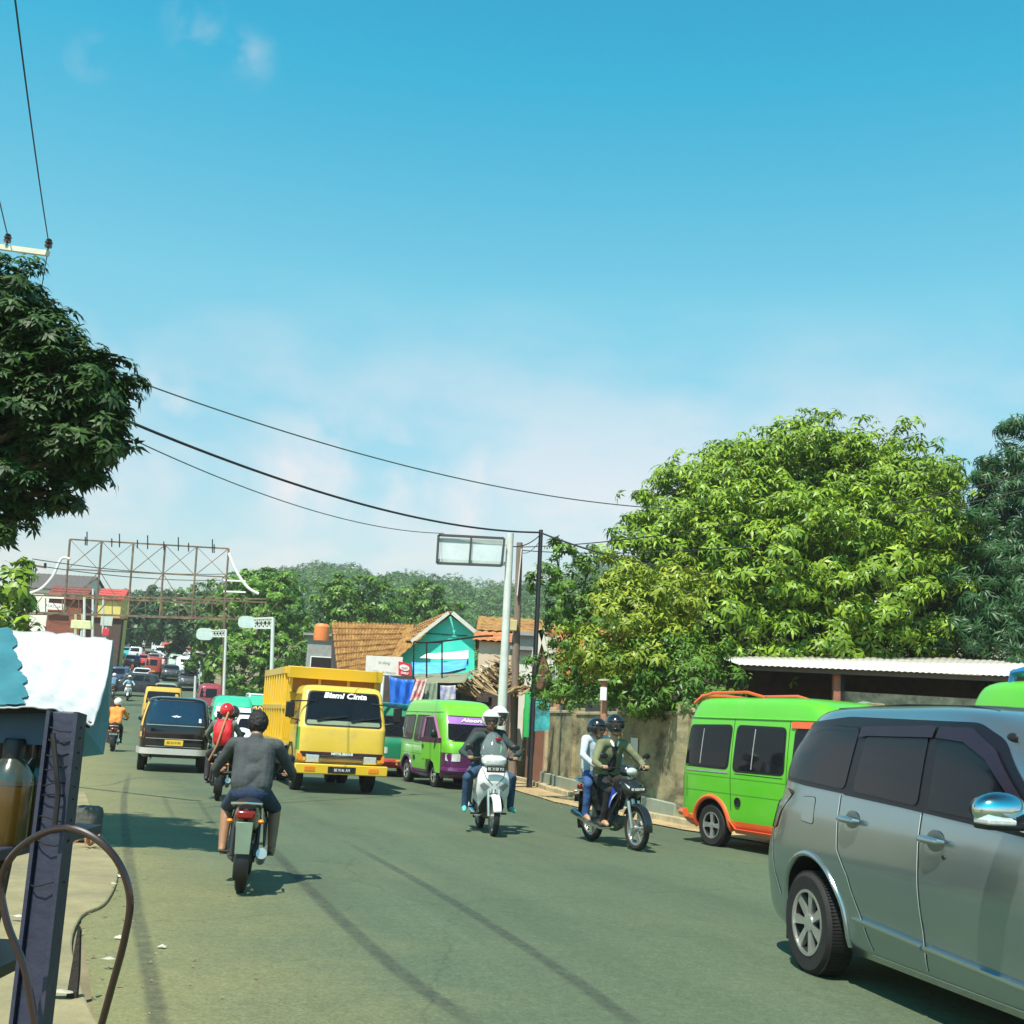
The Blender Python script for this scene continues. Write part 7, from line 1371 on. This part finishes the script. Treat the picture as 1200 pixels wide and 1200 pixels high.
bn=MB(); c=P(632,838,33.5); bn.prism([c+Vector(v) for v in((-.28,0,.50),(.28,0,.47),(.30,0,-.40),(-.28,0,-.46))],(0,.02,0)); o=tag(bn.build('turquoise_banner',pm('turquoise_banner_print',(.05,.42,.45),.6,var=.5,scale=2.5,stain=(.02,.03,.05),stain_amt=.9,stain_scale=1.8),None,smooth=0),'turquoise printed banner hanging left of the wall','banner')
# market stalls: board sign, red round-logo sign, blue tarpaulins, frames
sg=thing('signboard','faded white signboard on a white post above the truck cab','signboard',at(448,33)); s0=Vector(sg.location); q4=lambda px,py,D=33:P(px,py,D)-s0
m=MB(); m.prism([q4(429,768),q4(472,770),q4(471,792),q4(428,790)],(0,.06,0)); bd=m.build('board',pm('faded_white_print',(.70,.66,.62),.6,var=.06,stain=(.55,.42,.42),stain_amt=.6,stain_scale=6),sg,smooth=0)
lettering('KIOS AIR MINUM',.085,pm('faded_lettering',(.52,.48,.46),.6),bd,q4(450,787.4)-Vector((0,.012,0)),(1,0,-.04)); lettering('isi ulang',.10,pm('faded_lettering',(.36,.34,.33)),bd,q4(450,776)-Vector((0,.012,0)),(1,0,-.04))
m=MB(); b=q4(449,792); m.cyl((b.x,.03,0),(b.x,.03,b.z),.045,n=12); m.build('post',M_WHITE,sg)
m=MB(); m.prism([q4(467,775,32.8),q4(481,778,32.8),q4(482,792,32.8),q4(467,791,32.8)],(0,.05,0)); rb_=m.build('logo_panel',pm('red_sign_paint',(.60,.02,.05),.5),sg,smooth=0); rb_['label']='small red panel with a white oval logo'
m=MB(); c=q4(474,782.5,32.8)-Vector((0,.012,0)); m.prism([c+Vector((.135*math.cos(a_),0,.08*math.sin(a_)-.02*math.cos(a_))) for a_ in [2*math.pi*k/24 for k in range(24)]],(0,.01,0)); m.build('oval_logo',M_WHITE,rb_,smooth=0)
lettering('oye!',.10,pm('red_sign_paint',(.6,.02,.05)),rb_,c-Vector((0,.012,-.005)),(1,0,-.1)); lettering('DAILY',.075,M_LETW,rb_,q4(474.5,789,32.8)-Vector((0,.014,0)),(1,0,-.1),bold=.003)
btp=pm('bright_blue_tarp',(.02,.14,.62),.5,var=.3,scale=2,bump=.4,bscale=6); btl=pm('light_blue_tarp',(.10,.38,.70),.5,var=.3,scale=2,bump=.4,bscale=6)
def wavy(name,label,corners,mat,amp=.05,n=12,cat='tarpaulin',group=None,f=1.3):
    A,B,C2,D_=[Vector(c) for c in corners]; m=MB()
    for i in range(n+1):
        for j in range(n+1):
            p=A.lerp(B,j/n).lerp(D_.lerp(C2,j/n),i/n); m.v.append(tuple(p+Vector((0,amp*math.sin(j*f+i*.3),-amp*.8*math.sin(math.pi*j/n)))))
    m.f=[(i*(n+1)+j,i*(n+1)+j+1,(i+1)*(n+1)+j+1,(i+1)*(n+1)+j) for i in range(n) for j in range(n)]; m.m=[0]*len(m.f); o=sheet_thing(m,name,mat,None,.01); return tag(o,label,cat,group)
wavy('blue_tarpaulin','hanging bright blue tarpaulin wall under the white signboard',[P(456,792,34),P(486,796,34),P(480,848,34),P(458,848,34)],btp,.06)
wavy('blue_tarpaulin','sloping light blue tarpaulin roof below the turquoise gable',[P(482,776,38),P(548,772,38),P(546,783,36.5),P(484,790,36.5)],btl,.08)
wavy('blue_tarpaulin','small blue sheet below the pale fascia next to the cream house',[P(520,775,39.5),P(549,772,39.5),P(549,780,39),P(520,783,39)],btp,.03)
wavy('white_awning','upper white sheet awning against the turquoise gable',[P(500,766,40),P(549,762,40),P(549,772,39),P(492,771,39)],pm('white_sheet',(.78,.74,.68),.7),.03,cat='awning')
wavy('white_awning','lower white sheet awning beside the cream house',[P(516,787,38),P(546,779,38),P(546,785,37.5),P(516,792,37.5)],pm('white_sheet',(.78,.74,.68)),.03,cat='awning')
wavy('grey_awning','grey olive sheet awning in front of the blue tarpaulins',[P(484,790,36),P(552,788,36),P(545,800,34),P(488,798,34)],pm('olive_sheet',(.22,.22,.14),.8),.04,cat='awning')
wavy('hanging_cloth','red and white cloth hanging beside the blue tarpaulin',[P(488,796,33.5),P(500,796,33.5),P(494,824,33.5),P(480,822,33.5)],pm('red_white_cloth',(.75,.62,.58),.8,var=.1,scale=2,stain=(.60,.06,.08),stain_amt=1.,stain_scale=3.),.03,cat='cloth')
wavy('hanging_cloth','grey green printed sheet hanging right of the red and white cloth',[P(499,799,33.7),P(513,799,33.7),P(512,824,33.7),P(496,824,33.7)],pm('grey_green_cloth',(.22,.27,.20),.8,var=.3,scale=5),.02,cat='cloth')
wavy('hanging_cloth','small blue and white cloth near the tile shack',[P(516,803,33.6),P(534,803,33.6),P(534,820,33.6),P(516,820,33.6)],pm('blue_white_cloth',(.6,.55,.55),.8,var=.1,stain=(.03,.08,.45),stain_amt=1.,stain_scale=2.),.02,cat='cloth')
fr=thing('stall_frame','thin dark steel frame of a market stall before the turquoise gable','stall frame',at(505,35)); f0=Vector(fr.location); q6=lambda px,py:P(px,py,35)-f0
for a_,b_ in(((485,752),(484,830)),((500,753),(500,830)),((518,752),(518,800))): m=MB(); m.beam(q6(*a_),q6(*b_),.045); m.build('upright',M_DARK,fr,smooth=0)
m=MB(); m.tube([q6(*p) for p in smooth_pts([(485,752),(500,753),(530,750),(560,746),(578,745)],5)],.028,6); m.beam(q6(500,753),q6(518,753),.04); m.build('top_rail',M_DARK,fr)
wavy('black_cable_loop','',[P(0,0,1)]*4,M_W) if False else None
# stall back wall so that the row reads as one dark market interior
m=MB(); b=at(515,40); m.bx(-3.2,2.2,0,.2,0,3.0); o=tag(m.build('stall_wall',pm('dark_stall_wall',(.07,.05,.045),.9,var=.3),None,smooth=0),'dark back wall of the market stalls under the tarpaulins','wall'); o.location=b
# shop row between the bright tree and the truck
box_house('grey_shop','low grey shop with white fascia behind the truck bed',322,388,792,52,6,greyw,pm('pale_metal_roof',(.55,.52,.45),.6,var=.2),flat=True,over=.5)
box_house('grey_block','grey concrete house with an open terrace left of the tan roof',352,390,745,66,6,greyw,greyw,flat=True,wins=((0,3.0,1.2,.8),))
m=MB(); c=P(377,741,64.5); m.lathe([(.001,-.45),(.40,-.45),(.42,-.2),(.42,.3),(.3,.45),(.001,.48)],c,n=18); m.v=m.v; tag(m.build('water_tank',pm('orange_tank',(.75,.22,.06),.5,var=.1),None),'round orange water tank on the roof of the grey house','water tank')
m=MB(); m.ball(P(300,785,54),.01,4,3)
# left far side buildings
box_house('red_shop','red brown building with a white shop sign left of the gantry',44,84,702,88,2.5,brick,pm('dark_red_roof',(.20,.05,.045),.8,var=.2),1.0,wins=((.3,2.5,1.2,.8),))
sn=MB(); a=P(53,706,87.6); sn.prism([a,P(77,708,87.6),P(77,715,87.6),P(53,714,87.6)],(0,.1,0)); so_=tag(sn.build('shop_sign',pm('white_sign_face',(.8,.78,.75),.5),None,smooth=0),'white shop sign with dark letters on the red brown building','sign'); lettering('TOKO JAYA',.28,M_LETK,so_,(P(65,711,87.4)),(1,0,-.05))
box_house('yellow_shop','yellow building with red tiled roof behind the left gantry legs',106,133,703,118,2.5,yelw,pm('red_metal_roof',(.45,.06,.05),.7,var=.2),1.2,wins=((-.4,3.,1.3,1.),(.4,3.,1.3,1.)))
box_house('brown_shop','low dark brown shop front under the yellow building',88,135,724,108,.6,pm('dark_brown_shop',(.075,.045,.035),.9,var=.3),pm('dark_red_roof',(.20,.05,.045)),flat=True)
box_house('dark_roof_house','grey roofed house in the distance above the red brown building',10,80,690,120,10,whitew,pm('dark_grey_roof',(.09,.08,.08),.8,var=.2),2.0)
box_house('pale_shop','white walled shop at the left end of the far traffic',100,133,750,150,8,whitew,pm('brown_metal_roof',(.2,.12,.09),.8),1.0,wins=((0,2.,2.,1.),))
for px,py,w_,h_,c_,lab,D in((96,732,26,10,(.62,.62,.35),'pale yellow green direction sign on a thin pole left of the gantry',66),(125,727,14,13,(.55,.62,.56),'pale green rectangular signboard above the far left traffic',92),(124,741,8,9,(.55,.03,.06),'small red sign on a pole above the far left traffic',88)):
    b=at(px,D); rt=thing('road_sign',lab,'sign',b,group='street signs beyond the gantry'); s=D/1400; c=P(px,py,D)-b; m=MB(); m.box(c,(w_*s,.06,h_*s)); m.build('sign_plate',pm('sign_'+lab[:9],c_,.5,var=.15),rt,bevel=.05); m=MB(); m.cyl((c.x,.08,0),(c.x,.08,c.z),.06,n=8); m.build('post',gal,rt)
for px,py,D,lab in((98,700,70,'pale lamp post left of the gantry'),(108,690,84,'second pale lamp post behind the left gantry legs'),(120,700,92,'third pale post close to the yellow building'),(228,792,90,'white bollard post on the right kerb of the far road'),(233,775,104,'white post under the trees further along the right kerb')):
    b=at(px,D); rt=thing('street_post',lab,'post',b,group='pale posts along the far road'); t_=P(px+1,py,D)-b; m=MB(); m.cyl((0,0,0),(t_.x,0,t_.z),.11,.08,n=8); m.build('shaft',gal,rt)
for px,D,c_,lab in((128,190,(.75,.72,.62),'cream stall canopy at the far left end of the road'),(188,205,(.75,.75,.72),'white stall canopy at the end of the road'),(203,196,(.10,.30,.45),'blue stall canopy at the end of the road')):
    b=at(px,D); rt=thing('market_stall',lab,'market stall',b,group='stalls at the end of the road'); m=MB(); ribbed(m,(-2,-1.5,2.4),(2,-1.5,2.4),(2,1.5,3.),(-2,1.5,3.),12,.04); sheet_thing(m,'roof',pm('stall_'+lab[:5],c_,.7),rt,.05)
    for x in(-1.9,1.9):
        for y in(-1.3,1.3): m=MB(); m.cyl((x,y,0),(x,y,2.5),.07,n=6); m.build('post',M_STEEL,rt)

hz=MB(); hz.bx(-900,900,-30,640,-3,72); h_=hz.build('haze',None,None,smooth=0); h_.data.materials.clear()
hm=bpy.data.materials.new('haze_air'); hm.use_nodes=True; hn=hm.node_tree; hn.nodes.clear(); ho_=nn(hn,'ShaderNodeOutputMaterial',300); pv=nn(hn,'ShaderNodeVolumePrincipled',0); pv.inputs['Density'].default_value=HAZE; pv.inputs['Color'].default_value=(.86,.93,.93,1); hn.links.new(pv.outputs[0],ho_.inputs['Volume']); h_.data.materials.append(hm); tag(h_,kind='stuff')
